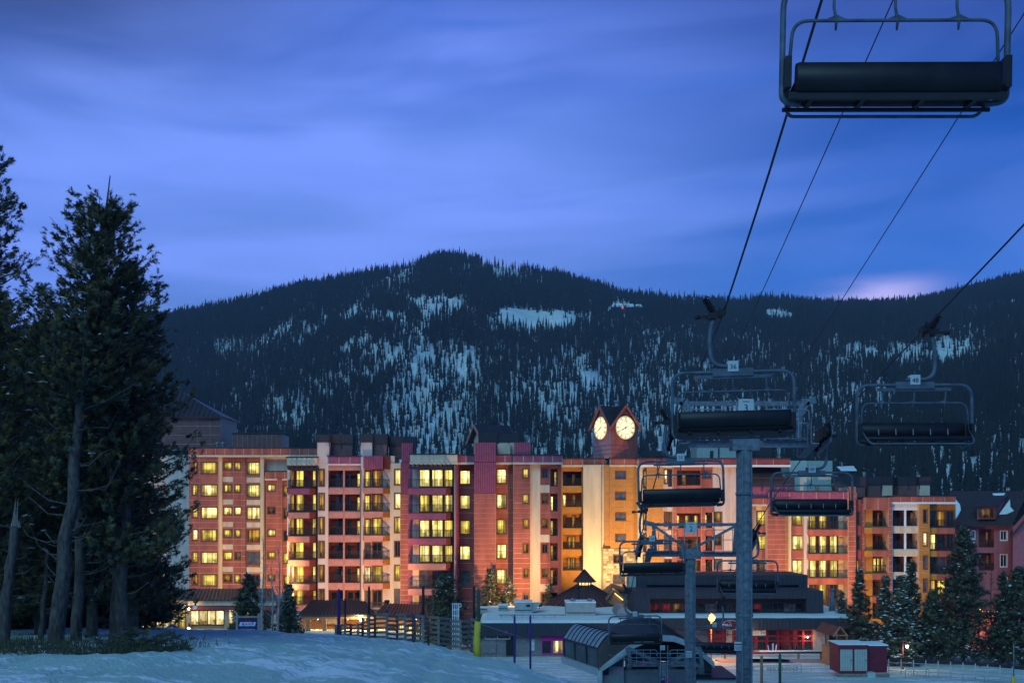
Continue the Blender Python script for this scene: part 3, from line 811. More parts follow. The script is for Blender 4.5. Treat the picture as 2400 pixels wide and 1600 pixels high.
# penthouse with hip roof, plant room
A.strip(380, 517, 977, 1052, chocolate, dy=4, bands=21, pm=chocolate, vj=(462, 492), back=9)
def hip(B, name, u0, u1, v_eave, apex_u, v_apex, dy, depth, nseam=12, over=0.5, mm=None, apex_len=0.0):
    y0 = B.Y+dy; x0, x1 = PX(u0, y0)-over, PX(u1, y0)+over; z0 = PZ(v_eave, y0); ya, yb = y0-over, y0+depth+over
    ym = (ya+yb)/2; xa = PX(apex_u, ym); z1 = PZ(v_apex, ym); b = MB()
    p, q = Vector((xa-apex_len/2, ym, z1)), Vector((xa+apex_len/2, ym, z1))
    c = [Vector((x0, ya, z0)), Vector((x1, ya, z0)), Vector((x1, yb, z0)), Vector((x0, yb, z0))]
    if apex_len > 0:
        b.quad(c[0], c[1], q, p); b.tri(c[1], c[2], q); b.quad(c[2], c[3], p, q); b.tri(c[3], c[0], p)
    else:
        for i in range(4): b.tri(c[i], c[(i+1) % 4], p)
    b.poly(c[::-1])
    o = b.build(name, mm or roofm, B.root)
    e = MB(); n0 = nseam
    for i in range(1, n0):                                   # standing seams on the front slope
        x = x0+(x1-x0)*i/n0; base = Vector((x, ya, z0))
        lim = p.x if x < p.x else q.x
        if p.x <= x <= q.x: top = Vector((x, ym, z1))
        else:
            f = (x-x0)/(p.x-x0) if x < p.x else (x1-x)/(x1-q.x)
            top = Vector((x, ya+(ym-ya)*f, z0+(z1-z0)*f))
        nrm = Vector((0, -(z1-z0), (ym-ya))).normalized()
        e.bar(base+nrm*0.03, top+nrm*0.03, 0.06, 0.10)
    e.box(x0-0.06, x1+0.06, ya-0.10, ya-0.003, z0-0.22, z0+0.04)
    e.build('seam', seam, o)
    return o
hip(A, 'roof', 345, 517, 977, 424, 917, 4, 9, 16)
A.strip(545, 660, 1016, 1052, chocolate, dy=3, bands=40, pm=chocolate, vj=tuple(545+115*k/10 for k in range(1, 10)), back=5)
A.box('coping', 543, 662, 1013.5, 1016, 2.8, 8.2, screenm)
b = MB()
for u in (510, 523): b.tube([P(u, 1050, 150), P(u, 1036, 150)], 0.22, 8); b.tube([P(u, 1041, 150), P(u, 1037, 150)], 0.34, 8)
b.build('vent_pipe', steel_lt, A.root)

# ------------------------------------------------------------------ middle block
B = Bld('hotel_block', 'tall middle hotel block with stacked balconies and lit yellow windows', 'building', 138, 675, 1316)
gb = 1500
# stack 1: projecting balconies with splayed returns
vb_ = rows(1100, 56, 6)
ops = []
for v in vb_: ops += [(681, 690, v+2, v+40), (693, 712, v+2, v+40), (732, 741, v+2, v+40)]
B.strip(673, 745, 1090, gb, darkred, dy=1.3, ops=ops, back=6)
for k, v in enumerate(vb_):
    B.window(681, 690, v+2, v+40, 'aaaahh'[k], 1.3, 1); B.window(693, 712, v+2, v+40, 'yyyyyy'[k], 1.3, 2); B.window(732, 741, v+2, v+40, 'yyyyya'[k], 1.3, 1)
    B.box('pier', 673, 679, v-2, v+42, 0.0, 1.29, pinkcream)
    if k < 5: B.balcony(675, 725, 743, v+44, v+58, 1.5, 0.6, peach if k > 0 else dusk_red)  # top fascia gets the dim dusk tone by its colour
B.balcony(689, 727, 743, 1417, 1431, 1.5, 0.6, peach)
B.parapet(672, 743, 1072, 1090, cream, dy=-0.6, under=None)
B.pergola(674, 744, 1092, 1101, -1.6)
# pier with narrow windows
ops = [(748, 760, v, v+38) for v in vb_]
B.strip(745, 769, 1043, gb, pinkcream, dy=0.0, ops=ops, back=6)
for k, v in enumerate(vb_): B.window(748, 760, v, v+38, 'aaaaad'[k], 0.0, 1)
B.chimney(741, 773, 1018, 1036, 1070, pinkcream, -0.1, 1.6)
B.chimney(772, 827, 1018, 1041, 1074, chocolate, 1.2, 2.6)
# stack 2: two-bay recessed balconies
ops = []
for v in vb_: ops += [(770, 804, v+2, v+41, 0, 1.7), (808, 843, v+2, v+41, 0, 1.7)]
B.strip(769, 846, 1068, gb, peach, dy=0.15, ops=ops, rev=1.7, back=5)
for k, v in enumerate(vb_):
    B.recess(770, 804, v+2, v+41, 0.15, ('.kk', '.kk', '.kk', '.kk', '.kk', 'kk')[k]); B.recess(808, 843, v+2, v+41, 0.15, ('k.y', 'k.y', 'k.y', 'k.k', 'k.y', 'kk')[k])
    B.box('fascia', 768, 805.6, v+43, v+57, 0.02, 0.146, peach); B.box('fascia', 806.4, 846, v+43, v+57, 0.02, 0.146, peach)
B.parapet(769, 846, 1070, 1086, dusk_red, dy=-0.1, step=25, under=pinkcream)
B.strip(846, 853, 1070, gb, pinkcream, dy=-0.35, back=6)
b = MB(); b.tube([P(847, 1100, 137.4), P(847, 1460, 137.4)], 0.06, 6); b.build('downpipe', joint, B.root)
# stack 3: splayed balconies in front of shingled wall
ops = []
for v in vb_: ops += [(855, 868, v+4, v+40), (873, 895, v+2, v+41)]
B.strip(853, 925, 1068, gb, pinkcream, dy=0.8, ops=ops, back=6)
for k, v in enumerate(vb_):
    B.window(855, 868, v+4, v+40, 'yyygwg'[k], 0.8, 1); B.window(873, 895, v+2, v+41, 'aaykyk'[k], 0.8, 2)
    if k < 5: B.balcony(852, 897, 914, v+42, v+56, 1.6, 0.8, peach, ochre)
B.balcony(854, 899, 911, 1430, 1444, 1.6, 0.8, screenm, screenm)
B.siding(852, 898, 1068, 1099, dusk_red, -0.7, 8, 1.4); B.strip(898, 914, 1068, 1099, darkred, dy=0.3, back=2)
B.chimney(843, 874, 1016, 1036, 1070, pinkcream, -0.2, 1.6); B.chimney(874, 908, 1016, 1040, 1074, chocolate, 0.4, 2.2); B.chimney(909, 975, 1023, 1046, 1074, chocolate, 2.4, 2.4)
ops = [(925, 939, v, v+35) for v in vb_]
B.strip(914, 941, 1085, gb, cream, dy=0.6, ops=ops, back=6)
for k, v in enumerate(vb_): B.window(925, 939, v, v+35, 'hhykyg'[k], 0.6, 2)
# terracotta pier with cement panels, boarded top
B.siding(941, 968, 1038, 1082, dusk_red, -0.9, 6); B.siding(939, 960, 1082.6, 1157, dusk_red, -0.8, 6, 3)
B.strip(938, 960, 1157.4, gb, terracotta, dy=-0.75, bands=11.8, back=4)
# stack 4: deep balconies, brightest rooms
C = Bld('hotel_centre_bay', 'terracotta centre hotel bay left of the clock tower, brightest lit balcony rooms', 'building', 134, 956, 1318)
vc_ = rows(1098, 59, 6)
ops = []
for v in vc_: ops += [(983, 1007, v+2, v+42), (1012, 1038, v+2, v+42), (1041, 1061, v+2, v+42)]
C.strip(957, 1064, 1083, gb, dusk_red, dy=1.2, ops=ops, back=6)
for k, v in enumerate(vc_):
    C.window(983, 1007, v+2, v+42, 'hyhhgg'[k], 1.2, 2); C.window(1012, 1038, v+2, v+42, 'hhhhkd'[k], 1.2, 2); C.window(1041, 1061, v+2, v+42, 'yhyykk'[k], 1.2, 2)
    C.siding(967, 982, v-8, v+44, pinkcream if k < 5 else cream, 1.1, 4, 0.08, 'cladding')
    if k < 5: C.balcony(956, 1045, 1062, v+45, v+60, 1.7, 0.6, (dusk_red, dusk_red, dusk_red, peach, peach)[k], darkred)  # upper fascias take the dusk light in their colour, lower ones stay peach
C.balcony(962, 1046, 1062, 1431, 1446, 1.7, 0.6, screenm, screenm)
C.parapet(961, 1072, 1065, 1083, cream, dy=-0.7, step=26, under=cream)
C.pergola(958, 1060, 1087, 1098, -1.7, 10)
C.strip(1063.5, 1071, 1083, gb, dusk_red, dy=-0.3, back=4)
b = MB(); b.tube([P(1066, 1090, 133.5), P(1066, 1460, 133.5)], 0.08, 6); b.build('downpipe', joint, C.root)
vw_ = [1102, 1160, 1219, 1279, 1338]
ops = [(1078, 1102, v, v+32) for v in vw_]
C.strip(1071, 1113, 1083, gb, brickred, dy=2.0, ops=ops, bands=29.5, back=5)
for k, v in enumerate(vw_): C.window(1078, 1102, v, v+32, 'hhyhg'[k], 2.0, 1 if k != 2 else 2)
C.parapet(1070, 1114, 1067, 1083, dusk_red, dy=0.3, under=cream)
C.siding(1112, 1162, 1037, 1082, dusk_red, -1.2, 9); C.siding(1111, 1162, 1082.6, 1155, dusk_red, -1.1, 10, 3)
C.strip(1111, 1162, 1155.4, gb, terracotta, dy=-1.05, bands=11.8, back=4)
vw2 = [1099, 1158, 1217, 1275, 1334]
ops = [(1164, 1187, v, v+33) for v in vw2]+[(1164, 1187, 1392, 1425)]
C.strip(1162, 1204, 1083, gb, terracotta, dy=1.9, ops=ops, bands=29.5, back=5)
for k, v in enumerate(vw2): C.window(1164, 1187, v, v+33, 'hhyhh'[k], 1.9, 2, 2)
C.window(1164, 1187, 1392, 1425, 'k', 1.9, 2)
C.parapet(1163, 1204, 1066, 1083, dusk_red, dy=0.3, under=cream)
vw3 = [1098, 1158, 1216, 1274, 1332, 1390]
ops = [(1226, 1239, v, v+21) for v in vw3]
C.siding(1205, 1244, 1036, 1083, dusk_red, -1.0, 7)
C.strip(1203, 1243, 1083.4, gb, terracotta, dy=-0.9, ops=ops, bands=11.8, back=4)
for k, v in enumerate(vw3): C.window(1226, 1239, v, v+21, 'yyaaak'[k], -0.9, 2)
ops = [(1270, 1284, v, v+21) for v in vw3]
C.strip(1243, 1266, 1083, gb, cream, dy=-0.2, back=5)
C.strip(1266, 1288, 1083, gb, terracotta, dy=0.0, ops=ops, bands=29.5, back=5)
for k, v in enumerate(vw3):
    C.window(1270, 1284, v, v+21, 'kdakdk'[k], 0.0, 2)
    if k % 2: C.box('spandrel', 1266, 1288, v-22, v-4, -0.13, -0.055, cream)
ops = [(1290, 1307, v, v+41, 0, 1.6) for v in rows(1098, 58, 6)]
C.strip(1288, 1316, 1083, gb, terracotta, dy=-0.2, ops=ops, rev=1.6, back=4)
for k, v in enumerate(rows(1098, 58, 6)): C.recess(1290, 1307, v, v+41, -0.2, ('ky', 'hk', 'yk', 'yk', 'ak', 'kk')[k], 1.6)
C.parapet(1204, 1318, 1067, 1083, dusk_red, dy=-1.1, step=25, under=cream)
C.box('flue_box', 1166, 1196, 1040, 1066, 1.5, 4, cream)
# roof house with gable facing left
def roof_house(Bd, u_ap, v_ap, dy, L, hw, drop, zbot, ang_):
    d = Vector((math.cos(ang_), math.sin(ang_), 0)); p = Vector((-math.sin(ang_), math.cos(ang_), 0)); y = Bd.Y+dy
    A0 = P(u_ap, v_ap, y); A1 = A0+d*L; dn = Vector((0, 0, -drop)); b = MB()
    for s_ in (-1, 1):
        q = [A0, A1, A1+p*hw*s_+dn, A0+p*hw*s_+dn]; b.quad(*q); t_ = Vector((0, 0, -0.18)); b.quad(*[v_+t_ for v_ in q])
        for i in range(4): b.quad(q[i], q[(i+1) % 4], q[(i+1) % 4]+t_, q[i]+t_)
    r_ = b.build('roof', roofm, Bd.root)
    for k in range(1, 12):
        e = MB(); c = A0+d*L*k/12+Vector((0, 0, 0.05)); e.bar(c, c-p*hw+dn, 0.06, 0.09); e.build('seam', seam, r_)
    for s_ in (-1, 1): e = MB(); e.bar(A0-d*0.06+Vector((0, 0, -0.15)), A0-d*0.06+p*hw*s_+dn+Vector((0, 0, -0.15)), 0.1, 0.34); e.build('barge_board', peach, r_)
    b = MB(); i0, i1 = A0+d*0.8, A1-d*0.3; w_ = hw-0.6; zt = drop*w_/hw+0.2; Zb = lambda v_: Vector((v_.x, v_.y, zbot))
    f0, f1, k0 = i0-p*w_+Vector((0, 0, -zt)), i1-p*w_+Vector((0, 0, -zt)), i0+p*w_+Vector((0, 0, -zt))
    b.quad(Zb(f0), Zb(f1), f1, f0); b.poly([Zb(k0), Zb(f0), f0, i0+Vector((0, 0, -0.25)), k0]); b.build('wall', cream, Bd.root)
roof_house(C, 1111, 994, 6, 5.4, 2.7, 2.3, PZ(1068, C.Y+6), R(24))
C.chimney(1121, 1166, 1012, 1034, 1066, dusk_red, 2.2, 2.6); C.chimney(1167, 1216, 1016, 1036, 1066, pinkcream, 2.4, 2.2)

# ------------------------------------------------------------------ clock tower and the bay beside it
T = Bld('clock_tower', 'clock tower with two glowing round clock faces and gabled dark roof', 'tower', 146, 1366, 1498)
gt = 1500
ops = []
vt_ = rows(1104, 49.5, 6)
for v in vt_[:5]: ops.append((1319, 1363, v, v+34, 0, 1.9))
T.strip(1312, 1367, 1090, gt, ochre, dy=0.6, ops=ops, rev=1.9, back=5)
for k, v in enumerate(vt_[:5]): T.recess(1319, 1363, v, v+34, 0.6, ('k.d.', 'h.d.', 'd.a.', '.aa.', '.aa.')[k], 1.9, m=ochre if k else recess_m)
T.parapet(1312, 1420, 1075, 1089, terracotta, dy=-0.6, step=26, under=cream)
T.strip(1367, 1409, 1089, gt, cream, dy=-1.2, back=6)
T.strip(1409, 1417, 1089, gt, cream, dy=-0.4, back=5)
ops = [(1443, 1466, v, v+17) for v in (1104, 1153, 1201, 1251)]
T.strip(1417, 1431, 1089, 1284, ochre, dy=-1.3, bands=16.4, back=5)
T.strip(1431, 1495, 1089, 1284, ochre, dy=-1.8, ops=ops, bands=16.4, back=6, vj=(1463,))
for v in (1104, 1153, 1201, 1251): T.window(1443, 1466, v, v+17, 'g', -1.8, 1)
T.parapet(1430, 1497, 1075, 1089, terracotta, dy=-2.0, step=33, under=cream)
# stone base, single stones
ops = [(1438, 1459, 1300, 1318), (1438, 1463, 1347, 1366)]
wst = T.strip(1414, 1495, 1284.4, gt, mortar, dy=-1.9, ops=ops, back=6, name='stone_base')
T.window(1438, 1459, 1300, 1318, 'd', -1.9, 1); T.window(1438, 1463, 1347, 1366, 'g', -1.9, 2)
stone_meshes = []
for k in range(12):
    e = MB(); w_ = random.uniform(0.30, 0.75); h_ = 0.30; j = lambda: random.uniform(-.02, .02)
    e.v = [(x+j(), y, z+j()) for y in (0.0, 0.05) for x, z in ((0, 0), (w_, 0), (w_, h_), (0, h_))]
    e.f = [(3, 2, 1, 0)[::-1], (0, 4, 5, 1), (1, 5, 6, 2), (2, 6, 7, 3), (3, 7, 4, 0)]; e.m = [0]*5
    me = e.mesh('stone'); me.materials.append(stone_ms[k % 3]); stone_meshes.append((me, w_))
ys_ = T.Y-1.9
z = PZ(1284.4, ys_)-0.36; nst = 0
while z > PZ(1372, ys_) and nst < 290:
    x = PX(1414, ys_)
    while x < PX(1494, ys_)-0.2:
        me, w_ = random.choice(stone_meshes)
        uc = UC+(x+w_/2)/ys_*F; vc = VH-(z+0.15-CZ)/ys_*F
        if x+w_ < PX(1495.5, ys_) and not any(o[0]-3.5 < uc < o[1]+3.5 and o[2]-3 < vc < o[3]+3 for o in ops):
            so = link('stone', me, wst); so.location = (x, ys_-0.05-random.uniform(0.002, 0.03), z); nst += 1
        x += w_+0.035
    z -= 0.345
# clock head, turned about 31 degrees
head_c = Vector((PX(1447.5, T.Y+1.0), T.Y+1.0, 0)); ang = R(29)
fr = Vector((math.cos(ang), math.sin(ang), 0))     # along the right face
fl = Vector((-math.sin(ang), math.cos(ang), 0))    # depth
W = 4.55; zb, ze, za = PZ(1075, T.Y), PZ(996, T.Y-2), PZ(953, T.Y)
# nearest corner: projects to u=1432
corner = Vector((PX(1432, T.Y-2.2), T.Y-2.2, 0))
def HP(a, d, z): q = corner+fr*a+fl*d; return (q.x, q.y, z)   # a along right face, d along left face
b = MB()
b.cm = 0
b.poly([HP(0, 0, zb), HP(W, 0, zb), HP(W, 0, ze), HP(W/2, 0, za-0.25), HP(0, 0, ze)])
b.cm = 1
b.poly([HP(0, W, zb), HP(0, 0, zb), HP(0, 0, ze), HP(0, W/2, za-0.25), HP(0, W, ze)])
b.poly([HP(W, 0, zb), HP(W, W, zb), HP(W, W, ze), HP(W, W/2, za-0.25), HP(W, 0, ze)])
b.poly([HP(W, W, zb), HP(0, W, zb), HP(0, W, ze), HP(W/2, W, za-0.25), HP(W, W, ze)])
head = b.build('clock_head', [terracotta, mat('lilac_siding', (0.36, 0.20, 0.22), 0.85, 0.08, 2.0)], T.root)
e = MB()
for k in range(1, 4): e.bar(HP(0.02, -0.015, zb+(ze-zb)*k*0.13), HP(W-0.02, -0.015, zb+(ze-zb)*k*0.13), 0.03, 0.05); e.bar(HP(-0.015, 0.02, zb+(ze-zb)*k*0.13), HP(-0.015, W-0.02, zb+(ze-zb)*k*0.13), 0.03, 0.05)
for k in range(1, 7): e.bar(HP(-0.015, W*k/7, zb+0.5*(ze-zb)), HP(-0.015, W*k/7, ze+0.3), 0.04, 0.03)
e.build('siding_joint', dusk_red, head)
# cross gable roof
b = MB(); ov = 0.42; sl = (za-ze)/(W/2); zo = ze-ov*sl
def rtri(p, q, r_):
    """one trimmed roof slope with thickness"""
    up = 0.12; lo3 = [p, q, r_]; hi3 = [(x, y, z_+up) for x, y, z_ in lo3]
    b.tri(*hi3); b.tri(*lo3)
    for i in range(3): b.quad(lo3[i], lo3[(i+1) % 3], hi3[(i+1) % 3], hi3[i])
ctr = HP(W/2, W/2, za); E_ = W+ov
for (c0, m0, c1) in (((-ov, -ov), (W/2, -ov), (E_, -ov)), ((E_, -ov), (E_, W/2), (E_, E_)), ((E_, E_), (W/2, E_), (-ov, E_)), ((-ov, E_), (-ov, W/2), (-ov, -ov))):
    rtri(HP(*c0, zo), HP(*m0, za), ctr); rtri(HP(*m0, za), HP(*c1, zo), ctr)
rf = b.build('roof', roofm, T.root)
e = MB()
for a0, a1 in ((-ov, W/2), (W+ov, W/2)):
    e.bar(HP(a0, -ov-0.06, zo), HP(a1, -ov-0.06, za), 0.10, 0.34); e.bar(HP(-ov-0.06, a0, zo), HP(-ov-0.06, a1, za), 0.10, 0.34)
e.build('barge_board', terracotta, rf)
e = MB()
for k in range(1, 10):                                         # seams on the slopes that meet in the front valley
    t0 = -ov+(W/2+ov)*k/10; zz_ = zo+(t0+ov)*sl+0.15
    e.bar(HP(t0, t0, zz_), HP(W/2, t0, za+0.15), 0.05, 0.06); e.bar(HP(t0, t0, zz_), HP(t0, W/2, za+0.15), 0.05, 0.06)
e.build('seam', seam, rf)
e = MB(); vx = HP(W*0.55, W*0.5, 0); e.tube([(vx[0], vx[1], za-0.3), (vx[0], vx[1], za+0.75)], 0.25, 10); e.tube([(vx[0], vx[1], za+0.7), (vx[0], vx[1], za+1.0)], 0.4, 10); e.build('vent_cap', steel_lt, rf)
ROMAN = ['XII', 'I', 'II', 'III', 'IIII', 'V', 'VI', 'VII', 'VIII', 'IX', 'X', 'XI']
def clock_face(axis, n_out, cen, rad):
    ax, up, no = axis, Vector((0, 0, 1)), n_out
    b = MB(); N = 48
    pt = lambda a, r, h: cen+(ax*math.sin(a)+up*math.cos(a))*r+no*h
    for k in range(N):
        a0, a1 = 2*math.pi*k/N, 2*math.pi*(k+1)/N
        b.cm = 0; b.tri(pt(a0, rad, 0.26), pt(a1, rad, 0.26), cen+no*0.26)
        b.cm = 1; b.quad(pt(a0, rad, 0.0), pt(a1, rad, 0.0), pt(a1, rad, 0.26), pt(a0, rad, 0.26))
    o = b.build('clock', [clock_m, terracotta], T.root)
    g = MB()
    for rr_, w_ in ((0.97, 0.07), (0.60, 0.055)):
        for k in range(N):
            a0, a1 = 2*math.pi*k/N, 2*math.pi*(k+1)/N
            g.quad(pt(a0, rad*rr_, 0.275), pt(a1, rad*rr_, 0.275), pt(a1, rad*rr_-w_, 0.275), pt(a0, rad*rr_-w_, 0.275))
    g.build('ring', gilt, o)
    g = MB()
    for h_ in range(12):
        a = 2*math.pi*h_/12; er = ax*math.sin(a)+up*math.cos(a); et = ax*math.cos(a)-up*math.sin(a)
        c0 = cen+no*0.28; s_ = ROMAN[h_]; wid = {'I': 0.075, 'V': 0.19, 'X': 0.19}
        tot = sum(wid[c] for c in s_)+0.02*(len(s_)-1); x = -tot/2
        for c in s_:
            w_ = wid[c]; r0, r1 = rad*0.66, rad*0.92
            def Q(xx, rr_): return c0+er*rr_+et*xx
            def st(xa, xb, th):
                g.quad(Q(xa-th/2, r0), Q(xa+th/2, r0), Q(xb+th/2, r1), Q(xb-th/2, r1))
            if c == 'I': st(x+w_/2, x+w_/2, 0.06)
            elif c == 'V': st(x+w_/2, x+0.02, 0.06); st(x+w_/2, x+w_-0.02, 0.035)
            else: st(x+0.02, x+w_-0.02, 0.035); st(x+w_-0.02, x+0.02, 0.06)
            x += w_+0.02
    g.build('numeral', gilt, o)
    for nm, hr, L, wd, tail in (('hour_hand', 8+0.02, 0.60, 0.10, 0.30), ('minute_hand', 12.2, 0.93, 0.06, 0.28)):
        a = 2*math.pi*hr/12; er = ax*math.sin(a)+up*math.cos(a); et = ax*math.cos(a)-up*math.sin(a); g = MB(); c0 = cen+no*(0.30 if nm[0] == 'h' else 0.32)
        g.quad(c0-er*rad*tail-et*wd/2, c0-er*rad*tail+et*wd/2, c0+er*rad*L*0.5+et*wd*0.7, c0+er*rad*L*0.5-et*wd*0.7); g.tri(c0+er*rad*L*0.5-et*wd, c0+er*rad*L*0.5+et*wd, c0+er*rad*L)
        g.build(nm, gilt, o)
    g = MB(); q = [pt(2*math.pi*k/16, 0.13, 0.335) for k in range(16)]; g.poly(q); g.build('hub', gilt, o)
zc_ = PZ(1001.5, T.Y-1.5)
clock_face(fr, -fl, Vector(HP(W/2+0.02, 0, zc_)), 1.62)
clock_face(-fl, -fr, Vector(HP(0, W/2, zc_)), 1.60)
# ------------------------------------------------------------------ right wing
D = Bld('hotel_right_wing', 'orange right hotel wing behind the lift towers, pale stucco centre', 'building', 143, 1496, 2018)
gd = 1500
vd = [1100, 1200, 1255, 1310]
D.strip(1496, 1506, 1090, gd, cream, dy=-0.3)
ops = [(1507.5, 1515.5, v, v+40) for v in (1102, 1150, 1200, 1250, 1300, 1350)]
D.strip(1506, 1518, 1090, gd, cream, dy=0.4, ops=ops)
for v in (1102, 1150, 1200, 1250, 1300, 1350): D.window(1507.5, 1515.5, v, v+40, 'a', 0.4, 1, 2)
D.strip(1518, 1554, 1090, gd, ochre, dy=-0.8, bands=16, vj=(1541,))
ops = []
for v in vd: ops += [(1557, 1564.5, v, v+32), (1567, 1575, v, v+38)]
D.strip(1554, 1577, 1090, gd, pinkcream, dy=0.2, ops=ops)
for k, v in enumerate(vd): D.window(1557, 1564.5, v, v+32, 'wdgd'[k], 0.2, 1); D.window(1567, 1575, v, v+38, 'kdkk'[k], 0.2, 1, 2)
D.strip(1577, 1585, 1090, gd, terracotta, dy=-0.5, bands=27)
ops = [(1587, 1642, v+2, v+37, 0, 1.8) for v in vd]
D.strip(1585, 1644, 1090, gd, terracotta, dy=-0.2, ops=ops, rev=1.8, vj=(1613,))
for k, v in enumerate(vd): D.recess(1587, 1642, v+2, v+37, -0.2, ('.a.k', 'y.yky', 'd.kd', 'd.kd')[k], 1.8)
ops = [(1646, 1667, 1103, 1120)]
D.strip(1644, 1670, 1090, 1155, terracotta, dy=0.2, ops=ops, bands=27); D.window(1646, 1667, 1103, 1120, 'g', 0.2, 1)
ops = [(1653, 1670, v, v+36, 0, 1.4) for v in vd[1:]]
D.strip(1644, 1672, 1186, gd, terracotta, dy=-0.3, ops=ops, rev=1.4, bands=27)
for k, v in enumerate(vd[1:]): D.recess(1653, 1670, v, v+36, -0.3, ('yk', 'kd', 'dk')[k], 1.4)
D.strip(1644, 1672, 1155, 1186, pinkcream, dy=0.3)
ops = [(1675, 1691, v, v+22) for v in vd[1:]]
D.strip(1672, 1720, 1170, gd, pinkcream, dy=0.25, ops=ops)
for k, v in enumerate(vd[1:]):
    D.window(1675, 1691, v, v+22, 'adg'[k], 0.25, 1); D.box('spandrel', 1673, 1693, v+24, v+33, 0.16, 0.24, terracotta)
D.strip(1670, 1720, 1090, 1170, pinkcream, dy=0.3)
D.strip(1718, 1725, 1090, gd, pinkcream, dy=-0.2)
D.parapet(1496, 1852, 1075, 1089, brickred, dy=-0.9, step=38, under=white, back=3)
D.strip(1725, 1757, 1090, gd, terracotta, dy=0.0, bands=27)
# stepped roof on the right: lean-to seam roof and lower parapet
D.strip(1757, 1832, 1117, 1166, dusk_red, dy=0.5)
D.window(1770, 1798, 1140, 1165, 'g', 0.5, 1)
b = MB(); ya, yb = D.Y-1.2, D.Y+3
b.quad(P(1750, 1119, ya), P(1834, 1119, ya), P(1828, 1091, yb), P(1750, 1091, yb)); b.quad(P(1750, 1121, ya), P(1834, 1121, ya), P(1834, 1119, ya), P(1750, 1119, ya))
b.tri(P(1834, 1119, ya), P(1834, 1119, yb), P(1828, 1091, yb))
awn = b.build('roof', roofm, D.root)
e = MB()
for k in range(17): e.bar(P(1752+82*k/16, 1118.2, ya), P(1752+76*k/16, 1090.4, yb), 0.06, 0.1)
e.build('seam', seam, awn)
D.chimney(1760, 1862, 1118, 1140, 1170, dusk_red, -0.6, 2.0)
D.parapet(1757, 1852, 1167, 1181, terracotta, dy=-0.8, step=30, under=cream)
vq = [1198, 1255, 1312, 1368]
D.strip(1757, 1766, 1182, gd, ochre, dy=-0.2, bands=16)
ops = [(1774, 1797, v, v+31) for v in vq]
D.strip(1766, 1799, 1182, gd, cream, dy=0.3, ops=ops)
for k, v in enumerate(vq):
    D.window(1774, 1797, v, v+31, 'yydk'[k], 0.3, 2, 2); D.box('spandrel', 1773, 1799, v+33, v+54, 0.20, 0.29, terracotta)
D.siding(1799, 1850, 1152, 1182, dusk_red, -0.9, 10)
D.strip(1798, 1841, 1182.4, gd, terracotta, dy=-0.9, bands=11.6); D.strip(1841, 1848, 1182.4, gd, ochre, dy=-0.5, bands=11.6)
D.strip(1848, 1854, 1182, gd, cream, dy=-0.4)
ops = [(1857, 1882, v, v+32) for v in vq]
D.strip(1854, 1884, 1165, gd, terracotta, dy=0.2, ops=ops, bands=28.5)
for k, v in enumerate(vq): D.window(1857, 1882, v, v+32, 'yhha'[k], 0.2, 2 if k else 1)
D.strip(1884, 1895, 1170, gd, pinkcream, dy=-0.5)
ops = []
for v in vq: ops += [(1897, 1913, v, v+40), (1919, 1938, v, v+40), (1945, 1963, v, v+40)]
D.strip(1895, 1990, 1170, gd, recess_m, dy=1.2, ops=ops)
for k, v in enumerate(vq):
    D.window(1897, 1913, v, v+40, 'yhhd'[k], 1.2, 1); D.window(1919, 1938, v, v+40, 'yhhy'[k], 1.2, 2); D.window(1945, 1963, v, v+40, 'khhk'[k], 1.2, 2)
    D.siding(1965, 1984, v-6, v+42, cream, 1.1, 5, 0.08, 'cladding')
    if k < 3: D.balcony(1893, 1988, 1991, v+42, v+57, 1.6, 0.6, terracotta, darkred)
D.balcony(1925, 1985, 1991, 1422, 1436, 1.6, 0.6, screenm, screenm)
D.parapet(1850, 2008, 1152, 1170, dusk_red, dy=-0.9, step=30, under=None)
D.strip(1988, 2006, 1140, gd, terracotta, dy=-1.2, bands=11.6)
D.strip(2006, 2019, 1170, gd, brickred, dy=0.9, ops=[(2008, 2016, v, v+32) for v in vq])
for k, v in enumerate(vq): D.window(2008, 2016, v, v+32, 'kkak'[k], 0.9, 1, 2)
# teal stair and lift housings on the roof
y = D.Y+4
for nm, (u0, u1, v0, v1), m_ in (('roof_housing', (1850, 1891, 1079, 1172), mat('pale_teal_stucco', (0.42, 0.50, 0.44), 0.9, 0.06, 2.0)), ('roof_housing', (1891, 1953, 1079, 1172), teal)):
    e = MB(); e.box(PX(u0, y)+0.002, PX(u1, y), y+(0.0 if u0 == 1850 else 0.4), y+5, PZ(v1, y), PZ(v0, y)); e.build(nm, m_, D.root)
e = MB(); e.tube([P(1915, 1165, y-1), P(1915, 1138, y-1)], 0.22, 8); e.tube([P(1915, 1143, y-1), P(1915, 1136, y-1)], 0.32, 8); e.box(PX(1925, y-1), PX(1934, y-1), y-1, y-0.2, PZ(1165, y), PZ(1155, y)); e.build('vent_pipe', steel, D.root)
e = MB(); y = D.Y+5; e.box(PX(1633, y), PX(1725, y), y, y+5, PZ(1080, y), PZ(1044, y)); e.build('roof_housing', teal, D.root)
e = MB(); e.box(PX(1664, y), PX(1672, y), y-0.06, y-0.003, PZ(1074, y), PZ(1056, y)); e.box(PX(1683, y), PX(1686, y), y-0.1, y-0.003, PZ(1078, y), PZ(1042, y)); e.build('door', screenm, D.root)
D.chimney(1517, 1562, 1056, 1070, 1080, chocolate, 3, 2); D.chimney(1770, 1812, 1052, 1070, 1080, chocolate, 4, 2); D.chimney(1955, 2030, 1116, 1140, 1165, chocolate, 3, 2.2)

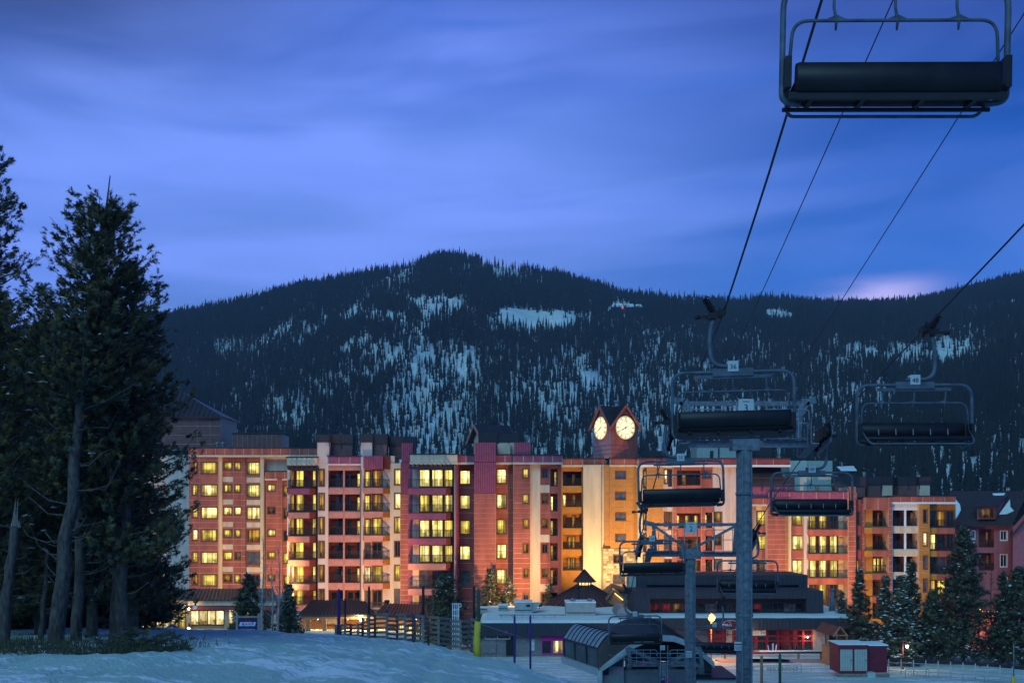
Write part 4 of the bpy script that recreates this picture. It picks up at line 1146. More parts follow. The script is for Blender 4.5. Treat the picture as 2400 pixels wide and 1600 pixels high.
# ------------------------------------------------------------------ far right wing
E = Bld('hotel_end_wing', 'orange end hotel wing with white balcony bands, next to the pink house', 'building', 145, 2018, 2240)
ge = 1490
ve = rows(1195, 54, 5)
E.strip(2018, 2027, 1180, ge, terracotta, dy=-0.3, bands=13.5)
ops = [(2045, 2081, v, v+38, 0, 1.6) for v in ve]
E.strip(2026, 2088, 1164, ge, ochre, dy=0.2, ops=ops, rev=1.6)
for k, v in enumerate(ve):
    E.recess(2045, 2081, v, v+38, 0.2, ('k.dk', 'k.kk', '.yyy', 'kkd', 'kk')[k], 1.6)
    if k < 4: E.box('fascia', 2026, 2044.7, v+41, v+55, -0.95, 0.17, ochre); E.box('fascia', 2045, 2083, v+41, v+55, -0.9, 0.17, terracotta)
E.parapet(2027, 2088, 1165, 1194, terracotta, dy=-0.7, step=31, back=1)
E.strip(2083, 2091, 1164, ge, terracotta, dy=-0.8, bands=13.5)
ops = []
for v in ve: ops += [(2092, 2119, v, v+37, 0, 1.8), (2124, 2152, v, v+37, 0, 1.8)]
E.strip(2091, 2154, 1180, ge, white, dy=0.1, ops=ops, rev=1.8)
for k, v in enumerate(ve):
    E.recess(2092, 2119, v, v+37, 0.1, '.kk', 1.8); E.recess(2124, 2152, v, v+37, 0.1, ('k.d', 'kk.', 'k.d', 'kk', 'kk')[k], 1.8)
    if k < 4: E.box('fascia', 2091, 2154, v+38.5, v+52, -0.06, 0.08, cream)
ops = [(2164, 2173, v-1, v+29) for v in ve]
E.strip(2154, 2179, 1180, ge, ochre, dy=-0.5, ops=ops, bands=27)
for k, v in enumerate(ve): E.window(2164, 2173, v-1, v+29, 'kwggg'[k], -0.5, 1)
ops = [(2181, 2196, v+2, v+38), (2199, 2216, v+2, v+38), (2219, 2236, v+2, v+38)]
ops = []
for v in ve: ops += [(2181, 2193, v+2, v+38), (2196, 2216, v+2, v+38), (2219, 2236, v+2, v+38)]
E.strip(2179, 2240, 1180, ge, ochre, dy=1.0, ops=ops)
for k, v in enumerate(ve):
    E.window(2181, 2193, v+2, v+38, 'khkak'[k], 1.0, 1); E.window(2196, 2216, v+2, v+38, 'akgyk'[k], 1.0, 2); E.window(2219, 2236, v+2, v+38, 'kkkkk'[k], 1.0, 2)
    if k < 4: E.balcony(2178, 2196, 2196, v+41, v+55, 0.9, 0.8, ochre, ochre); E.balcony(2196.5, 2238, 2240, v+41, v+55, 1.0, 0.8, terracotta, terracotta)
E.parapet(2085, 2240, 1163, 1176, terracotta, dy=-0.6, step=24, under=white, back=3)
for (a, c) in ((2032, 2066), (2066, 2094), (2104, 2154), (2154, 2182)): E.chimney(a, c, 1117, 1136, 1162, cream if a in (2066, 2154) else chocolate, 1.5+(a % 3), 2.2)

# ------------------------------------------------------------------ pink house at the right edge
G = Bld('pink_house', 'pink board and batten house with dark snowy roof and dormer', 'house', 150, 2240, 2480)
gg = 1480
ops = [(2294, 2330, 1239, 1282, 0, 1.5), (2294, 2330, 1295, 1336, 0, 1.5), (2345, 2360, 1244, 1265), (2345, 2360, 1299, 1327), (2345, 2360, 1353, 1380), (2276, 2284, 1244, 1262)]
G.strip(2240, 2374, 1228, gg, pinkwall, dy=0, ops=ops)
for o in ops[:2]: G.recess(o[0], o[1], o[2], o[3], 0, 'd.d', 1.5, m=brickred)
for o in ops[2:]: G.window(o[0], o[1], o[2], o[3], 'k', 0, 2, 1, fm=white)
e = MB()
for k in range(34):
    u = 2242+k*4
    if 2288 < u < 2336 or 2341 < u < 2364: e.box(PX(u, 150), PX(u, 150)+0.05, 149.94, 149.997, PZ(gg, 150), PZ(1395, 150))
    else: e.box(PX(u, 150), PX(u, 150)+0.05, 149.94, 149.997, PZ(gg, 150), PZ(1229, 150))
e.build('batten', pinkwall, G.root)
b = MB(); ya, yb = 149, 157
b.quad(P(2232, 1230, ya), P(2372, 1230, ya), P(2410, 1150, yb), P(2225, 1150, yb)); b.quad(P(2232, 1233, ya), P(2372, 1233, ya), P(2372, 1230, ya), P(2232, 1230, ya))
b.quad(P(2410, 1150, yb), P(2225, 1150, yb), P(2225, 1250, yb+6), P(2410, 1250, yb+6))
hr = b.build('roof', mat('brown_shingle', (0.060, 0.042, 0.045), 0.9, 0.3, 3.0, 0.3), G.root)
# front gable wing on the right
b = MB(); yg = 144
b.cm = 0; b.poly([P(2374, gg, yg), P(2520, gg, yg), P(2520, 1230, yg), P(2447, 1150, yg), P(2374, 1235, yg)])
b.quad(P(2374, gg, 152), P(2374, gg, yg), P(2374, 1235, yg), P(2374, 1235, 152))
b.build('gable_wall', pinkwall, G.root)
b = MB()
b.quad(P(2366, 1258, yg-1), P(2447, 1160, yg-1), P(2447, 1160, 156), P(2366, 1240, 156)); b.quad(P(2447, 1160, yg-1), P(2530, 1255, yg-1), P(2530, 1240, 156), P(2447, 1160, 156))
b.quad(P(2366, 1261, yg-1), P(2447, 1163, yg-1), P(2447, 1160, yg-1), P(2366, 1258, yg-1))
b.build('roof', MATS['brown_shingle'], G.root)
# dormer
b = MB(); yd = 149.6
b.poly([P(2290, 1216, yd), P(2333, 1216, yd), P(2333, 1183, yd), P(2290, 1183, yd)]); b.quad(P(2333, 1216, yd), P(2362, 1160, 156), P(2362, 1158, 156), P(2333, 1183, yd))
dm = b.build('dormer', pinkwall, G.root)
b = MB(); b.quad(P(2284, 1184, yd-0.5), P(2337, 1184, yd-0.5), P(2368, 1158, 156.5), P(2318, 1158, 156.5)); b.quad(P(2284, 1186.5, yd-0.5), P(2337, 1186.5, yd-0.5), P(2337, 1184, yd-0.5), P(2284, 1184, yd-0.5)); b.build('dormer_roof', MATS['brown_shingle'], dm)
G.window(2296, 2330, 1191, 1213, 'd', -0.62, 2)
for pts in ([(2240, 1172), (2250, 1184), (2252, 1196), (2243, 1213), (2238, 1215)], [(2342, 1206), (2367, 1172), (2368, 1190), (2376, 1198), (2360, 1205)], [(2326, 1158), (2356, 1157), (2352, 1162), (2330, 1163)]):
    b = MB(); f = lambda u, v, dz: (lambda Yq: P(u, v, Yq)+Vector((0, 0, dz)))(149+8*(1230-v)/80)
    top = [f(u, v, 0.16) for u, v in pts]; bot = [f(u, v, 0.02) for u, v in pts]
    b.poly(top); [b.quad(bot[i], bot[(i+1) % len(pts)], top[(i+1) % len(pts)], top[i]) for i in range(len(pts))]
    b.build('roof_snow', snow_cap, G.root)

# ------------------------------------------------------------------ cabin high on the mountain
ym = 985.0
cab = thing('mountain_lodge', P(1466, 724, ym), 'tiny snow roofed lodge high on the forested mountain', 'lodge')
zb_ = float(mtn_rel(np.array([1466.0]), np.array([ym]))[0])+CZ
zt_ = PZ(716, ym)
b = MB(); b.box(PX(1434, ym), PX(1504, ym), ym, ym+14, zb_-14, zt_); b.build('wall', MATS['brown_shingle'], cab)
b = MB()
for (a, c, h) in ((1432, 1462, 0), (1468, 1488, 1), (1486, 1506, 2)):
    b.quad(P(a, 718, ym-2), P(c, 718, ym-2), P(c-4, 711+h, ym+8), P(a+5, 711+h, ym+8)); b.quad(P(a, 719, ym-2), P(c, 719, ym-2), P(c, 718, ym-2), P(a, 718, ym-2)); b.tri(P(a, 718, ym-2), P(a+5, 711+h, ym+8), P(a, 718, ym+10)); b.tri(P(c, 718, ym-2), P(c, 718, ym+10), P(c-4, 711+h, ym+8))
b.build('roof', snow_cap, cab)
b = MB(); b.quad(P(1457, 724, ym-0.2), P(1461, 724, ym-0.2), P(1461, 719, ym-0.2), P(1457, 719, ym-0.2)); b.build('window', emat('red_lit_window', (1.0, 0.16, 0.05), 1.0, False), cab)
# ------------------------------------------------------------------ chairlift
L_Y = [-14, 0, 13.9, 20, 25.4, 31, 36.2, 38, 40, 47.7, 52, 58.5, 62, 66]
L_Z = [16.6, 12.7, 8.62, 6.55, 4.95, 3.95, 3.32, 3.05, 2.45, 0.13, -1.45, -4.45, -5.6, -6.1]
R_Y = [-14, 0, 10, 20.7, 27.2, 33, 38, 40, 46, 52, 58, 62.5, 66]
R_Z = [16.0, 12.2, 9.2, 6.1, 4.85, 3.75, 3.05, 2.4, 0.75, -1.15, -3.9, -5.5, -6.1]
def lX(Y): return 4.06+0.047*Y
def rX(Y): return 9.66+0.047*Y
def smooth_rope(fx, ys_, zs_, y0, y1, n=60):
    out = []
    for k in range(n+1):
        y = y0+(y1-y0)*k/n
        z = (np.interp(y-0.8, ys_, zs_)+np.interp(y, ys_, zs_)*2+np.interp(y+0.8, ys_, zs_))/4
        out.append((fx(y), y, CZ+z))
    return out
b = MB(); b.tube(smooth_rope(lX, L_Y, L_Z, -13, 66), 0.024, 6); tag(b.build('haul_rope', cable), 'thick steel haul rope on the left lift line carrying chair 36', 'rope')
b = MB(); b.tube(smooth_rope(rX, R_Y, R_Z, -13, 66), 0.022, 6); tag(b.build('haul_rope', cable), 'steel haul rope on the right lift line carrying chair 48', 'rope')
for a_, zend, lab in ((5.75, 4.25, 'thin signal cable, left of the two between the haul ropes'), (8.15, 4.25, 'thin signal cable, right of the two between the haul ropes')):
    pts = [(a_+0.046*y, y, CZ+(13.0-0.245*y+0.00040*y*y if y < 36 else zend-0.0*y)) for y in (-13, -6, 0, 6, 12, 18, 24, 30, 35, 38)]
    b = MB(); b.tube(pts, 0.012, 5); tag(b.build('signal_cable', cable), lab, 'cable')

def text(body, size, m, parent, M4, extrude=0.004, name='lettering', align='CENTER', sx=1.0, shear=0.0):
    c = bpy.data.curves.new(name, 'FONT'); c.body = body; c.size = size; c.align_x = align; c.align_y = 'CENTER'; c.extrude = extrude; c.resolution_u = 2; c.shear = shear
    c.materials.append(m)
    tmp = bpy.data.objects.new(name, c)
    me = bpy.data.meshes.new_from_object(tmp); bpy.data.objects.remove(tmp); bpy.data.curves.remove(c)
    me.transform(M4 @ Matrix.Diagonal((sx, 1, 1, 1)))
    if not me.materials: me.materials.append(m)
    return link(name, me, parent, parent is not None and parent.type == 'MESH')
def face(loc, rotz=0.0):     # upright text frame facing -Y when rotz = 0
    return Matrix.Translation(loc) @ Matrix.Rotation(rotz, 4, 'Z') @ Matrix.Rotation(R(90), 4, 'X')

def arc_pts(pts, rad, n=6):
    """round the corners of a polyline"""
    pts = [Vector(p) for p in pts]; out = [pts[0]]
    for i in range(1, len(pts)-1):
        a, p, c = pts[i-1], pts[i], pts[i+1]; r_ = min(rad, (a-p).length*0.49, (c-p).length*0.49)
        s_, e_ = p+(a-p).normalized()*r_, p+(c-p).normalized()*r_
        for k in range(n+1):
            t_ = k/n; out.append(s_*(1-t_)**2+p*2*t_*(1-t_)+e_*t_**2)
    out.append(pts[-1]); return out

def make_chair():
    """six seat chair; local origin under the middle of the seat, seat faces +y, rope 3.15 above"""
    root = bpy.data.objects.new('lift_chair', None); COL.objects.link(root)
    b = MB(); b.tube(arc_pts([(-1.25, 0.05, 0.06), (-1.5, 0, 0.08), (-1.5, -0.02, 1.66), (1.5, -0.02, 1.66), (1.5, 0, 0.08), (1.25, 0.05, 0.06)], 0.34, 8), 0.043, 8)
    fr_ = b.build('outer_frame', chair_steel, root, True)
    b = MB(); b.box(-0.5, 0.5, -0.09, 0.06, 1.55, 1.74); b.box(-0.95, 0.95, -0.05, 0.02, 1.50, 1.58); b.build('cross_plate', chair_steel, root, True)
    b = MB(); b.tube(arc_pts([(-1.41, 0.04, 0.42), (-1.36, 0.0, 1.18), (1.36, 0.0, 1.18), (1.41, 0.04, 0.42)], 0.22, 6), 0.024, 6)
    rb = b.build('restraint_bar', chair_steel, root, True)
    for x in (-0.82, 0.0, 0.82):
        b = MB(); b.tube([(x, -0.02, 1.64), (x, -0.02, 1.34), (x+0.04, 0.0, 1.18), (x+0.04, 0.03, 1.06)], [0.02, 0.02, 0.024, 0.014], 6); b.tri((x-0.12, 0, 1.19), (x+0.2, 0, 1.19), (x+0.04, -0.01, 1.26)); b.build('hanger_rod', chair_steel, root, True)
    b = MB(); b.tube(arc_pts([(-1.40, 0.10, 0.42), (-1.36, 0.50, 0.16), (-1.30, 0.60, 0.06), (1.30, 0.60, 0.06), (1.36, 0.50, 0.16), (1.40, 0.10, 0.42)], 0.15, 5), 0.026, 6); b.build('foot_rest', chair_steel, root, True)
    # back cushion (slightly tilted, rounded top) and seat cushion
    def cushion(x0, x1, prof):
        e = MB(); rows_ = []
        for x, f in ((x0, 0.0), (x0, 1.0), (x0+0.05, 1.0), (x1-0.05, 1.0), (x1, 1.0), (x1, 0.0)):
            cy = sum(p[0] for p in prof)/len(prof); cz = sum(p[1] for p in prof)/len(prof)
            q = 0.9 if x in (x0, x1) else 1.0
            rows_.append([(x, cy+(p[0]-cy)*q*f, cz+(p[1]-cz)*q*f) for p in prof+prof[:1]])
        e.grid(rows_); return e
    cushion(-1.36, 1.36, [(-0.20, 0.68), (-0.24, 0.66), (-0.20, 0.31), (-0.14, 0.29), (-0.10, 0.31), (-0.15, 0.66)]).build('backrest', vinyl, root, True)
    st = cushion(-1.36, 1.36, [(-0.12, 0.30), (-0.12, 0.21), (0.36, 0.15), (0.44, 0.18), (0.42, 0.25), (0.34, 0.28)]).build('seat', vinyl, root, True)
    for k in range(1, 6):
        x = -1.36+2.72*k/6; b = MB(); b.bar((x, -0.085, 0.34), (x, -0.105, 0.50), 0.022, 0.012); b.build('seam_strap', steel_lt, st, True)
    b = MB();  b.tube([(-1.42, 0.34, 0.10), (1.42, 0.34, 0.10)], 0.03, 6)
    b.box(-1.44, 1.44, -0.16, -0.10, 0.06, 0.15)
    for x in (-1.1, -0.4, 0.4, 1.1): b.box(x-0.03, x+0.03, -0.16, 0.36, 0.10, 0.20)
    for x in (-1.45, 1.45): b.box(x-0.04, x+0.04, -0.2, 0.2, 0.20, 0.62)
    b.build('seat_support', blackm, root, True)
    b = MB(); b.tube(arc_pts([(0.22, -0.02, 1.80), (-0.52, -0.02, 1.80), (-0.56, -0.02, 2.5), (-0.46, -0.02, 3.0)], 0.36, 8), [0.055]*19+[0.06], 8); b.build('hanger_arm', chair_steel, root, True)
    g = MB(); g.box(-0.60, -0.28, -0.14, 0.14, 2.98, 3.12); g.box(-0.33, -0.16, -0.18, 0.18, 3.06, 3.20); g.box(-0.86, -0.60, -0.04, 0.04, 3.00, 3.07); g.tube([(-0.9, 0, 3.035), (-0.78, 0, 3.035)], 0.06, 8); g.tube([(-0.30, -0.20, 2.98), (-0.26, 0.2, 3.26)], 0.05, 6)
    gr = g.build('grip', blackm, root, True)
    g = MB(); hel = []
    for k in range(57):
        a = 2*math.pi*k/8; f = k/56; hel.append((-0.42-0.22*f+0.085*math.cos(a)*0.85, 0.085*math.sin(a), 3.10+0.40*f+0.085*math.cos(a)*0.5))
    g.tube(hel, 0.020, 5); g.tube([(-0.42, 0, 3.1), (-0.64, 0, 3.5)], 0.05, 6); g.build('grip_spring', blackm, gr, True)
    b = MB(); b.box(-0.13, 0.13, -0.115, -0.092, 1.66, 1.92); b.build('number_plate', plate, root, True)
    b = MB(); b.box(-0.13, 0.13, 0.062, 0.08, 1.66, 1.92); b.build('front_plate', plate, root, True)
    return root
def copy_tree(o, parent=None):
    c = o.copy(); COL.objects.link(c); c.parent = parent
    for ch in [q for q in bpy.data.objects if q.parent == o]: copy_tree(ch, c)
    return c
chair0 = make_chair()
CH = [('L', 13.9, None, 'large empty lift chair hanging nearest at the top right, seen from below'),
      ('L', 25.4, '36', 'empty lift chair numbered 36 on the left line, its back to us'),
      ('L', 36.4, '35', 'empty lift chair just below chair 36, passing in front of the pale hotel wall'),
      ('L', 47.7, '34', 'empty lift chair left of the slim ladder tower, in front of the stone tower base'),
      ('L', 58.5, '33', 'empty lift chair hanging lowest, over the curved lift station roof'),
      ('R', 27.2, '48', 'empty lift chair numbered 48 on the right line, facing us'),
      ('R', 38.3, '49', 'empty lift chair facing us in front of the teal roof housing'),
      ('R', 51.4, '50', 'empty lift chair facing us, partly behind the thick lift tower'),
      ('R', 62.5, '51', 'lift chair entering the right side of the lift station')]
roots = [chair0]+[copy_tree(chair0) for _ in CH[1:]]
for ch, (ln, y, num, lab) in zip(roots, CH):
    tag(ch, lab, 'lift chair', 'chairs hanging on the lift')
    zr = (np.interp(y, L_Y, L_Z) if ln == 'L' else np.interp(y, R_Y, R_Z))
    zseat = CZ+zr-3.13
    x = (lX(y)+0.25 if ln == 'L' else rX(y)-0.25)+(0.21 if y < 14 else 0)
    ch.location = (x, y, zseat); ch.rotation_euler = (0, (R(1.0) if y < 14 else R(-1.2)) if ln == 'L' else 0, R(-2.7)+(0 if ln == 'L' else math.pi))
    if num:
        pl_ = [q for q in bpy.data.objects if q.parent == ch and q.name.startswith('number_plate' if ln == 'L' else 'front_plate')]
        if ln == 'L': text(num, 0.17, ink, pl_[0], face((0, -0.119, 1.77)))
        else: text(num, 0.17, ink, pl_[0], face((0, 0.084, 1.77), math.pi))

# ------------------------------------------------------------------ towers
def sheaves(parent, fx, ys_, zs_, yc, side, n=5, sp=0.46):
    pts = []
    b = MB(); w = MB()
    for k in range(n):
        y = yc+(k-(n-1)/2)*sp; z = CZ+float(np.interp(y, ys_, zs_))-0.24; x = fx(y)
        pts.append(Vector((x, y, z)))
        N = 14
        for (xa, xb, rr_) in ((-0.06, 0.06, 0.20), (-0.09, -0.06, 0.235), (0.06, 0.09, 0.235)):
            w.tube([(x+xa, y, z), (x+xb, y, z)], rr_, N)
    b.bar(pts[0]+Vector((side*0.14, -0.2, -0.02)), pts[-1]+Vector((side*0.14, 0.2, -0.02)), 0.05, 0.22); b.bar(pts[0]+Vector((side*0.14, 0, -0.30)), pts[-1]+Vector((side*0.14, 0, -0.30)), 0.08, 0.14)
    for p in pts: b.bar(p+Vector((side*0.14, 0, 0.05)), p+Vector((side*0.14, 0, -0.34)), 0.05)
    # work platform outside the train
    q0, q1 = pts[0]+Vector((side*-0.45, -0.1, -0.45)), pts[-1]+Vector((side*-0.45, 0.1, -0.45)); side = -side*0.6
    b.bar(q0, q1, 0.3, 0.04); b.bar(q0+Vector((side*0.25, 0, 0.9)), q1+Vector((side*0.25, 0, 0.9)), 0.04); b.bar(q0+Vector((side*0.25, 0, 0.45)), q1+Vector((side*0.25, 0, 0.45)), 0.03)
    for k in range(5): p = q0+(q1-q0)*(k/4)+Vector((side*0.25, 0, 0)); b.bar(p, p+Vector((0, 0, 0.9)), 0.035)
    b.build('sheave_frame', steel, parent); w.build('sheave_wheel', blackm, parent)
def lift_tower(label, y, xc, zarm, zlift, wpole, sign, ground_z, xl, xr, brace=False, ladder=True):
    t = thing('lift_tower', (xc, y, ground_z), label, 'lift tower', 'towers of the chairlift')
    b = MB(); b.tube([(xc, y, ground_z-0.3), (xc, y, CZ+zarm-0.1)], [wpole/2*1.06, wpole/2], 20); b.tube([(xc, y, ground_z-0.2), (xc, y, ground_z+0.5)], wpole*0.85, 20)
    nfl = int((CZ+zarm-ground_z)/4.5)
    for k in range(1, nfl+1): zz = ground_z+k*4.5; b.tube([(xc, y, zz-0.05), (xc, y, zz+0.05)], wpole*0.56, 20)
    b.build('pole', steel, t)
    b = MB(); yl = y-wpole/2-0.14
    for sx_ in (-0.17, 0.17): b.box(xc+sx_-0.016, xc+sx_+0.016, yl-0.02, yl+0.02, ground_z+1, CZ+zarm-0.3)
    zz = ground_z+1.2
    while zz < CZ+zarm-0.4: b.box(xc-0.155, xc+0.155, yl-0.008, yl+0.008, zz, zz+0.018); zz += 0.36
    b.build('ladder', steel, t)
    b = MB(); b.box(xl+0.15, xr-0.15, y-0.16, y+0.16, CZ+zarm-0.15, CZ+zarm+0.10); b.box(xc-0.5, xc+0.5, y-0.3, y+0.3, CZ+zarm-0.26, CZ+zarm+0.24)
    b.box(xl+0.2, xc-0.6, y-0.45, y-0.2, CZ+zarm+0.14, CZ+zarm+0.17); b.box(xc+0.6, xr-0.2, y-0.45, y-0.2, CZ+zarm+0.14, CZ+zarm+0.17)
    b.build('cross_arm', steel, t)
    b = MB(); zl = CZ+zlift
    b.box(xl+0.5, xr-0.5, y+0.10, y+0.26, zl-0.08, zl+0.08)
    for s_ in (-1, 1):
        xe = xl+0.55 if s_ < 0 else xr-0.55
        b.bar((xe, y+0.1, zl), (xe+s_*0.55, y+0.1, zl+0.12), 0.10, 0.24); b.bar((xe, y+0.1, zl-0.05), (xe+s_*-0.1, y+0.1, CZ+zarm), 0.16)
        if brace: b.bar((xe, y+0.1, zl-0.05), (xc+s_*0.15, y+0.1, CZ+zarm+0.25), 0.12)
        else: b.bar((xe+s_*0.3, y+0.1, zl+0.05), (xe-s_*0.3, y+0.1, CZ+zarm+0.5), 0.1)
    b.build('lifting_frame', steel, t)
    b = MB()
    for (xa, xb) in ((xl+0.4, xc-0.7), (xc+0.7, xr-0.4)):
        for h in (0.55, 1.05): b.tube(arc_pts([(xa, y-0.44, CZ+zarm+0.17), (xa, y-0.44, CZ+zarm+0.17+h), (xb, y-0.44, CZ+zarm+0.17+h), (xb, y-0.44, CZ+zarm+0.17)], 0.15, 4), 0.02, 5)
        for k in range(1, 4): x = xa+(xb-xa)*k/4; b.bar((x, y-0.44, CZ+zarm+0.17), (x, y-0.44, CZ+zarm+1.22), 0.03)
    for x in (xc-0.33, xc+0.33): b.bar((x, y-0.2, CZ+zarm+0.2), (x, y-0.2, zl), 0.05)
    b.build('walkway_rail', steel_lt, t)
    b = MB(); zs = zl-0.16; b.box(xc-0.28, xc+0.28, y-0.30, y-0.27, zs-0.28, zs+0.28); sg = b.build('tower_sign', plate, t)
    text(sign, 0.36, ink, sg, face((xc, y-0.306, zs-0.06))); text('tower', 0.1, ink, sg, face((xc, y-0.306, zs+0.19)))
    sheaves(t, lX, L_Y, L_Z, y, -1); sheaves(t, rX, R_Y, R_Z, y, 1)
    return t
g3 = gz(8.6, 38)
t3 = lift_tower('thick round lift tower with sign 3 and wide cross arm', 38.0, 8.62, 2.55, 4.05, 0.58, '3', g3, lX(38)+0.15, rX(38)-0.15)
t2 = lift_tower('slimmer lift tower with ladder, V brace and sign 2', 52.0, 9.05, -2.1, -0.62, 0.54, '2', gz(9, 52), lX(52)+0.15, rX(52)-0.15, True)
# small notice plates on the poles
for (t_, x, y, v, nm) in ((t3, PX(1731, 37.6), 37.66, 1513, 'danger'), (t2, PX(1614, 51.6), 51.55, 1532, 'notice')):
    yy = y-0.02; b = MB(); zz = PZ(v, yy); b.box(x-0.15, x+0.15, yy-0.03, yy-0.01, zz-0.16, zz+0.16); n_ = b.build('notice_plate', plate, t_)
    b = MB(); b.box(x-0.145, x+0.145, yy-0.036, yy-0.031, zz+0.05, zz+0.09)
    for k in range(4): b.box(x-0.12, x+0.12, yy-0.036, yy-0.031, zz-0.12+0.035*k, zz-0.11+0.035*k)
    b.build('notice_print', signblue, n_)
# tower 1 at the station mouth
x1c, y1 = PX(1555, 61.0), 61.0; g1 = gz(x1c, y1)
t1 = thing('lift_tower', (x1c, y1, g1), 'short lift tower with sign 1 and V brace at the station mouth', 'lift tower', 'towers of the chairlift')
b = MB(); b.tube([(x1c, y1, g1-0.3), (x1c, y1, PZ(1552, y1))], 0.32, 16); b.build('pole', steel, t1)
b = MB(); b.bar((x1c, y1, PZ(1556, y1)), P(1472, 1518, y1), 0.16, 0.22); b.bar((x1c, y1, PZ(1556, y1)), P(1642, 1518, y1), 0.16, 0.22); b.bar(P(1470, 1517, y1), P(1478, 1556, y1), 0.2); b.bar(P(1640, 1517, y1), P(1645, 1556, y1), 0.2)
b.box(PX(1470, y1), PX(1650, y1), y1+0.1, y1+0.35, PZ(1562, y1), PZ(1556, y1)); b.build('cross_arm', steel, t1)
b = MB()
for (a, c) in ((1476, 1540), (1570, 1640)):
    for v in (1522, 1530): b.tube(arc_pts([P(a, 1553, y1-0.5), P(a, v, y1-0.5), P(c, v, y1-0.5), P(c, 1553, y1-0.5)], 0.15, 4), 0.025, 5)
    for k in range(1, 4): b.bar(P(a+(c-a)*k/4, 1522, y1-0.5), P(a+(c-a)*k/4, 1553, y1-0.5), 0.03)
for v in (1530, 1540): b.bar(P(1476, v, y1-0.52), P(1640, v, y1-0.52), 0.04)
b.build('walkway_rail', steel_lt, t1)
b = MB(); c_ = P(1553, 1516, y1-0.6); b.box(c_.x-0.14, c_.x+0.14, c_.y-0.02, c_.y, c_.z-0.16, c_.z+0.12); sg = b.build('tower_sign', plate, t1); text('1', 0.2, ink, sg, face((c_.x, c_.y-0.025, c_.z-0.03)))
for x in (PX(1545, y1), PX(1562, y1)):
    b = MB(); b.bar((x, y1-0.5, PZ(1508, y1)), (x, y1-0.5, PZ(1600, y1)), 0.04); b.build('sign_post', steel_lt, t1)
b = MB(); c_ = P(1553, 1588, y1-0.7); b.box(c_.x-0.12, c_.x+0.13, c_.y, c_.y+0.02, c_.z-0.4, c_.z+0.1); sg = b.build('rope_sign', signblue, t1); text('SKI\nSLOW', 0.08, white, sg, face((c_.x, c_.y-0.006, c_.z-0.03)))

# ------------------------------------------------------------------ lift station
xs_c = PX(1561, 66); gs = gz(xs_c, 66)
S = thing('lift_station', (xs_c, 66, gs), 'curved metal lift station with ribbed side roof at the bottom of the line', 'lift station')
rib_m = mat('pale_ribbed_metal', (0.30, 0.36, 0.40), 0.5, 0.1, 2.0, metal=0.2)
rdark = mat('dark_vault_metal', (0.075, 0.085, 0.095), 0.5, 0.12, 2.0, metal=0.3, stretch=(0.3, 4, 0.3))
trimm = mat('pale_trim_metal', (0.34, 0.40, 0.44), 0.45, 0.08)
# main vault
yf, yb = 62.0, 73.0
def arch(y, off=0.0):
    pr = [(1436, 1545), (1455, 1527), (1480, 1509), (1510, 1496), (1545, 1489), (1580, 1491), (1612, 1503), (1640, 1522), (1674, 1552)]
    out = []
    for k in range(len(pr)-1):
        for j in range(3):
            f = j/3; out.append((pr[k][0]*(1-f)+pr[k+1][0]*f, pr[k][1]*(1-f)+pr[k+1][1]*f))
    out.append(pr[-1])
    return [Vector((PX(u, yf), y, PZ(v, yf)+off)) for u, v in out]
b = MB(); nrow = 23
b.grid([arch(yf+(yb-yf)*k/nrow) for k in range(nrow+1)])
b.grid([arch(yf+0.05+(yb-yf-0.1)*k/4, -0.25) for k in range(5)])
vault = b.build('vault_roof', rdark, S)
for k in range(1, nrow):
    e = MB(); e.tube([p+Vector((0, 0, 0.015)) for p in arch(yf+(yb-yf)*k/nrow)], 0.018, 4, False); e.build('roof_rib', seam, vault)
e = MB(); A1, A2 = arch(yf-0.06, 0.06), arch(yf-0.06, -0.30)
e.grid([A1, A2], True); e.grid([[p+Vector((0, 0.12, 0)) for p in A1], A1], True); e.build('arch_trim', trimm, vault)
# splayed side wing with ribbed pale roof
r0, r1 = P(1453, 1488, 62.0), P(1365, 1464, 68.0)      # ridge line near, far
e0, e1 = P(1402, 1517, 61.6), P(1321, 1494, 66.6)      # eave line near, far
def wing(f, g):                                            # f along the line 0 near..1 far, g ridge..eave
    a = r0.lerp(r1, f); c = e0.lerp(e1, f); p = a.lerp(c, g); p.z += 0.42*math.sin(math.pi*g); return p
b = MB(); b.grid([[wing(f/9, g/8) for g in range(9)] for f in range(10)]); b.grid([[wing(f/9, g/8)-Vector((0, 0, 0.12)) for g in range(9)] for f in range(10)])
wr = b.build('side_roof', rib_m, S)
for k in range(10):
    e = MB(); e.tube([wing(k/9, g/8)+Vector((0, 0, 0.03)) for g in range(9)], 0.035, 5, False); e.build('roof_rib', seam, wr)
e = MB(); e.bar(r0+Vector((0, 0, 0.05)), r1+Vector((0, 0, 0.05)), 0.2, 0.12); e.bar(e0-Vector((0, 0, 0.06)), e1-Vector((0, 0, 0.06)), 0.1, 0.14); e.build('roof_edge', screenm, wr)
g0, g1 = P(1404, 1566, 61.7), P(1323, 1538, 66.7)
b = MB(); b.quad(g1, g0, e0-Vector((0, 0, 0.12)), e1-Vector((0, 0, 0.12))); b.build('side_glass', mat('station_glass', (0.055, 0.07, 0.075), 0.12, 0.3, 1.0, spec=0.6), S)
for k in range(4):
    f = k/3; e = MB(); e.bar(e0.lerp(e1, f)-Vector((0.03, 0.03, 0.1)), g0.lerp(g1, f)-Vector((0.03, 0.03, 0)), 0.05); e.build('glazing_bar', seam, S)
b = MB(); b.bar(g0-Vector((0.05, 0, 0.18)), g1-Vector((0.05, 0, 0.18)), 0.35, 0.42); b.build('sill_beam', trimm, S)
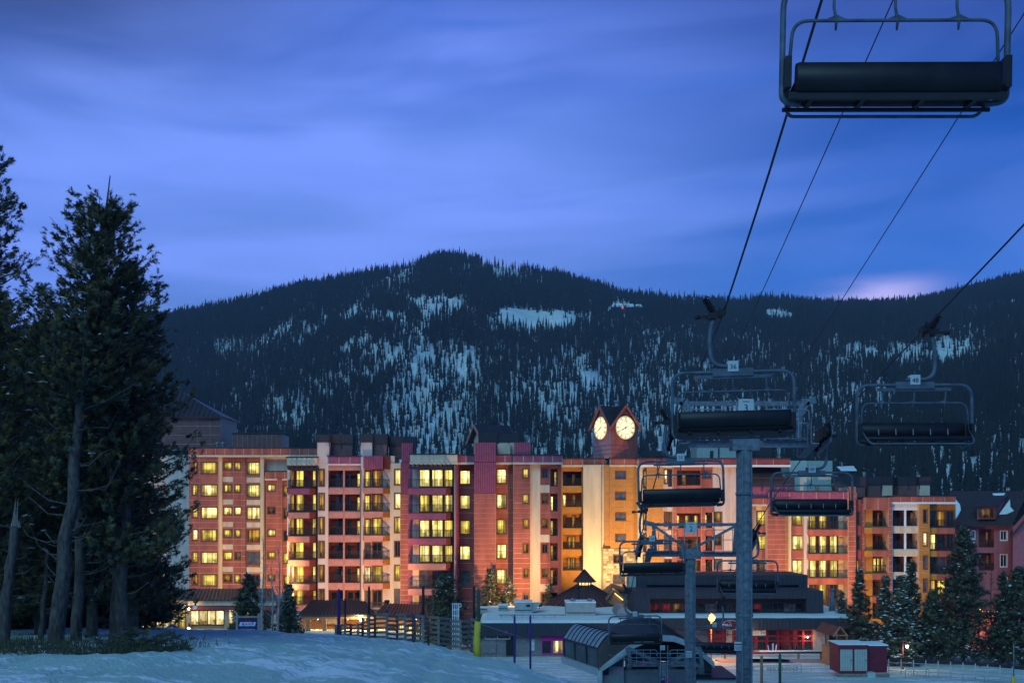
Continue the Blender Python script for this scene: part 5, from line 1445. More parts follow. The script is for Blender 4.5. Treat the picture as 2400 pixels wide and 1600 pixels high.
# louvred end under the near edge of the wing
lo = [wing(0, g/8) for g in range(9)]
b = MB(); low = [Vector((p.x+0.10+0.35*(1-g/8), p.y-0.01, PZ(1566, 61.8)+(1-g/8)*1.25)) for g, p in enumerate(lo)]
b.grid([lo, low], False); b.build('end_wall', screenm, S)
for k in range(1, 13):
    e = MB(); f = k/13
    e.tube([lo[i].lerp(low[i], f)+Vector((0, -0.04, 0)) for i in range(9)], 0.022, 4, False); e.build('louvre', mat('louvre_metal', (0.16, 0.13, 0.13), 0.5, 0.1) if k == 1 else MATS['louvre_metal'], S)
b = MB(); b.tube([low[i]+Vector((0, -0.05, -0.05)) for i in range(9)]+[P(1476, 1525, 61.7)], 0.13, 8); b.tube([low[8]+Vector((0, -0.05, -0.05)), P(1407, 1600, 61.8), P(1409, 1640, 61.8)], 0.16, 8); b.build('end_trim', trimm, S)
# operator cabin under the vault, legs, dark machinery, deck
b = MB(); b.box(PX(1410, 62.2), PX(1462, 62.2), 62.2, 65, gs, PZ(1536, 62.2)); cabn = b.build('operator_cabin', mat('cabin_grey', (0.16, 0.18, 0.21), 0.6, 0.1), S)
b = MB(); b.box(PX(1412, 62.1), PX(1427, 62.1), 62.12, 62.197, PZ(1580, 62.2), PZ(1541, 62.2)); b.build('door', blackm, cabn)
b = MB(); b.box(PX(1430, 62.1), PX(1459, 62.1), 62.12, 62.197, PZ(1560, 62.2), PZ(1541, 62.2)); b.build('pane', glass_dk, cabn)
b = MB(); b.box(PX(1640, 62.2), PX(1672, 62.2), 62.6, 65, gs, PZ(1545, 62.2)); cb2 = b.build('operator_cabin', MATS['cabin_grey'], S)
b = MB(); b.box(PX(1652, 62.4), PX(1668, 62.4), 62.50, 62.597, PZ(1578, 62.2), PZ(1548, 62.2)); b.build('pane', glass_dk, cb2)
for u in (1470, 1640):
    b = MB(); b.bar(P(u, 1660, 63), P(u+4, 1505, 63), 0.36, 0.36); b.build('leg', steel, S)
b = MB(); b.box(PX(1462, 66), PX(1650, 66), 65.5, 72, PZ(1545, 66), PZ(1505, 66)); b.box(PX(1485, 64), PX(1625, 64), 64, 66, PZ(1536, 64), PZ(1512, 64)); b.build('drive_machinery', blackm, S)
for sx_, u0, u1 in (('l', 1474, 1545), ('r', 1575, 1640)):
    b = MB(); b.box(PX(u0, 63), PX(u1, 63), 62.6, 70, PZ(1552, 63), PZ(1547, 63)); b.build('rail_beam', steel, S)
b = MB(); b.box(PX(1462, 62.5), PX(1640, 62.5), 62.7, 64, gs-0.2, PZ(1570, 62.5)); b.build('lower_housing', MATS['cabin_grey'], S)
b = MB(); b.box(PX(1622, 63), PX(1712, 63), 61.5, 66, gs-0.2, PZ(1590, 61.5)); b.build('loading_deck', trimm, S)
b = MB(); b.box(PX(1618, 63)-0.1, PX(1712, 63)+0.1, 61.3, 66.2, PZ(1590, 61.5)+0.002, PZ(1586, 61.5)); b.build('deck_edge', blackm, S)

for q in [o_ for o_ in bpy.data.objects if o_.parent == chair0]:       # the nearest chair hangs with its back cushion slid low
    if q.name.startswith('backrest'): q.location.z = -0.15
    if q.name.startswith('foot_rest'): q.location.y = -0.12
# ------------------------------------------------------------------ conifers
def needles(cen, axis, n_per, L, w, rng, spread=1.0):
    """bottle-brush tufts: cen (N,3), axis (N,3) -> triangles"""
    N = len(cen)
    a = axis/np.linalg.norm(axis, axis=1, keepdims=True)
    h = np.cross(a, np.array([0.31, 0.22, 0.92])); h /= np.linalg.norm(h, axis=1, keepdims=True)+1e-9
    k = np.cross(a, h)
    th = rng.uniform(0, 2*np.pi, (N, n_per)); f = rng.uniform(0, 1, (N, n_per)); ll = L[:, None]*rng.uniform(0.65, 1.15, (N, n_per))
    rad = h[:, None, :]*np.cos(th)[..., None]+k[:, None, :]*np.sin(th)[..., None]
    base = cen[:, None, :]+a[:, None, :]*((f-0.5)*L[:, None]*1.7)[..., None]
    d = a[:, None, :]*0.75+rad*spread; d /= np.linalg.norm(d, axis=2, keepdims=True)
    tip = base+d*ll[..., None]
    s = np.cross(d, rad+a[:, None, :]*0.3); s /= np.linalg.norm(s, axis=2, keepdims=True)+1e-9
    ww = w*rng.uniform(0.7, 1.3, (N, n_per))[..., None]
    return np.stack([base-s*ww, base+s*ww, tip], axis=2).reshape(-1, 3, 3)
def snow_blobs(cen, r, rng):
    """small flattened lumps of snow, 8 triangles each"""
    N = len(cen); V = []
    ang = np.linspace(0, 2*np.pi, 6)[:-1]
    rr_ = r[:, None]*rng.uniform(0.5, 1.6, (N, 5))
    ring = np.stack([cen[:, 0:1]+rr_*np.cos(ang), cen[:, 1:2]+rr_*np.sin(ang), cen[:, 2:3]-0.15*r[:, None]+0*rr_], -1)
    top = cen+np.stack([0*r, 0*r, 0.30*r], -1)
    tr = [np.stack([ring[:, i], ring[:, (i+1) % 5], top], 1) for i in range(5)]
    return np.concatenate(tr, 0)
def conifer(name, label, base, H, crown0, radius, lean=(0, 0), nbr=150, tufts=9, nper=14, tl=0.17, tw=0.022, seed=1, mats_=None, droop=0.0, up=0.25, snow_n=60, trunk_r=None,
            cone=1.0, top_bare=0.0, group=None, gaps=0.0, dead=0, bark_=None, snow_r=0.10, cat='pine tree', curve=0.0, rad_fn=None, skip_low=0.0):
    rng = np.random.default_rng(seed); base = np.array(base, float)
    root = thing(name, tuple(base), label, cat, group)
    def axis_pt(f): return base+np.array([lean[0]*H*(f+curve*f*(f-1)), lean[1]*H*f, H*f])
    tr = trunk_r or H*0.016
    b = MB(); fs = np.linspace(0, 1, 14)
    wob = rng.normal(0, 0.006*H, (14, 2))*np.sin(np.pi*fs)[:, None]
    b.tube([axis_pt(f)+np.array([wob[i, 0], wob[i, 1], -0.3 if i == 0 else 0]) for i, f in enumerate(fs)], [max(0.012, tr*(1.15-f*1.1)**0.9) for f in fs], 10)
    b.build('trunk', bark_ or bark, root)
    bm = MB(); cen = []; ax = []; Ls = []; snw = []; snr = []
    for i in range(nbr):
        f = crown0+(1-crown0-top_bare)*(i+rng.random())/nbr
        g = (f-crown0)/(1-crown0)
        rad = (rad_fn(g) if rad_fn else radius*((1-g)**cone)*(0.75+0.25*min(1, g*6+0.5)))*rng.uniform(0.62, 1.15)
        if rng.random() < gaps: rad *= 0.45
        rad = max(rad, 0.25)
        az_ = rng.uniform(0, 2*np.pi); p0 = axis_pt(f); dirh = np.array([math.cos(az_), math.sin(az_), 0.0])
        pts = []
        for s in (0, 0.35, 0.7, 1.0):
            z = (-droop*s+ (up+droop*0.6)*s*s)*rad
            pts.append(p0+dirh*rad*s+np.array([0, 0, z])+rng.normal(0, 0.03*rad, 3)*s)
        bm.tube(pts, [0.012+0.011*rad, 0.010+0.007*rad, 0.012, 0.006], 4, False)
        m = max(3, int(tufts*(0.35+rad/radius)))
        for q in range(m):
            s = rng.uniform(0.25+skip_low, 1.02)**0.75 if skip_low < 0.2 else rng.uniform(skip_low, 1.03)
            k = min(2, int(s*3)); P0, P1 = pts[k], pts[k+1]; tt_ = (s-(0, 0.35, 0.7)[k])/(0.35, 0.35, 0.3)[k]
            c = P0+(P1-P0)*min(1.1, max(0, tt_)); side = np.cross(dirh, [0, 0, 1])*rng.normal(0, 0.20*rad*(1.15-s)+0.05); c = c+side+np.array([0, 0, rng.normal(0.02, 0.05*rad+0.03)])
            a = dirh*0.8+side*1.2+np.array([0, 0, 0.45+0.5*up-0.6*droop])+rng.normal(0, 0.35, 3)
            cen.append(c); ax.append(a); Ls.append(tl*rng.uniform(0.75, 1.3))
            if rng.random() < snow_n/(nbr*tufts*0.8): snw.append(c+np.array([0, 0, tl*0.55])); snr.append(snow_r*rng.uniform(0.5, 1.6))
    for q in range(dead):
        f = rng.uniform(0.12, max(0.2, crown0+0.25)); p0 = axis_pt(f); az_ = rng.choice([0.2, 2.9])+rng.normal(0, 0.5); L = rng.uniform(0.6, 1.7)
        d = np.array([math.cos(az_), math.sin(az_)*0.6, 0]); bm.tube([p0, p0+d*L*0.4+np.array([0, 0, rng.uniform(-.1, .2)*L]), p0+d*L*0.75+np.array([0, 0, rng.uniform(0.0, .4)*L]), p0+d*L+np.array([0, 0, rng.uniform(0.1, .7)*L])], [0.035, 0.026, 0.018, 0.006], 5, False)
        snw_ = None
    o = bm.build('branches', bark_ or bark, root)
    cen = np.array(cen); ax = np.array(ax); Ls = np.array(Ls)
    T_ = needles(cen, ax, nper, Ls, tw, rng, 1.5)
    me = tris_mesh('crown', T_, mats_ or needle_m)
    # tufts share a colour
    nt = len(T_); mi = np.repeat(rng.choice(len(mats_ or needle_m), len(cen), p=None), nper).astype(np.int32)
    me.polygons.foreach_set('material_index', mi)
    link('crown', me, root)
    if snw:
        link('snow_clump', tris_mesh('snow_clump', snow_blobs(np.array(snw), np.array(snr), rng), snow_cap), root)
    return root
def gpt(u, Y): x = PX(u, Y); return (x, Y, gz(x, Y))
# the big pines on the left
def pine(lab, u, Y, vtip, crown0, radius, lean, seed, **k):
    p = gpt(u, Y); H = (PZ(vtip, Y)-p[2])
    return conifer('pine_tree', lab, p, H, crown0, radius, lean, seed=seed, group='big pines at the left edge', **k)
pine('tallest pine cut off by the left picture edge', -58, 32, 290, 0.22, 3.0, (0.012, 0), 3, nbr=210, tufts=18, cone=0.62, snow_n=60, gaps=0.25, tl=0.115, tw=0.015, nper=36, up=0.6, dead=5, skip_low=0.3)
pine('leaning pine with bare dead leader above its crown and long bare trunk', 128, 31, 412, 0.50, 2.35, (0.118, 0.0), 5, nbr=190, tufts=18, cone=0.50, top_bare=0.075, snow_n=50, gaps=0.25, tl=0.115, tw=0.015, nper=36, up=0.6, dead=34, trunk_r=0.22, curve=0.12, skip_low=0.3)
pine('broad dense pine at the right of the left pine group, before the hotel', 287, 33, 625, 0.20, 2.45, (0.012, 0.0), 8, nbr=230, tufts=19, cone=0.40, snow_n=90, gaps=0.2, tl=0.115, tw=0.015, nper=36, up=0.45, dead=8, skip_low=0.3)
pine('pine with slanted bare trunk in the middle of the left group', 178, 32.5, 740, 0.42, 2.0, (0.045, 0.0), 9, nbr=130, tufts=16, cone=0.5, snow_n=40, tl=0.115, tw=0.015, nper=36, up=0.45, dead=18, skip_low=0.3)
pine('dark pine filling the middle of the left group behind the bare trunks', 215, 37, 740, 0.10, 2.7, (0.0, 0.0), 12, nbr=220, tufts=16, cone=0.55, snow_n=60, tl=0.14, tw=0.020, nper=24, skip_low=0.25)
pine('dark pine behind the leaning trunk, left of centre in the group', 95, 39, 760, 0.08, 2.6, (0.0, 0.0), 14, nbr=220, tufts=16, cone=0.55, snow_n=50, tl=0.14, tw=0.020, nper=24, skip_low=0.25)
pine('dark pine low behind the broken snag', 0, 36, 690, 0.08, 2.7, (0.0, 0.0), 15, nbr=220, tufts=16, cone=0.55, snow_n=50, tl=0.14, tw=0.020, nper=24, skip_low=0.25)
pine('dark pine behind the broad right pine of the left group', 312, 38, 830, 0.10, 2.1, (0.0, 0.0), 16, nbr=170, tufts=16, cone=0.5, snow_n=60, tl=0.14, tw=0.020, nper=24, skip_low=0.25)
pine('slim young spruce spire between the two tallest left pines', 106, 42, 670, 0.1, 1.2, (0.0, 0.0), 17, nbr=110, tufts=8, cone=0.9, snow_n=20, tl=0.14)
pine('short dark pine at the left picture edge behind the snag', -70, 38, 780, 0.06, 2.8, (0.0, 0.0), 18, nbr=200, tufts=16, cone=0.5, snow_n=40, tl=0.14, tw=0.020, nper=24, skip_low=0.25)
for k, (u, Y, vt) in enumerate(((-20, 43, 1270), (40, 46, 1300), (95, 44, 1255), (150, 47, 1290), (205, 45, 1270), (258, 47, 1300), (318, 44, 1310))):
    pine(('bushy young pine low in the dark understorey at the left edge', 'second young pine from the left edge in the understorey', 'third young pine from the left edge, behind the leaning trunk', 'middle young pine of the understorey behind the bare trunks', 'young pine behind the slanted trunk', 'young pine behind the thin grey trunk', 'rightmost young pine of the understorey beside the arcade')[k], u, Y, vt, 0.01, 2.3, (0, 0), 40+k, nbr=120, tufts=14, cone=0.35, snow_n=16, tl=0.24, tw=0.04, nper=14, skip_low=0.25)
# broken snag and slim bare trunks
def snag(lab, u0, v0, u1, v1, Y, r0_, r1_, broken=True):
    p = gpt(u0, Y); q = P(u1, v1, Y); t_ = thing('dead_tree', p, lab, 'dead tree'); b = MB(); n_ = 9
    pts = [Vector(p).lerp(q, k/n_)+Vector((random.uniform(-.03, .03), random.uniform(-.03, .03), 0)) for k in range(n_+1)]; pts[0].z -= 0.3
    b.tube(pts, [r0_+(r1_-r0_)*k/n_ for k in range(n_+1)], 10); b.build('trunk', bark, t_)
    if broken:
        b = MB(); d = (q-Vector(p)).normalized()
        for k in range(9):
            a = 6.28*k/9; c = q+Vector((math.cos(a), math.sin(a), 0))*r1_*0.8; hh = 0.9 if k in (3, 4) else random.uniform(0.05, 0.35)
            b.tri(c-Vector((0.05, 0, 0.05)), c+Vector((0.05, 0.02, -0.05)), c+d*hh+Vector((0, 0, 0)))
            b.tri(c-Vector((0.0, 0.05, 0.05)), c+Vector((0.0, 0.05, -0.05)), c+d*hh)
        b.build('splinter', mat('pale_wood', (0.40, 0.34, 0.28), 0.9, 0.2) if 'pale_wood' not in MATS else MATS['pale_wood'], t_)
    b = MB()
    for k in range(7):
        f = random.uniform(0.25, 0.9); c = Vector(p).lerp(q, f); L = random.uniform(0.3, 1.0)*random.choice((-1, 1)); b.tube([c, c+Vector((L*0.5, 0, 0.05)), c+Vector((L, 0, random.uniform(-.1, .4)))], [0.02, 0.015, 0.005], 4, False)
    b.build('branch', bark, t_)
    return t_
snag('broken leaning snag with pale splintered top at the far left', 4, 1500, 36, 1232, 31, 0.19, 0.13)
snag('bare grey trunk behind, left of the broad right pine', 263, 1470, 272, 1290, 33.5, 0.14, 0.10, False)
snag('thin bare trunk between snag and leaning pine', 96, 1480, 112, 1290, 34, 0.10, 0.05, False)
# fallen brush and dry grass under the pines
bp_ = P(325, 1500, 29); br = thing('brush_pile', (bp_.x, 29, gz(bp_.x, 29)), 'pile of cut pine branches on the snow below the left pines', 'brush')
rng = np.random.default_rng(5); b = MB(); cen = []; ax = []
for k in range(90):
    x = bp_.x+rng.normal(0, 0.55); y = 29+rng.normal(0, 0.4); z = gz(x, y)+abs(rng.normal(0.15, 0.18)); a = rng.normal(0, 0.5)
    d = np.array([math.cos(a)*rng.choice((-1, 1)), math.sin(a), rng.uniform(-0.1, 0.45)]); L = rng.uniform(0.3, 0.9)
    p0 = np.array([x, y, z]); b.tube([p0, p0+d*L*0.5, p0+d*L], [0.016, 0.011, 0.004], 4, False)
    for q in range(6): cen.append(p0+d*L*rng.uniform(0.3, 1.0)); ax.append(d+rng.normal(0, 0.3, 3))
b.build('branches', bark, br)
link('needles', tris_mesh('needles', needles(np.array(cen), np.array(ax), 14, rng.uniform(0.09, 0.16, len(cen)), 0.014, rng), [needle_m[1]]), br)
rng = np.random.default_rng(6); n = 5200
x = rng.uniform(-17.5, -9.6, n); y = 26.2+rng.gamma(2.0, 1.3, n)+0.15*(x+14); keep = (np.abs(rng.normal(0, 1, n)) < 1.6); x, y = x[keep], y[keep]
z = CZ+ground_rel(x, y)+hill_detail(x, y)-0.03; n = len(x); h = rng.uniform(0.08, 0.40, n); dx = rng.normal(0, 0.12, n); a = rng.uniform(0, 3.14, n); wv = 0.018
Tg = np.stack([np.stack([x-wv*np.cos(a), y-wv*np.sin(a), z], -1), np.stack([x+wv*np.cos(a), y+wv*np.sin(a), z], -1), np.stack([x+dx, y+dx*0.3, z+h], -1)], 1)
grass_m = mat('dry_grass', (0.085, 0.085, 0.040), 0.9, 0.3, 1.0, col2=(0.045, 0.055, 0.035))
tag(link('dry_grass', tris_mesh('dry_grass', Tg, grass_m)), 'dry grass poking through snow under the left pines', kind='stuff')
# bare patch of earth the grass grows from
# village spruces
def spruce(lab, u, Y, vtip, vbase, rpx, seed, snow_n=120, nbr=150, tufts=8, nper=9, grp='spruces around the village', cone=0.85, warm=None):
    zb_ = PZ(vbase, Y) if vbase else gz(PX(u, Y), Y); H = PZ(vtip, Y)-zb_; rad = rpx*1.2/F*Y
    return conifer('spruce_tree', lab, (PX(u, Y), Y, zb_), H, 0.06, rad, (0, 0), nbr=nbr, tufts=tufts, nper=nper, tl=0.26, tw=0.05, seed=seed, mats_=[needle_m[2], needle_m[1]], droop=0.35, up=0.1, snow_n=snow_n*0.9, cone=cone, group=grp, snow_r=0.15, cat='spruce', trunk_r=H*0.013)
spruce('tallest spruce at the right, in front of the end wing and pink house', 2258, 100, 1236, None, 78, 21, 90, 330, 11, 10, cone=0.62)
spruce('spruce filling the right picture edge before the pink house', 2392, 98, 1330, None, 74, 22, 150, 280, 10, 10, cone=0.55)
spruce('narrow pointed spruce leaning on the left of the right edge spruce', 2350, 101, 1342, None, 34, 23, 60, 150, 8, 9)
spruce('snowy spruce with lit tip below the white balcony bands', 2135, 102, 1318, None, 46, 24, 330, 220, 9, 9)
spruce('very snowy spruce behind the small lamp post on the right', 2112, 97, 1350, None, 48, 25, 520, 240, 9, 9)
spruce('snowy spruce with brownish top left of the lamp post', 2075, 103, 1352, None, 40, 26, 260, 200, 9, 9)
spruce('dark spruce right of the restaurant roof corner', 2014, 108, 1336, None, 46, 27, 130, 220, 9, 9)
spruce('small snow dusted spruce beside the restaurant roof pipe', 1972, 118, 1382, None, 24, 28, 90, 120, 7, 8)
spruce('dark low spruce between the snowy ones and the tallest right spruce', 2185, 99, 1385, None, 56, 29, 90, 220, 9, 9)
spruce('bushy dark pine in front of the centre hotel bay', 1046, 112, 1346, None, 58, 31, 90, 210, 9, 10, cone=0.42)
spruce('pointed spruce left of the rooftop chimneys, before the terracotta pier', 1149, 129, 1333, None, 46, 32, 70, 170, 8, 9)
spruce('shorter pointed spruce right of its twin on the snowy roof edge', 1194, 129, 1352, None, 43, 33, 80, 160, 8, 9)
spruce('small spruce at the foot of the cream strip left of the cone roof', 1285, 131, 1372, None, 26, 34, 30, 100, 6, 8)
spruce('small conifer right of the blue ski school sign', 676, 92, 1372, None, 34, 35, 30, 150, 8, 9)
spruce('brownish conifer behind the blue ski school sign', 583, 95, 1346, None, 42, 36, 20, 190, 8, 9, cone=0.6)
# bare aspens
def aspen(lab, u, Y, vtip, lean, seed, pale=True, H0=None, nb=70, grp='bare trees'):
    rr_ = random.Random(seed); p = gpt(u, Y); H = PZ(vtip, Y)-p[2]
    t_ = thing('bare_tree', p, lab, 'tree', grp); b = MB(); mm = bark_pale if pale else bark
    f = lambda s: Vector((p[0]+lean*H*s+0.06*math.sin(s*7+seed), p[1], p[2]+H*s-0.2*(s == 0)))
    b.tube([f(k/12) for k in range(13)], [0.11*(1.05-k/12)+0.012 for k in range(13)], 7); b.build('trunk', mm, t_)
    b = MB()
    for k in range(nb):
        s = rr_.uniform(0.25, 0.97); c = f(s); a = rr_.uniform(0, 6.28); L = rr_.uniform(0.5, 1.7)*(1.15-s); d = Vector((math.cos(a), math.sin(a), 0.9)).normalized()
        e = c+d*L; b.tube([c, c+d*L*0.5+Vector((0, 0, -0.05)), e], [0.022, 0.014, 0.005], 4, False)
        for q in range(4):
            g_ = c.lerp(e, rr_.uniform(0.35, 1.0)); d2 = (d+Vector((rr_.uniform(-.8, .8), rr_.uniform(-.8, .8), rr_.uniform(-.2, .5)))).normalized(); b.tube([g_, g_+d2*L*0.35], [0.010, 0.003], 3, False)
    b.build('branches', mm, t_)
aspen('bare pale aspen left of the first balcony stack', 614, 88, 1255, 0.012, 3)
aspen('bare pale aspen nearest the first balcony stack', 652, 90, 1270, 0.012, 4)
aspen('thin bare aspen stem between the two taller aspens', 638, 93, 1310, 0.0, 5, nb=40)
aspen('bare tree among the spruces before the pink house', 2322, 112, 1330, 0.01, 6, False)
# ------------------------------------------------------------------ low buildings in front of the hotel
def pbox(b, u0, u1, v0, v1, y0, y1): b.box(PX(u0, y0), PX(u1, y0), y0, y1, PZ(v1, y0), PZ(v0, y0))
def qbox(name, u0, u1, v0, v1, y0, y1, m, parent):
    b = MB(); pbox(b, u0, u1, v0, v1, y0, y1); return b.build(name, m, parent)
def globe(parent, c, r, m, watts=0, col=(1, 0.72, 0.38), name='bulb'):
    b = MB(); rows_ = [[Vector(c)+Vector((math.sin(math.pi*i/6)*math.cos(2*math.pi*j/10), math.sin(math.pi*i/6)*math.sin(2*math.pi*j/10), math.cos(math.pi*i/6)))*r for j in range(11)] for i in range(7)]
    b.grid(rows_); o = b.build(name, m, parent)
    if watts:
        ld = bpy.data.lights.new('lamp_light', 'POINT'); ld.energy = watts; ld.color = col; ld.shadow_soft_size = r*1.3
        lo_ = bpy.data.objects.new('lamp_light', ld); COL.objects.link(lo_); lo_.location = Vector(c)+Vector((0, -r*1.6, 0)); attach(lo_, parent)
    return o
wood_lit = mat('cedar_siding', (0.34, 0.17, 0.085), 0.85, 0.2, 2.0, stretch=(8, 8, 0.6))

# arcade with lit shop windows, far left
Ya = 122.0; za = 0.3
AR = thing('arcade', (PX(450, Ya), Ya, za), 'low arcade with bright shop windows and dark sloping roof, left of the blue sign', 'arcade')
def lit_front(par, u0, u1, v0, v1, y, n, lit='w', fm=screenm, hbars=()):
    qb = MB(); f = 0.6
    for k in range(n+1): uu_ = u0+(u1-u0)*k/n; qb.box(PX(uu_, y)-0.04, PX(uu_, y)+0.04, y-0.06, y+0.02, PZ(v1, y), PZ(v0, y))
    for v in (v0, v1)+tuple(hbars): qb.box(PX(u0, y), PX(u1, y), y-0.05, y+0.015, PZ(v, y)-0.04, PZ(v, y)+0.04)
    w = qb.build('window', fm, par)
    for k in range(n):
        p = MB(); a, c = u0+(u1-u0)*k/n, u0+(u1-u0)*(k+1)/n
        p.quad(P(a, v1, y+0.04), P(c, v1, y+0.04), P(c, v0, y+0.04), P(a, v0, y+0.04)); p.build('pane', PANE[lit[k % len(lit)]], w)
    return w
qbox('wall', 300, 441, 1424, 1520, Ya+0.3, Ya+8, wood_lit, AR); qbox('wall', 441, 640, 1424, 1520, Ya-1.5, Ya+8, wood_lit, AR)
lit_front(AR, 325, 436, 1428, 1478, Ya+0.2, 6, 'wyww', screenm, (1446, 1456)); lit_front(AR, 447, 525, 1430, 1463, Ya-1.6, 4, 'w'); lit_front(AR, 536, 560, 1428, 1460, Ya-1.6, 2, 'w'); lit_front(AR, 566, 636, 1432, 1470, Ya-1.6, 4, 'yk')
qbox('pier', 436, 446, 1424, 1500, Ya-1.9, Ya-0.5, mat('buff_pier', (0.42, 0.30, 0.19), 0.9, 0.1), AR); qbox('pier', 526, 536, 1424, 1500, Ya-1.75, Ya-1.4, MATS['buff_pier'], AR)
for (u0, u1, dy) in ((310, 441, -0.6), (441, 645, -2.6)):
    qbox('fascia', u0, u1, 1418.5, 1428, Ya+dy+0.2, Ya+4, brickred, AR); qbox('cornice', u0-1, u1+1, 1405, 1418, Ya+dy, Ya+5, cream, AR)
b = MB(); y0, y1 = Ya-3, Ya+6
b.quad(P(437, 1406, y0), P(650, 1404, y0), P(640, 1378, y1), P(452, 1379, y1)); b.quad(P(300, 1407, y0+2), P(437, 1406, y0), P(452, 1379, y1), P(330, 1381, y1+1)); b.quad(P(437, 1408, y0), P(650, 1406, y0), P(650, 1404, y0), P(437, 1406, y0))
ar_r = b.build('roof', roofm, AR)
for k in range(1, 24):
    e = MB(); f = k/24; e.bar(P(437, 1405.4, y0).lerp(P(650, 1403.4, y0), f), P(452, 1378.4, y1).lerp(P(640, 1377.4, y1), f), 0.06, 0.1); e.build('seam', seam, ar_r)
# small glazed skylight at its left end
b = MB(); b.quad(P(383, 1400, Ya-1), P(414, 1401, Ya-1), P(424, 1380, Ya+3), P(392, 1379, Ya+3)); b.build('skylight', mat('skylight_glass', (0.20, 0.30, 0.32), 0.15, 0.1), AR)
for k in range(4):
    e = MB(); f = k/3; e.bar(P(383+31*f, 1400, Ya-1.1), P(392+32*f, 1379, Ya+2.9), 0.1); e.bar(P(383+31*f, 1400, Ya-1.15), P(392+32*((f+0.33) % 1.0), 1379, Ya+2.85), 0.07); e.build('glazing_bar', chocolate, AR)
for (u, v) in ((386, 1426), (443, 1426), (330, 1436), (331, 1442)): globe(AR, P(u, v, Ya-3.3), 0.14, lamp_w, 60 if u > 380 else 15, name='wall_lamp')
for (u, v) in ((429, 1421), (457, 1423)): b = MB(); c = P(u, v, Ya-3.4); b.obox(c, (1, 0, 0), (0, 0.9, -0.4), (0, 0.4, 0.9), 0.22, 0.12, 0.16); b.bar(c, c+Vector((0, 0.8, 0.1)), 0.06); b.build('wall_fixture', white, AR)
b = MB(); y = Ya-5
for u in (318, 352, 383, 420, 436): b.bar(P(u, 1450, y), P(u, 1480, y), 0.06)
for v in (1445, 1451): b.bar(P(318, v, y), P(436, v, y), 0.06)
b.build('handrail', railm, AR)

# porte-cochere with seam roof behind the plank fence
Yp = 116.0
PC = thing('canopy_building', (PX(850, Yp), Yp, 0.2), 'long low entrance canopy with dark seam roof and lit wooden wall behind the plank fence', 'building')
b = MB(); y0, y1 = Yp-4, Yp+5
secs = [((700, 1440), (880, 1440), (735, 1405), (853, 1408)), ((880, 1441), (1005, 1443), (904, 1413), (1000, 1416))]
for (p0, p1, p2, p3) in secs:
    b.quad(P(*p0, y0), P(*p1, y0), P(*p3, y1), P(*p2, y1)); b.quad(P(p0[0], p0[1]+3, y0), P(p1[0], p1[1]+3, y0), P(*p1, y0), P(*p0, y0)); b.tri(P(*p1, y0), P(p1[0], p1[1], y1), P(*p3, y1)); b.tri(P(p0[0], p0[1], y1), P(*p0, y0), P(*p2, y1))
pr = b.build('roof', roofm, PC)
for (p0, p1, p2, p3) in secs:
    n_ = int((p1[0]-p0[0])/8)
    for k in range(n_+1):
        e = MB(); f = k/n_; e.bar(P(*p0, y0).lerp(P(*p1, y0), f)+Vector((0, 0, 0.05)), P(*p2, y1).lerp(P(*p3, y1), f)+Vector((0, 0, 0.05)), 0.06, 0.1); e.build('seam', seam, pr)
qbox('beam', 703, 1002, 1444, 1450, y0+0.2, y0+0.6, timber_warm, PC)
qbox('wall', 700, 1010, 1446, 1540, Yp+3, Yp+6, wood_lit, PC); qbox('wall', 640, 735, 1438, 1530, Yp+4, Yp+8, stonewall, PC)
for u in (722, 760, 880, 1000): qbox('post', u-4, u+4, 1450, 1545, y0+0.2, y0+0.65, timber_warm, PC)
for (u0, u1, lt) in ((905, 925, 'k'), (936, 950, 'h'), (957, 966, 'h'), (968, 973, 'w'), (978, 990, 'y')): lit_front(PC, u0, u1, 1462, 1510, Yp+2.9, 1, lt)
qbox('shelf', 755, 800, 1450, 1462, Yp+2.2, Yp+2.9, timber, PC)
globe(PC, P(842, 1447, y0-0.2), 0.15, lamp_w, 500, name='wall_lamp')
for (u, v) in ((846, 1453), (856, 1449)): globe(PC, P(u, v, y0+0.4), 0.12, lamp_w, 60, name='wall_lamp')
for u in (745, 815, 890, 930, 975): globe(PC, P(u, 1449, Yp+0.5), 0.10, lamp_w, 260, (1.0, 0.6, 0.25), name='canopy_fill_lamp')  # unseen lamps added under the canopy to light the wooden wall

# flat roofed shop with snow on its roof
Yw = 108.0
WR = thing('snow_roof_shop', (PX(1290, Yw), Yw, 0.5), 'flat shop building with thick snow on its wide roof, left of the lift station', 'building')
zr = PZ(1459, Yw)
b = MB(); b.box(PX(1122, Yw), PX(1500, Yw), Yw+0.4, Yw+17.6, 0, zr-0.05); b.build('wall', greywall, WR)
b = MB(); b.box(PX(1120, Yw), PX(1502, Yw), Yw-0.3, Yw+18, PZ(1489, Yw), zr); fas = b.build('fascia', darksid, WR)
n_ = 46
for k in range(n_):
    e = MB(); u = 1120+382*k/n_; e.box(PX(u, Yw)+0.03, PX(u+382/n_, Yw)-0.03, Yw-0.36, Yw-0.303, PZ(1488.5, Yw), zr-0.03); e.build('board', darksid, fas)
gx = np.linspace(PX(1120, Yw)+0.2, PX(1502, Yw)-0.2, 60); gy = np.linspace(Yw-0.1, Yw+17.8, 40)
XX, YY = np.meshgrid(gx, gy); edge_ = np.minimum(np.minimum(XX-gx[0], gx[-1]-XX), np.minimum(YY-gy[0], gy[-1]-YY))
ZZ = zr+0.01+0.24*sstep(edge_, -0.01, 0.5)+0.10*fbm(XX*0.4, YY*0.4, 91)*sstep(edge_, 0, 1.5)
link('roof_snow', grid_mesh('roof_snow', XX, YY, ZZ, snow), WR)
y = Yw+0.35
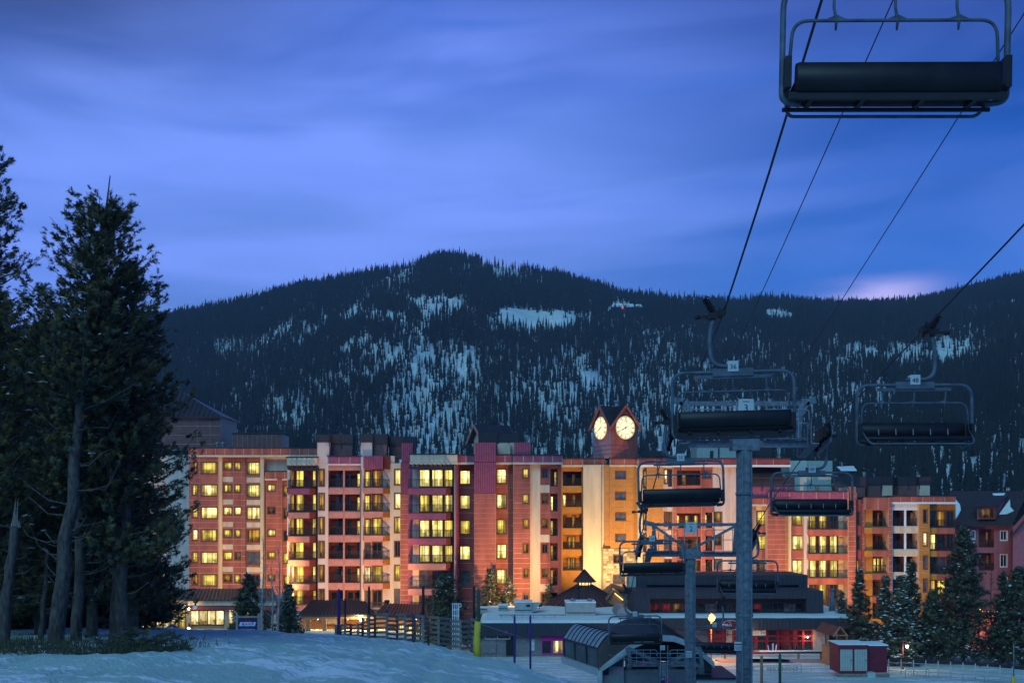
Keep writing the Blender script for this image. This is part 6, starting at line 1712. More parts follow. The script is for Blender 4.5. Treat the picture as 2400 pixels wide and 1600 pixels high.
for (u0, u1, v0, v1, m_, nm) in ((1130, 1163, 1492, 1530, greywall, 'wall_panel'), (1186, 1208, 1490, 1535, blackm, 'doorway'), (1268, 1338, 1489, 1500, magenta, 'sign_band')):
    qbox(nm, u0, u1, v0, v1, y-0.08, y+0.02, m_, WR)
lit_front(WR, 1137, 1195, 1488, 1496, y-0.05, 2, 'k', white); lit_front(WR, 1270, 1292, 1500, 1530, y-0.05, 1, 'k', magenta); lit_front(WR, 1296, 1319, 1500, 1530, y-0.05, 1, 'w', magenta); lit_front(WR, 1322, 1345, 1500, 1530, y-0.05, 1, 'k', magenta)
qbox('notice_board', 1240, 1253, 1498, 1524, y-0.1, y-0.02, plate, WR)
b = MB()
for k in range(6): b.box(PX(1350+k*14, y), PX(1360+k*14, y), y-0.1, y, PZ(1512, y), PZ(1500, y))
b.build('shop_sign', white, WR)
def on_roof(name, lab, cat, u0, u1, v0, v1, y, dep, m_=None):
    t_ = thing(name, (PX((u0+u1)/2, y), y, zr+0.2), lab, cat, 'machines on the snowy shop roof'); b = MB(); zt = PZ(v0, y)
    b.box(PX(u0, y), PX(u1, y), y, y+dep, zr+0.05, zt); b.build('casing', m_ or steel_lt, t_)
    e = MB(); e.box(PX(u0, y)-0.05, PX(u1, y)+0.05, y-0.05, y+dep+0.05, zt+0.003, zt+0.12); e.build('snow_cap', snow_cap, t_)
    e = MB(); e.box(PX(u0, y)+0.05, PX(u1, y)-0.05, y-0.04, y-0.003, zr+0.55, zr+0.62); e.build('seam', seam, t_)
    return t_, zt
unit = mat('roof_unit_grey', (0.34, 0.38, 0.37), 0.6, 0.1, 2.0)
t_, zt = on_roof('air_handler', 'air handler with sloping hood on the snowy shop roof', 'air handler', 1206, 1247, 1411, 1440, 116, 2.5, unit)
b = MB(); y = 116.2; b.poly([P(1247, 1436, y), P(1256, 1428, y), P(1270, 1410, y), P(1247, 1411, y)]); b.poly([P(1247, 1436, y+2), P(1256, 1428, y+2), P(1270, 1410, y+2), P(1247, 1411, y+2)][::-1]); b.quad(P(1247, 1411, y), P(1270, 1410, y), P(1270, 1410, y+2), P(1247, 1411, y+2)); b.quad(P(1256, 1428, y), P(1256, 1428, y+2), P(1270, 1410, y+2), P(1270, 1410, y)); b.build('hood', unit, t_)
e = MB(); e.box(PX(1233, 115.9), PX(1243, 115.9), 115.93, 115.997, PZ(1421, 116), PZ(1416, 116)); e.build('grille', seam, t_)
t_, zt = on_roof('air_handler', 'large green grey box air handler with two caps on the snowy shop roof', 'air handler', 1327, 1396, 1412, 1447, 113, 3.0, MATS['roof_unit_grey'])
for u in (1342, 1382): e = MB(); c = P(u, 1412, 114); e.tube([c, c+Vector((0, 0, 0.35))], 0.22, 10); e.tube([c+Vector((0, 0, 0.3)), c+Vector((0, 0, 0.5))], [0.38, 0.2], 10); e.build('cap', steel_lt, t_)
on_roof('roof_vent', 'small roof vent box left of the air handler with the hood', 'vent', 1168, 1190, 1418, 1432, 118, 1.2, unit)
on_roof('roof_vent', 'low vent box at the left edge of the snowy shop roof', 'vent', 1126, 1142, 1424, 1440, 117, 1.2, unit)
t_ = thing('arched_vents', (PX(1458, 114), 114, zr+0.2), 'row of arched roof vents on the snowy shop roof beside the tower block', 'vent')
for k in range(5):
    b = MB(); y = 112.5+k*1.1; x0, x1 = PX(1444, 113), PX(1478, 113); zb0 = zr+0.25; pr_ = [(x0+(x1-x0)*(0.5-0.5*math.cos(math.pi*i/10)), zb0+1.0*math.sin(math.pi*i/10)) for i in range(11)]
    b.grid([[(x, y, z) for x, z in pr_], [(x, y+0.75, z) for x, z in pr_]]); b.poly([(x, y, z) for x, z in pr_][::-1]); b.build('vent_hood', steel_lt, t_)
t_ = thing('roof_pipe_run', (PX(1300, 111), 111, zr+0.2), 'thin pipe on short stands along the snowy shop roof', 'pipe'); b = MB(); b.tube([(PX(1170, 111), 111, zr+0.55), (PX(1325, 111), 111, zr+0.55)], 0.05, 6); b.tube([(PX(1397, 111), 111, zr+0.6), (PX(1490, 111), 111, zr+0.6)], 0.05, 6)
for u in range(1175, 1325, 25): b.bar((PX(u, 111), 111, zr+0.1), (PX(u, 111), 111, zr+0.55), 0.06)
b.build('pipe', steel, t_)

# round pavilion with cone roof and lantern
Yc_ = 128.0
CP = thing('cone_pavilion', (PX(1370, Yc_), Yc_, 0.2), 'round pavilion with brown cone roof and lit lantern below the clock tower', 'pavilion')
cx = PX(1370, Yc_); 
def cone(name, rb_, zb_, rt, zt, n, m_, seams=True):
    b = MB()
    for k in range(n):
        a0, a1 = 2*math.pi*k/n, 2*math.pi*(k+1)/n; p = lambda r, a, z: (cx+r*math.cos(a), Yc_+r*math.sin(a), z)
        b.quad(p(rb_, a0, zb_), p(rb_, a1, zb_), p(rt, a1, zt), p(rt, a0, zt)) if rt > 0.01 else b.tri(p(rb_, a0, zb_), p(rb_, a1, zb_), (cx, Yc_, zt))
    o = b.build(name, m_, CP)
    if seams:
        e = MB()
        for k in range(n):
            a = 2*math.pi*k/n; e.bar((cx+rb_*math.cos(a), Yc_+rb_*math.sin(a), zb_+0.04), (cx+max(rt, 0.03)*math.cos(a), Yc_+max(rt, 0.03)*math.sin(a), zt+0.04), 0.05, 0.07)
        e.build('seam', seam, o)
    return o
roof_br = mat('brown_seam_roof', (0.115, 0.050, 0.042), 0.6, 0.15, 1.5)
cone('lantern_roof', 27/F*Yc_, PZ(1363, Yc_), 0.0, PZ(1334, Yc_), 16, roof_br); cone('lower_roof', 104/F*Yc_*1.0, PZ(1419, Yc_), 19/F*Yc_, PZ(1370, Yc_), 40, roof_br)
cone('drum', 96/F*Yc_, 0.1, 96/F*Yc_, PZ(1417, Yc_), 24, stonewall, False)
b = MB()
for k in range(12): a = 2*math.pi*k/12; b.bar((cx+0.85*math.cos(a), Yc_+0.85*math.sin(a), PZ(1371, Yc_)), (cx+0.85*math.cos(a), Yc_+0.85*math.sin(a), PZ(1362, Yc_)), 0.09)
b.build('lantern_post', roof_br, CP)
cone('lantern_light', 0.7, PZ(1370, Yc_), 0.7, PZ(1363, Yc_), 12, emat('lantern_glow', (1.0, 0.72, 0.28), 1.3), False)
b = MB(); b.tube([P(1355, 1412, 121), P(1355, 1374, 121)], 0.2, 8); b.tube([P(1355, 1376, 121), P(1355, 1370, 121)], [0.45, 0.1], 8); b.build('flue', screenm, CP)
EG = thing('entry_gable', (PX(1452, 126), 126, 0.2), 'small brown entrance gable with a yellow light strip right of the cone roof', 'gable')
b = MB(); y0, y1 = 124.0, 136.0; pl, pa, pr_ = (1418, 1402), (1437, 1377), (1476, 1409)
b.quad(P(*pl, y0), P(*pa, y0), P(1432, 1366, y1), P(1405, 1388, y1)); b.quad(P(*pa, y0), P(*pr_, y0), P(1486, 1382, y1), P(1432, 1366, y1)); b.build('roof', roof_br, EG)
b = MB(); b.poly([P(1420, 1440, y0+0.5), P(1474, 1440, y0+0.5), P(1474, 1409, y0+0.5), P(1437, 1380, y0+0.5), P(1420, 1402, y0+0.5)]); b.build('wall', timber_warm, EG)
b = MB(); b.bar(P(1440, 1384, y0), P(1472, 1409, y0), 0.16, 0.3); b.bar(P(1436, 1383, y0), P(1420, 1404, y0), 0.16, 0.25); b.build('rafter', timber_warm, EG)
b = MB(); b.bar(P(1441, 1389, y0+0.3), P(1460, 1405, y0+0.3), 0.12, 0.14); b.build('light_strip', emat('strip_light', (1.0, 0.66, 0.18), 2.2), EG)

# restaurant
Yr = 115.0; zfr = PZ(1447, Yr)
RS = thing('restaurant', (PX(1760, Yr), Yr, 0.4), 'dark boxy restaurant with red shopfront and stepped upper floors behind the lift', 'restaurant')
b = MB(); b.box(PX(1475, Yr), PX(2026, Yr), Yr+1.2, Yr+22, 0, PZ(1474, Yr)); b.build('wall', greywall, RS)
b = MB(); b.box(PX(1475, Yr), PX(2029, Yr), Yr-0.5, Yr+22, PZ(1473, Yr), zfr); fas = b.build('fascia', darksid, RS)
for k in range(64):
    e = MB(); u = 1475+554*k/64; e.box(PX(u, Yr)+0.03, PX(u+554/64, Yr)-0.03, Yr-0.56, Yr-0.503, PZ(1472.5, Yr), zfr-0.03); e.build('board', darksid, fas)
gx = np.linspace(PX(1476, Yr), PX(2028, Yr), 50); gy = np.linspace(Yr-0.3, Yr+21.8, 30); XX, YY = np.meshgrid(gx, gy); edge_ = np.minimum(np.minimum(XX-gx[0], gx[-1]-XX), np.minimum(YY-gy[0], gy[-1]-YY))
link('roof_snow', grid_mesh('roof_snow', XX, YY, zfr+0.01+0.2*sstep(edge_, -0.01, 0.5)+0.06*fbm(XX*0.5, YY*0.5, 95), snow), RS)
def slab_storey(u0, u1, v0, v1, y0, dep, slots, nb):
    ops = [(a, c, p, q) for (a, c, p, q) in slots]
    Bx = Bld.__new__(Bld); Bx.Y = y0; Bx.base = 0; Bx.root = RS
    w = Bx.strip(u0, u1, v0, v1, darksid, 0, ops, back=dep, rev=0.9, name='upper_storey')
    for k in range(nb):
        a, c = u0+(u1-u0)*k/nb, u0+(u1-u0)*(k+1)/nb; um = (a+c)/2
        free = [(v0+0.5, v1-0.5)]
        for o in ops:
            if o[0] < um < o[1]:
                free = [z for (p, q) in free for z in ((p, min(q, o[2])), (max(p, o[3]), q)) if z[1]-z[0] > 1.0]
        for (p, q) in free:
            e = MB(); e.box(PX(a, y0)+0.03, PX(c, y0)-0.03, y0-0.05, y0-0.003, PZ(q, y0), PZ(p, y0)); e.build('board', darksid, w)
    return Bx
B1 = slab_storey(1484, 1930, 1384, 1446, Yr+3, 6, [(1520, 1890, 1402, 1441)], 44)
B2 = slab_storey(1494, 1893, 1347, 1384, Yr+9, 8, [(1516, 1872, 1370, 1380)], 40)
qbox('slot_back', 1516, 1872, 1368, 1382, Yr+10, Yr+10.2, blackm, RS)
qbox('side_panel', 1474, 1491, 1352, 1446, Yr+9.5, Yr+12, teal, RS)
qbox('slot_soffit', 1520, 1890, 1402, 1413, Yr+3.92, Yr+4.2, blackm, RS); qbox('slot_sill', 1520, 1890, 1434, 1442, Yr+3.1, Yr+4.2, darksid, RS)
lit_front(RS, 1521, 1890, 1413, 1434, Yr+4.1, 14, 'rrdrkgkkkrkkgk', darksid)
# shopfront
y = Yr+1.1
for (u0, u1, m_) in ((1702, 1716, stonewall), (1906, 1934, stonewall), (1490, 1520, stonewall), (1998, 2014, greywall)): qbox('pier', u0, u1, 1473, 1532, y-0.25, y+0.1, m_, RS)
for (u0, u1) in ((1660, 1701), (1717, 1772), (1772, 1797), (1797, 1823), (1823, 1882), (1882, 1905)):
    w = MB()
    w.box(PX(u0, y), PX(u0+3, y), y-0.12, y, PZ(1528, y), PZ(1474, y)); w.box(PX(u1-3, y), PX(u1, y), y-0.12, y, PZ(1528, y), PZ(1474, y))
    for v0, v1 in ((1473, 1476), (1487, 1491), (1499, 1502), (1524, 1528)): w.box(PX(u0+3, y), PX(u1-3, y), y-0.11, y-0.005, PZ(v1, y), PZ(v0, y))
    w_ = w.build('shop_window', redm, RS)
    p = MB(); p.quad(P(u0, 1528, y-0.02), P(u1, 1528, y-0.02), P(u1, 1474, y-0.02), P(u0, 1474, y-0.02)); p.build('pane', room_r if u0 in (1660, 1717, 1823) else glass_dk, w_)
for u0, u1 in ((1940, 1966), (1970, 1996)): lit_front(RS, u0, u1, 1476, 1528, y-0.02, 1, 'k', redm)
b = MB(); c = P(1776, 1481, y-0.35); b.box(PX(1757, y-0.4), PX(1795, y-0.4), y-0.4, y-0.36, PZ(1487, y), PZ(1475, y)); bn = b.build('banner', white, RS)
yb_ = y-0.415; text('WEEKEND SPECIALS', 0.20, signblue, bn, face((PX(1775, yb_), yb_, PZ(1477.5, yb_))), sx=0.72); text('4.99', 0.36, redm, bn, face((PX(1787.5, yb_), yb_, PZ(1482.5, yb_))), sx=0.8); text('SOUP & HALF\nSANDWICH', 0.15, signblue, bn, face((PX(1770, yb_), yb_, PZ(1483, yb_))), sx=0.9)
# round sign that the tower half hides
b = MB(); ys_ = Yr-0.75; cc = P(1712, 1464, ys_); b.cm = 0
ell = lambda a, s, dy: (cc.x+math.cos(a)*0.98*s, ys_+dy, cc.z+math.sin(a)*0.62*s)
b.poly([ell(2*math.pi*k/32, 1.0, 0) for k in range(32)])
for k in range(32): b.quad(ell(2*math.pi*k/32, 1, 0), ell(2*math.pi*k/32, 1, 0.2), ell(2*math.pi*(k+1)/32, 1, 0.2), ell(2*math.pi*(k+1)/32, 1, 0))
sg = b.build('sign', mat('sign_maroon', (0.10, 0.015, 0.03), 0.6, 0.1), RS)
b = MB(); b.tube([ell(2*math.pi*k/32, 0.9, -0.02) for k in range(32)], 0.022, 4, closed=True); b.build('ring', white, sg)
text('MAG', 0.44, white, sg, face((cc.x-0.38, ys_-0.02, cc.z)), sx=1.1, extrude=0.02); text('THE', 0.16, white, sg, face((cc.x-0.1, ys_-0.02, cc.z+0.36)))
# bare vine stems against the shopfront
for (u0, u1, sd) in ((1745, 1770, 1), (1842, 1880, 2), (1662, 1700, 3)):
    rr_ = random.Random(sd); t_ = thing('bare_shrub', P((u0+u1)/2, 1528, y-1.2), ('bare shrub by the red shopfront under the banner', 'bare shrub before the right red shop window', 'bare shrub between the lift tower and the station')[sd-1], 'shrub'); b = MB()
    for k in range(34):
        x = rr_.uniform(u0, u1); p0 = P(x, 1529, y-1.2); q = P(x+rr_.uniform(-9, 9), rr_.uniform(1498, 1518), y-1.2+rr_.uniform(-.5, .5)); b.tube([p0, p0.lerp(q, 0.5)+Vector((rr_.uniform(-.1, .1), 0, 0)), q], [0.025, 0.018, 0.006], 4, False)
    b.build('stems', mat('twig_%d' % sd, (0.13, 0.10, 0.10), 0.9, 0.2), t_)
t_ = thing('ski_rack', P(1812, 1528, y-1.0), 'fan of upright skis and snowboards leaning at the red shopfront', 'skis'); 
for k, m_ in enumerate((white, signblue, redm, white, signblue, white, screenm)):
    b = MB(); x = 1803+k*2.9; b.bar(P(x+(3-k)*-0.2, 1525, y-1.0), P(x+(k-3)*1.1, 1511-2.5*(3-abs(k-3))*0.6, y-0.8), 0.11, 0.03); b.build('ski', m_, t_)
b = MB(); b.tube([P(1950, 1446, Yr+6), P(1950, 1381, Yr+6)], 0.26, 10); b.tube([P(1950, 1383, Yr+6), P(1950, 1379, Yr+6)], 0.34, 10); b.build('flue', steel, RS)
for u in (1944, 1957): b = MB(); b.tube([P(u, 1446, Yr+5.5), P(u, 1405, Yr+5.5)], 0.09, 6); b.build('flue', steel, RS)
for (u, v, w_) in ((1752, 1477, 110), (1893, 1492, 60)): globe(RS, P(u, v, y-1.6 if u == 1752 else y-0.4), 0.16 if u == 1752 else 0.09, lamp_w, w_, name='wall_lamp')

# street lamp, orange sodium
def lamp_post(lab, u, v, Y, r, m_, watts, col, pm=None, side=0.0, grp=None):
    x = PX(u, Y); g = gz(x, Y); t_ = thing('street_lamp', (x+side, Y, g), lab, 'street lamp', grp); zt = PZ(v, Y)
    b = MB(); b.tube([(x+side, Y+0.25, g-0.2), (x+side, Y+0.25, zt+0.3)], 0.07, 8)
    b.tube(arc_pts([(x+side, Y+0.25, zt+0.25), (x+side, Y+0.25, zt+0.5), (x, Y, zt+0.5), (x, Y, zt+0.2)], 0.15, 4), 0.035, 6); b.build('post', pm or railm, t_)
    b = MB(); b.tube([(x, Y, zt+0.12), (x, Y, zt+0.26)], [r*1.3, r*0.5], 10); b.build('lamp_cap', pm or railm, t_)
    globe(t_, (x, Y, zt), r, m_, watts, col)
    return t_
lamp_post('street lamp glowing bright orange before the restaurant', 1668, 1447, 104, 0.36, lamp_o, 1500, (1.0, 0.42, 0.10), timber_warm)
lamp_post('small warm lamp on a thin mast before the very snowy spruce', 2126, 1514, 93, 0.14, lamp_w, 120, (1.0, 0.7, 0.35), mat('maroon_mast', (0.12, 0.03, 0.05), 0.6, 0.1), -0.3)
lamp_post('tiny warm lamp at the snow crest below the arcade corner', 442, 1472, 96, 0.13, lamp_w, 60, (1.0, 0.8, 0.6))
lamp_post('small orange lamp among the far right spruces', 2297, 1426, 116, 0.14, lamp_o, 60, (1.0, 0.5, 0.15))
lamp_post('low orange lamp behind the wire fence on the right', 2299, 1568, 96, 0.12, lamp_o, 50, (1.0, 0.45, 0.12))
# red lit wagon glowing between the right spruces
wg = thing('ticket_booth', P(2322, 1490, 118), 'booth with glowing red front between the right spruces', 'booth')
b = MB(); b.box(PX(2300, 118), PX(2340, 118), 118, 121, 0.1, PZ(1440, 118)); b.build('body', emat('red_glow_front', (1.0, 0.20, 0.16), 0.75), wg)
b = MB(); b.box(PX(2298, 118)-0.1, PX(2342, 118)+0.1, 117.8, 121.2, PZ(1440, 118)+0.003, PZ(1434, 118)); b.build('roof', redm, wg)
for k in range(6): globe(wg, P(2303+k*7, 1432, 117.9), 0.06, MATS['lantern_glow'], 0)

# ------------------------------------------------------------------ things on the snow
# plank snow fence: staggered panels of stacked planks
fx = [(787, 798, 1466, 1484), (798, 808, 1462, 1482), (808, 822, 1460, 1487), (822, 839, 1461, 1489), (839, 850, 1460, 1490), (850, 863, 1446, 1491), (863, 879, 1439, 1492), (879, 907, 1435, 1493), (907, 931, 1440, 1494), (931, 950, 1437, 1496), (950, 972, 1440, 1498), (972, 992, 1440, 1500), (992, 1004, 1447, 1501), (1004, 1028, 1443, 1503), (1028, 1056, 1445, 1506), (1056, 1079, 1452, 1509), (1079, 1105, 1452, 1513), (1105, 1121, 1450, 1518)]
FE = thing('plank_fence', (PX(950, 47), 47, gz(PX(950, 47), 47)), 'zigzag snow fence of stacked grey planks on the snow crest', 'fence')
for k, (u0, u1, v0, v1) in enumerate(fx):
    y0 = 46.6+(0.9 if k % 2 else 0.0); y1 = 46.6+(0.0 if k % 2 else 0.9); n_ = 6 if v1-v0 > 35 else 4; sag = random.uniform(-2.5, 2.5)+(6 if k == 17 else (4 if k in (13, 14) else 0))
    v1 = VH-(gz(PX(u0, 47), 47)-CZ)/47*F-4
    for r_ in range(n_):
        va = v0+(v1-v0)*r_/n_; a, c = P(u0-2, va+3-sag*0.4, y0), P(u1+2, va+3+sag*0.6, y1); e = MB(); e.bar(a, c, 0.05, (v1-v0)/n_*0.50/F*47); e.build('plank', timber, FE)
    e = MB(); e.bar(P(u0, v0, y0+0.06), P(u0, v1+8, y0+0.06), 0.10); e.build('post', timber, FE)
def pole(name, lab, u, v0, v1, Y, r, m_, base=None, cat='pole'):
    x = PX(u, Y); g = gz(x, Y); zt = PZ(v0, Y); t_ = thing(name, (x, Y, g), lab, cat); b = MB(); b.tube([(x, Y, g-0.2), (x, Y, zt-0.1), (x, Y, zt)], [r, r, r*0.3], 8); b.build('shaft', m_, t_); return t_
pole('marker_pole', 'tall purple pole at the left end of the plank fence', 794, 1379, 1465, 52, 0.085, purple)
pole('marker_pole', 'thin dark pole right of the purple pole', 809, 1399, 1465, 53, 0.05, railm)
pole('marker_pole', 'thin dark pole rising from the plank fence before the splayed balconies', 865, 1372, 1465, 50, 0.055, railm)
pole('marker_pole', 'tall dark pole before the centre balconies', 992, 1372, 1465, 50, 0.065, railm)
pole('marker_pole', 'dark leaning pole left of the green pole', 1111, 1372, 1465, 50, 0.065, railm)
pole('marker_pole', 'short purple pole standing behind the middle of the fence', 907, 1425, 1490, 49, 0.04, purple)
pole('marker_pole', 'short purple pole right of the fence middle', 967, 1436, 1490, 49, 0.04, purple)
pole('marker_pole', 'short purple pole two planks left of the dark centre pole', 985, 1431, 1490, 49, 0.04, purple)
pole('marker_pole', 'purple pole before the snowy shop, left of two', 1206, 1440, 1530, 56, 0.06, purple)
pole('marker_pole', 'purple pole before the snowy shop, right of two', 1243, 1440, 1530, 56, 0.06, purple)
gp = pole('padded_pole', 'green pole in a yellow crash pad at the right end of the fence', 1121, 1378, 1500, 44.5, 0.07, greenp)
x = PX(1119, 44.3); g = gz(x, 44.3); b = MB(); b.tube([(x, 44.4, g-0.1), (x-0.03, 44.4, g+0.5), (x-0.02, 44.4, g+0.9), (x+0.02, 44.4, PZ(1456, 44.3))], [0.16, 0.17, 0.145, 0.14], 12); b.build('crash_pad', yellow, gp)
# ski school sign board
Yk = 84.0; SG = thing('ski_school_sign', gpt(580, Yk), 'purple blue ski and ride school sign board on timber posts', 'sign')
for u in (555, 606): qbox('post', u-2.5, u+2.5, 1437, 1512, Yk, Yk+0.2, timber, SG)
qbox('beam', 544, 614, 1443, 1447, Yk-0.05, Yk+0.25, timber, SG)
b = MB(); b.bar(P(547, 1447, Yk+0.1), P(553, 1456, Yk+0.1), 0.1); b.build('brace', timber, SG)
bd = qbox('board', 558, 603, 1450, 1482, Yk+0.02, Yk+0.12, signblue, SG)
b = MB(); yk = Yk; b.poly([P(560, 1466, yk), P(597, 1466, yk), P(600, 1457, yk), P(563, 1457, yk)]); b.build('logo_ground', mat('logo_pale', (0.45, 0.55, 0.70), 0.6, 0.05), bd)
text('SKI & RIDE', 0.26, ink, bd, face(P(580, 1462, yk-0.012)), shear=0.25, sx=0.82, extrude=0.003); text('Private Lessons Meeting Area', 0.10, white, bd, face(P(580.5, 1473.5, yk+0.01)), extrude=0.003)
b = MB(); cc = P(581, 1461, yk-0.016); b.tube([cc+Vector((0.42*math.cos(a), 0, 0.24*math.sin(a))) for a in [R(-20+150*k/12) for k in range(13)]], 0.022, 4); b.tube([cc+Vector((0.42*math.cos(a), 0, 0.24*math.sin(a))) for a in [R(170+110*k/12) for k in range(13)]], 0.022, 4); b.build('logo_arc', magenta, bd)
# bushes / covered machine at arcade
t_ = thing('covered_machine', gpt(400, 100), 'covered snowmobile shape parked behind the snow crest by the arcade', 'machine'); b = MB(); c = P(398, 1470, 100); c.z = max(c.z, gz(c.x, 100)+0.45)
b.grid([[c+Vector((dx*1.05, dy*0.5, (1-dx*dx)*0.75*(1-0.35*dy*dy)+0.15*math.sin(dx*4)-0.45)) for dx in np.linspace(-1, 1, 11)] for dy in np.linspace(-1, 1, 7)]); b.build('cover', mat('navy_cover', (0.03, 0.045, 0.11), 0.8, 0.2), t_)
# roof ladder hoop seen above the fence
t_ = thing('ladder_hoop', P(1068, 1450, 104), 'white access ladder with hoop beside the snowy shop roof', 'ladder'); b = MB()
for u in (1061, 1066, 1071, 1075): b.tube([P(u, 1413, 104), P(u, 1550, 104)], 0.045, 5)
for v in (1414, 1428, 1442): b.tube([P(1061, v, 104), P(1077, v, 104)], 0.04, 5)
b.tube([P(1075, 1414, 104), P(1080, 1414, 104), P(1081, 1420, 104), P(1076, 1422, 104)], 0.045, 5); b.build('rails', white, t_)
# ticket hut with little gable roof
Yh = 98.0; gh = gz(PX(1962, Yh), Yh)
HT = thing('lift_ticket_hut', (PX(1962, Yh), Yh, gh), 'open wooden hut with small gable roof left of the red shed', 'hut')
for u, dy in ((1941, 0), (1951, 1.6), (1985, 0), (1974, 1.6)): b = MB(); b.bar((PX(u, Yh), Yh+dy, gh), (PX(u, Yh), Yh+dy, PZ(1487, Yh)), 0.13); b.build('post', timber_warm, HT)
b = MB(); y0, y1 = Yh-0.5, Yh+2.0; ap, el_, er_ = P(1969, 1468, y0), P(1953, 1490, y0), P(1987, 1490, y0); bk = Vector((-1.0, 2.3, 0.25))
b.quad(el_, ap, ap+bk, el_+bk); b.quad(ap, er_, er_+bk, ap+bk); b.quad(el_-Vector((0, 0, .1)), ap-Vector((0, 0, .1)), ap, el_); b.quad(ap-Vector((0, 0, .1)), er_-Vector((0, 0, .1)), er_, ap); b.build('roof', roof_br, HT)
b = MB(); b.bar(el_, ap, 0.12, 0.14); b.bar(ap, er_, 0.12, 0.14); b.bar(P(1957, 1488, y0), P(1984, 1488, y0), 0.1); b.build('gable_frame', timber_warm, HT)
b = MB(); b.box(PX(1938, Yh), PX(1950, Yh), Yh-0.3, Yh+1.6, gh, PZ(1514, Yh)); b.box(PX(1951, Yh), PX(1982, Yh), Yh+1.5, Yh+1.7, gh, PZ(1518, Yh)); b.build('counter', timber_warm, HT)
# red shed with two pale doors
Yd = 86.0; gd_ = gz(PX(2015, Yd), Yd)
SH = thing('red_shed', (PX(2010, Yd), Yd, gd_), 'dark red storage shed with two pale doors standing on skids', 'shed')
b = MB(); x0, x1, z0, z1 = PX(1967, Yd), PX(2034, Yd), PZ(1577, Yd), PZ(1510, Yd); b.box(x0, x1, Yd, Yd+2.6, z0, z1); b.build('body', shedred, SH)
b = MB(); x2 = PX(2078, Yd+0.6); b.box(x1+0.003, x2, Yd+0.5, Yd+2.8, z0, PZ(1514, Yd)); b.build('annex', shedred, SH)
for (u0, u1) in ((1969.5, 1998), (2003, 2032)):
    d = qbox('door', u0, u1, 1521, 1571, Yd-0.05, Yd-0.003, shedwhite, SH)
    for k in range(1, 5): e = MB(); uu_ = u0+(u1-u0)*k/5; e.box(PX(uu_, Yd)-0.012, PX(uu_, Yd)+0.012, Yd-0.06, Yd-0.051, PZ(1570.5, Yd), PZ(1521.5, Yd)); e.build('board_joint', greywall, d)
    qbox('handle', u1-2.5, u1-1.5, 1545, 1548, Yd-0.12, Yd-0.052, blackm, d)
qbox('lintel', 1966, 2035, 1509, 1520, Yd-0.08, Yd-0.003, shedred, SH)
b = MB(); b.box(x0-0.1, x1+0.1, Yd-0.15, Yd+2.7, z1+0.003, z1+0.07); b.box(x1+0.1, x2+0.08, Yd+0.4, Yd+2.85, PZ(1514, Yd)+0.003, PZ(1514, Yd)+0.1); b.build('roof_snow', snow_cap, SH)
for v in (1580, 1585): b = MB(); b.box(x0-0.1, x2, Yd-0.1, Yd+0.15, PZ(v+2, Yd), PZ(v-2.5, Yd)); b.build('skid', timber, SH)
qbox('step_box', 2034, 2052, 1575, 1592, Yd-0.4, Yd+0.4, plate, SH)
# terrace in front of the restaurant: deck, stone edge, snowy pipe rail
TR = thing('terrace', (PX(1840, 107), 107, 0.2), 'restaurant terrace with snowy red pipe rail and stone edge', 'terrace')
b = MB(); b.tube([P(1690, 1529, 103.5), P(1966, 1527, 103.5)], 0.13, 8); b.build('rail', redm, TR)
e = MB(); e.tube([P(1780, 1525.6, 103.5), P(1966, 1524.4, 103.5)], 0.10, 6); e.build('rail_snow', snow_cap, TR)
for u in (1700, 1740, 1872, 1925): qbox('post', u-2, u+2, 1528, 1565, 103.4, 103.6, timber_warm, TR)
for k, v in enumerate((1536, 1544, 1552)): b = MB(); b.tube([P(1690, v, 103.4), P(1966, v, 103.4)], 0.025, 5); b.build('rail_wire', steel, TR)
qbox('stone_edge', 1690, 1970, 1553, 1578, 100, 103, stonewall, TR)
b = MB(); b.grid([[P(u, 1545-4*math.sin((u-1745)/105*math.pi), 100+dy) for u in np.linspace(1745, 1850, 12)] for dy in (0, 2, 4)]); b.build('snow_bank', snow_cap, TR)
# crowd barriers and wire fences
def barrier(lab, u0, u1, v0, v1, Y, n, grp, slant=0):
    t_ = thing('crowd_barrier', P((u0+u1)/2, v1, Y), lab, 'barrier', grp); b = MB()
    f = lambda u, v: P(u, v+slant*(u-u0), Y)
    b.tube(arc_pts([f(u0, v1+4), f(u0, v0), f(u1, v0), f(u1, v1+4)], 0.12, 4), 0.045, 6); b.tube([f(u0, v1), f(u1, v1)], 0.04, 5); b.build('frame', plate, t_)
    for k in range(1, n): e = MB(); u = u0+(u1-u0)*k/n; e.tube([f(u, v0), f(u, v1)], 0.022, 4); e.build('bar', plate, t_)
    return t_
barrier('pale crowd barrier right behind the thick lift tower, left of the lettered one', 1748, 1786, 1560, 1580, 91, 8, 'crowd barriers on the plaza', -0.02)
bl = barrier('crowd barrier with cut out lettering before the terrace', 1788, 1878, 1559, 1578, 91, 10, 'crowd barriers on the plaza', -0.03)
text('BRECKENRIDGE', 0.50, steel_lt, bl, face(P(1834, 1567, 90.9)), sx=0.75, extrude=0.012)
barrier('crowd barrier with plain bars standing before the right wire fence', 2122, 2177, 1567, 1586, 86, 8, 'crowd barriers on the plaza')
barrier('crowd barrier with ornament at the bottom right before the wire fence', 2264, 2308, 1584, 1596, 82, 3, 'crowd barriers on the plaza')
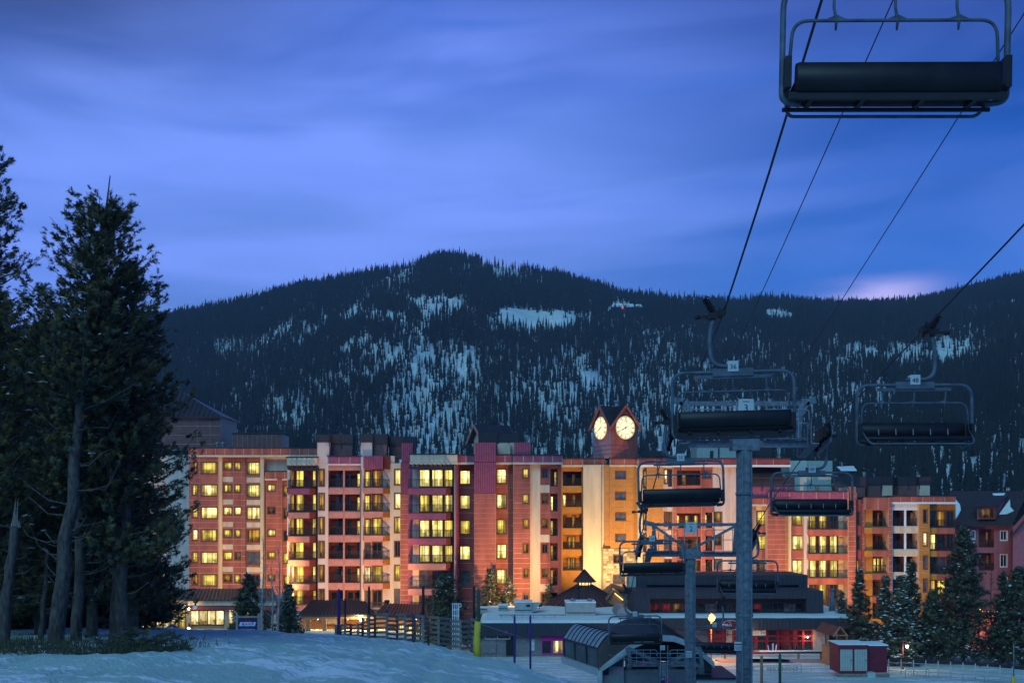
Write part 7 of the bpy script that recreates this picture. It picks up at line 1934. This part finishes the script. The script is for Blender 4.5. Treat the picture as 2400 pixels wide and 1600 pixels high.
def wire_fence(lab, pts, hpx, nw, cloth=True):
    (u, v, Y) = pts[0]; t_ = thing('wire_fence', P(u, v+hpx, Y), lab, 'fence')
    for i, (u, v, Y) in enumerate(pts): b = MB(); b.tube([P(u, v, Y), P(u, v+hpx+5, Y)], 0.05, 6); b.build('post', plate, t_)
    for k in range(nw):
        e = MB(); e.tube([P(u, v+4+hpx*(k+0.5)/nw, Y-0.04) for u, v, Y in pts], 0.032, 4); e.build('wire', plate, t_)
    if cloth:
        e = MB(); e.grid([[P(u, v-3, Y) for u, v, Y in pts], [P(u, v+5, Y) for u, v, Y in pts]]); e.build('top_band', screenm, t_)
wire_fence('long wire fence with dark top band along the bottom right', [(2083+29*k, 1543+0.7*k+0.11*k*k, 90-1.1*k) for k in range(12)], 46, 5)
wire_fence('grey wire rail between lift station and red shed', [(1697+34*k, 1562-0.6*k, 93-0.1*k) for k in range(9)], 24, 3, False)
for (u, v, lab, m_) in ((1785, 1535, 'brown round post in the snow right of the thick tower', timber_warm), (1828, 1530, 'dark green post in the snow before the lettered barrier', greenp)):
    pole('snow_post', lab, u, v, 1600, 80, 0.11, m_, cat='post')
gp = pole('padded_pole', 'thin grey pole with low yellow pad at the bottom right corner', 2376, 1508, 1600, 78, 0.05, steel)
x = PX(2374, 77.9); b = MB(); b.tube([(x, 77.9, gz(x, 78)-0.1), (x, 77.9, PZ(1583, 77.9))], 0.13, 10); b.build('crash_pad', yellow, gp)
# rope with small magenta flags by the station
t_ = thing('flag_line', P(1600, 1560, 58.5), 'thin rope line with small magenta flags at the lift station', 'rope'); b = MB(); ln = [P(1128, 1462, 58), P(1190, 1482, 58), P(1262, 1505, 58)]; b.tube(ln, 0.012, 4); ln2 = [P(1425, 1533, 58.5), P(1500, 1550, 58.5), P(1560, 1556, 58.5), P(1650, 1560, 58.5)]; b.tube(ln2, 0.012, 4); b.build('line', steel_lt, t_)
for (u, v) in ((1186, 1480), (1509, 1552), (1566, 1590), (1449, 1571)): e = MB(); c = P(u, v, 58.3); e.poly([c+Vector((-0.07, 0, 0.08)), c+Vector((0.07, 0, 0.08)), c+Vector((0.05, 0, -0.12)), c+Vector((0.0, 0, -0.06)), c+Vector((-0.04, 0, -0.1))][::-1]); e.build('flag', magenta, t_)
# small snow capped roof behind the hotel
ch = thing('distant_house', P(1995, 1095, 210), 'small house with snowy roof behind the right hotel wing', 'house'); b = MB(); y = 210
b.box(PX(1978, y), PX(2004, y), y, y+8, 0, PZ(1100, y)); b.build('wall', MATS['brown_shingle'], ch)
b = MB(); b.quad(P(1970, 1101, y-1), P(2008, 1101, y-1), P(2000, 1091, y+5), P(1960, 1093, y+5)); b.quad(P(1970, 1103, y-1), P(2008, 1103, y-1), P(2008, 1101, y-1), P(1970, 1101, y-1)); b.build('roof', snow_cap, ch)

# ------------------------------------------------------------------ facade floodlights (the hotel fronts are lit from fixtures on the low roofs)
def flood(lab, u, v, Y, tu, tv, tY, watts, col=(1.0, 0.66, 0.34), size=R(110), r=0.3, blend=0.7):
    c = P(u, v, Y); t_ = P(tu, tv, tY); d = (t_-c).normalized()
    o = thing('floodlight', c-Vector((0, 0, 0.6)), lab, 'floodlight', 'floodlights aimed at the hotel')
    x = d.cross(Vector((0, 0, 1))).normalized(); z = x.cross(d).normalized()
    b = MB(); b.obox(c-d*0.25, x, d, z, 0.28, 0.16, 0.2); b.bar(c-d*0.25, c-d*0.25-Vector((0, 0, 1.2)), 0.08); b.build('housing', railm, o)
    ld = bpy.data.lights.new('flood_beam', 'SPOT'); ld.energy = watts; ld.color = col; ld.spot_size = size; ld.spot_blend = blend; ld.shadow_soft_size = r
    lo_ = bpy.data.objects.new('flood_beam', ld); COL.objects.link(lo_); lo_.location = c; lo_.rotation_euler = d.to_track_quat('-Z', 'Y').to_euler(); attach(lo_, o)
FL = (1.0, 0.57, 0.22)
flood('floodlight on the snowy shop roof aimed at the clock tower column', 1392, 1392, 135.6, 1405, 1190, 146, 11500, (1.0, 0.66, 0.26), R(120))
flood('floodlight on the snowy shop roof aimed at the terracotta centre bay', 1262, 1414, 121.5, 1120, 1300, 134, 11500, FL, R(105))
flood('floodlight on the canopy roof aimed at the middle block', 905, 1408, 123.5, 800, 1290, 138, 10500, (1.0, 0.57, 0.27), R(110))
flood('floodlight on the arcade roof aimed at the far left wing', 668, 1396, 132, 580, 1240, 148, 12000, (1.0, 0.57, 0.20), R(95))
flood('floodlight on the restaurant roof aimed at the right wing', 1600, 1334, 130.5, 1690, 1220, 143, 9000, (1.0, 0.60, 0.26), R(140))
flood('floodlight at the restaurant roof end aimed at the end wing', 1968, 1440, 128, 2020, 1270, 145, 12000, FL, R(120))
# ------------------------------------------------------------------ thin winter haze over the valley
hz = bpy.data.materials.new('winter_haze'); hz.use_nodes = True
t = hz.node_tree; t.nodes.clear()
pv_ = t.nodes.new('ShaderNodeVolumePrincipled'); pv_.inputs['Density'].default_value = 0.00016; pv_.inputs['Color'].default_value = (0.62, 0.78, 1.0, 1); pv_.inputs['Anisotropy'].default_value = 0.0
ov = t.nodes.new('ShaderNodeOutputMaterial'); t.links.new(pv_.outputs[0], ov.inputs['Volume'])
b = MB(); b.box(-2600, 2600, -60, 2300, -20, 335)
hb = b.build('haze', hz); hb['kind'] = 'stuff'; hb['label'] = 'thin cold haze over the valley'
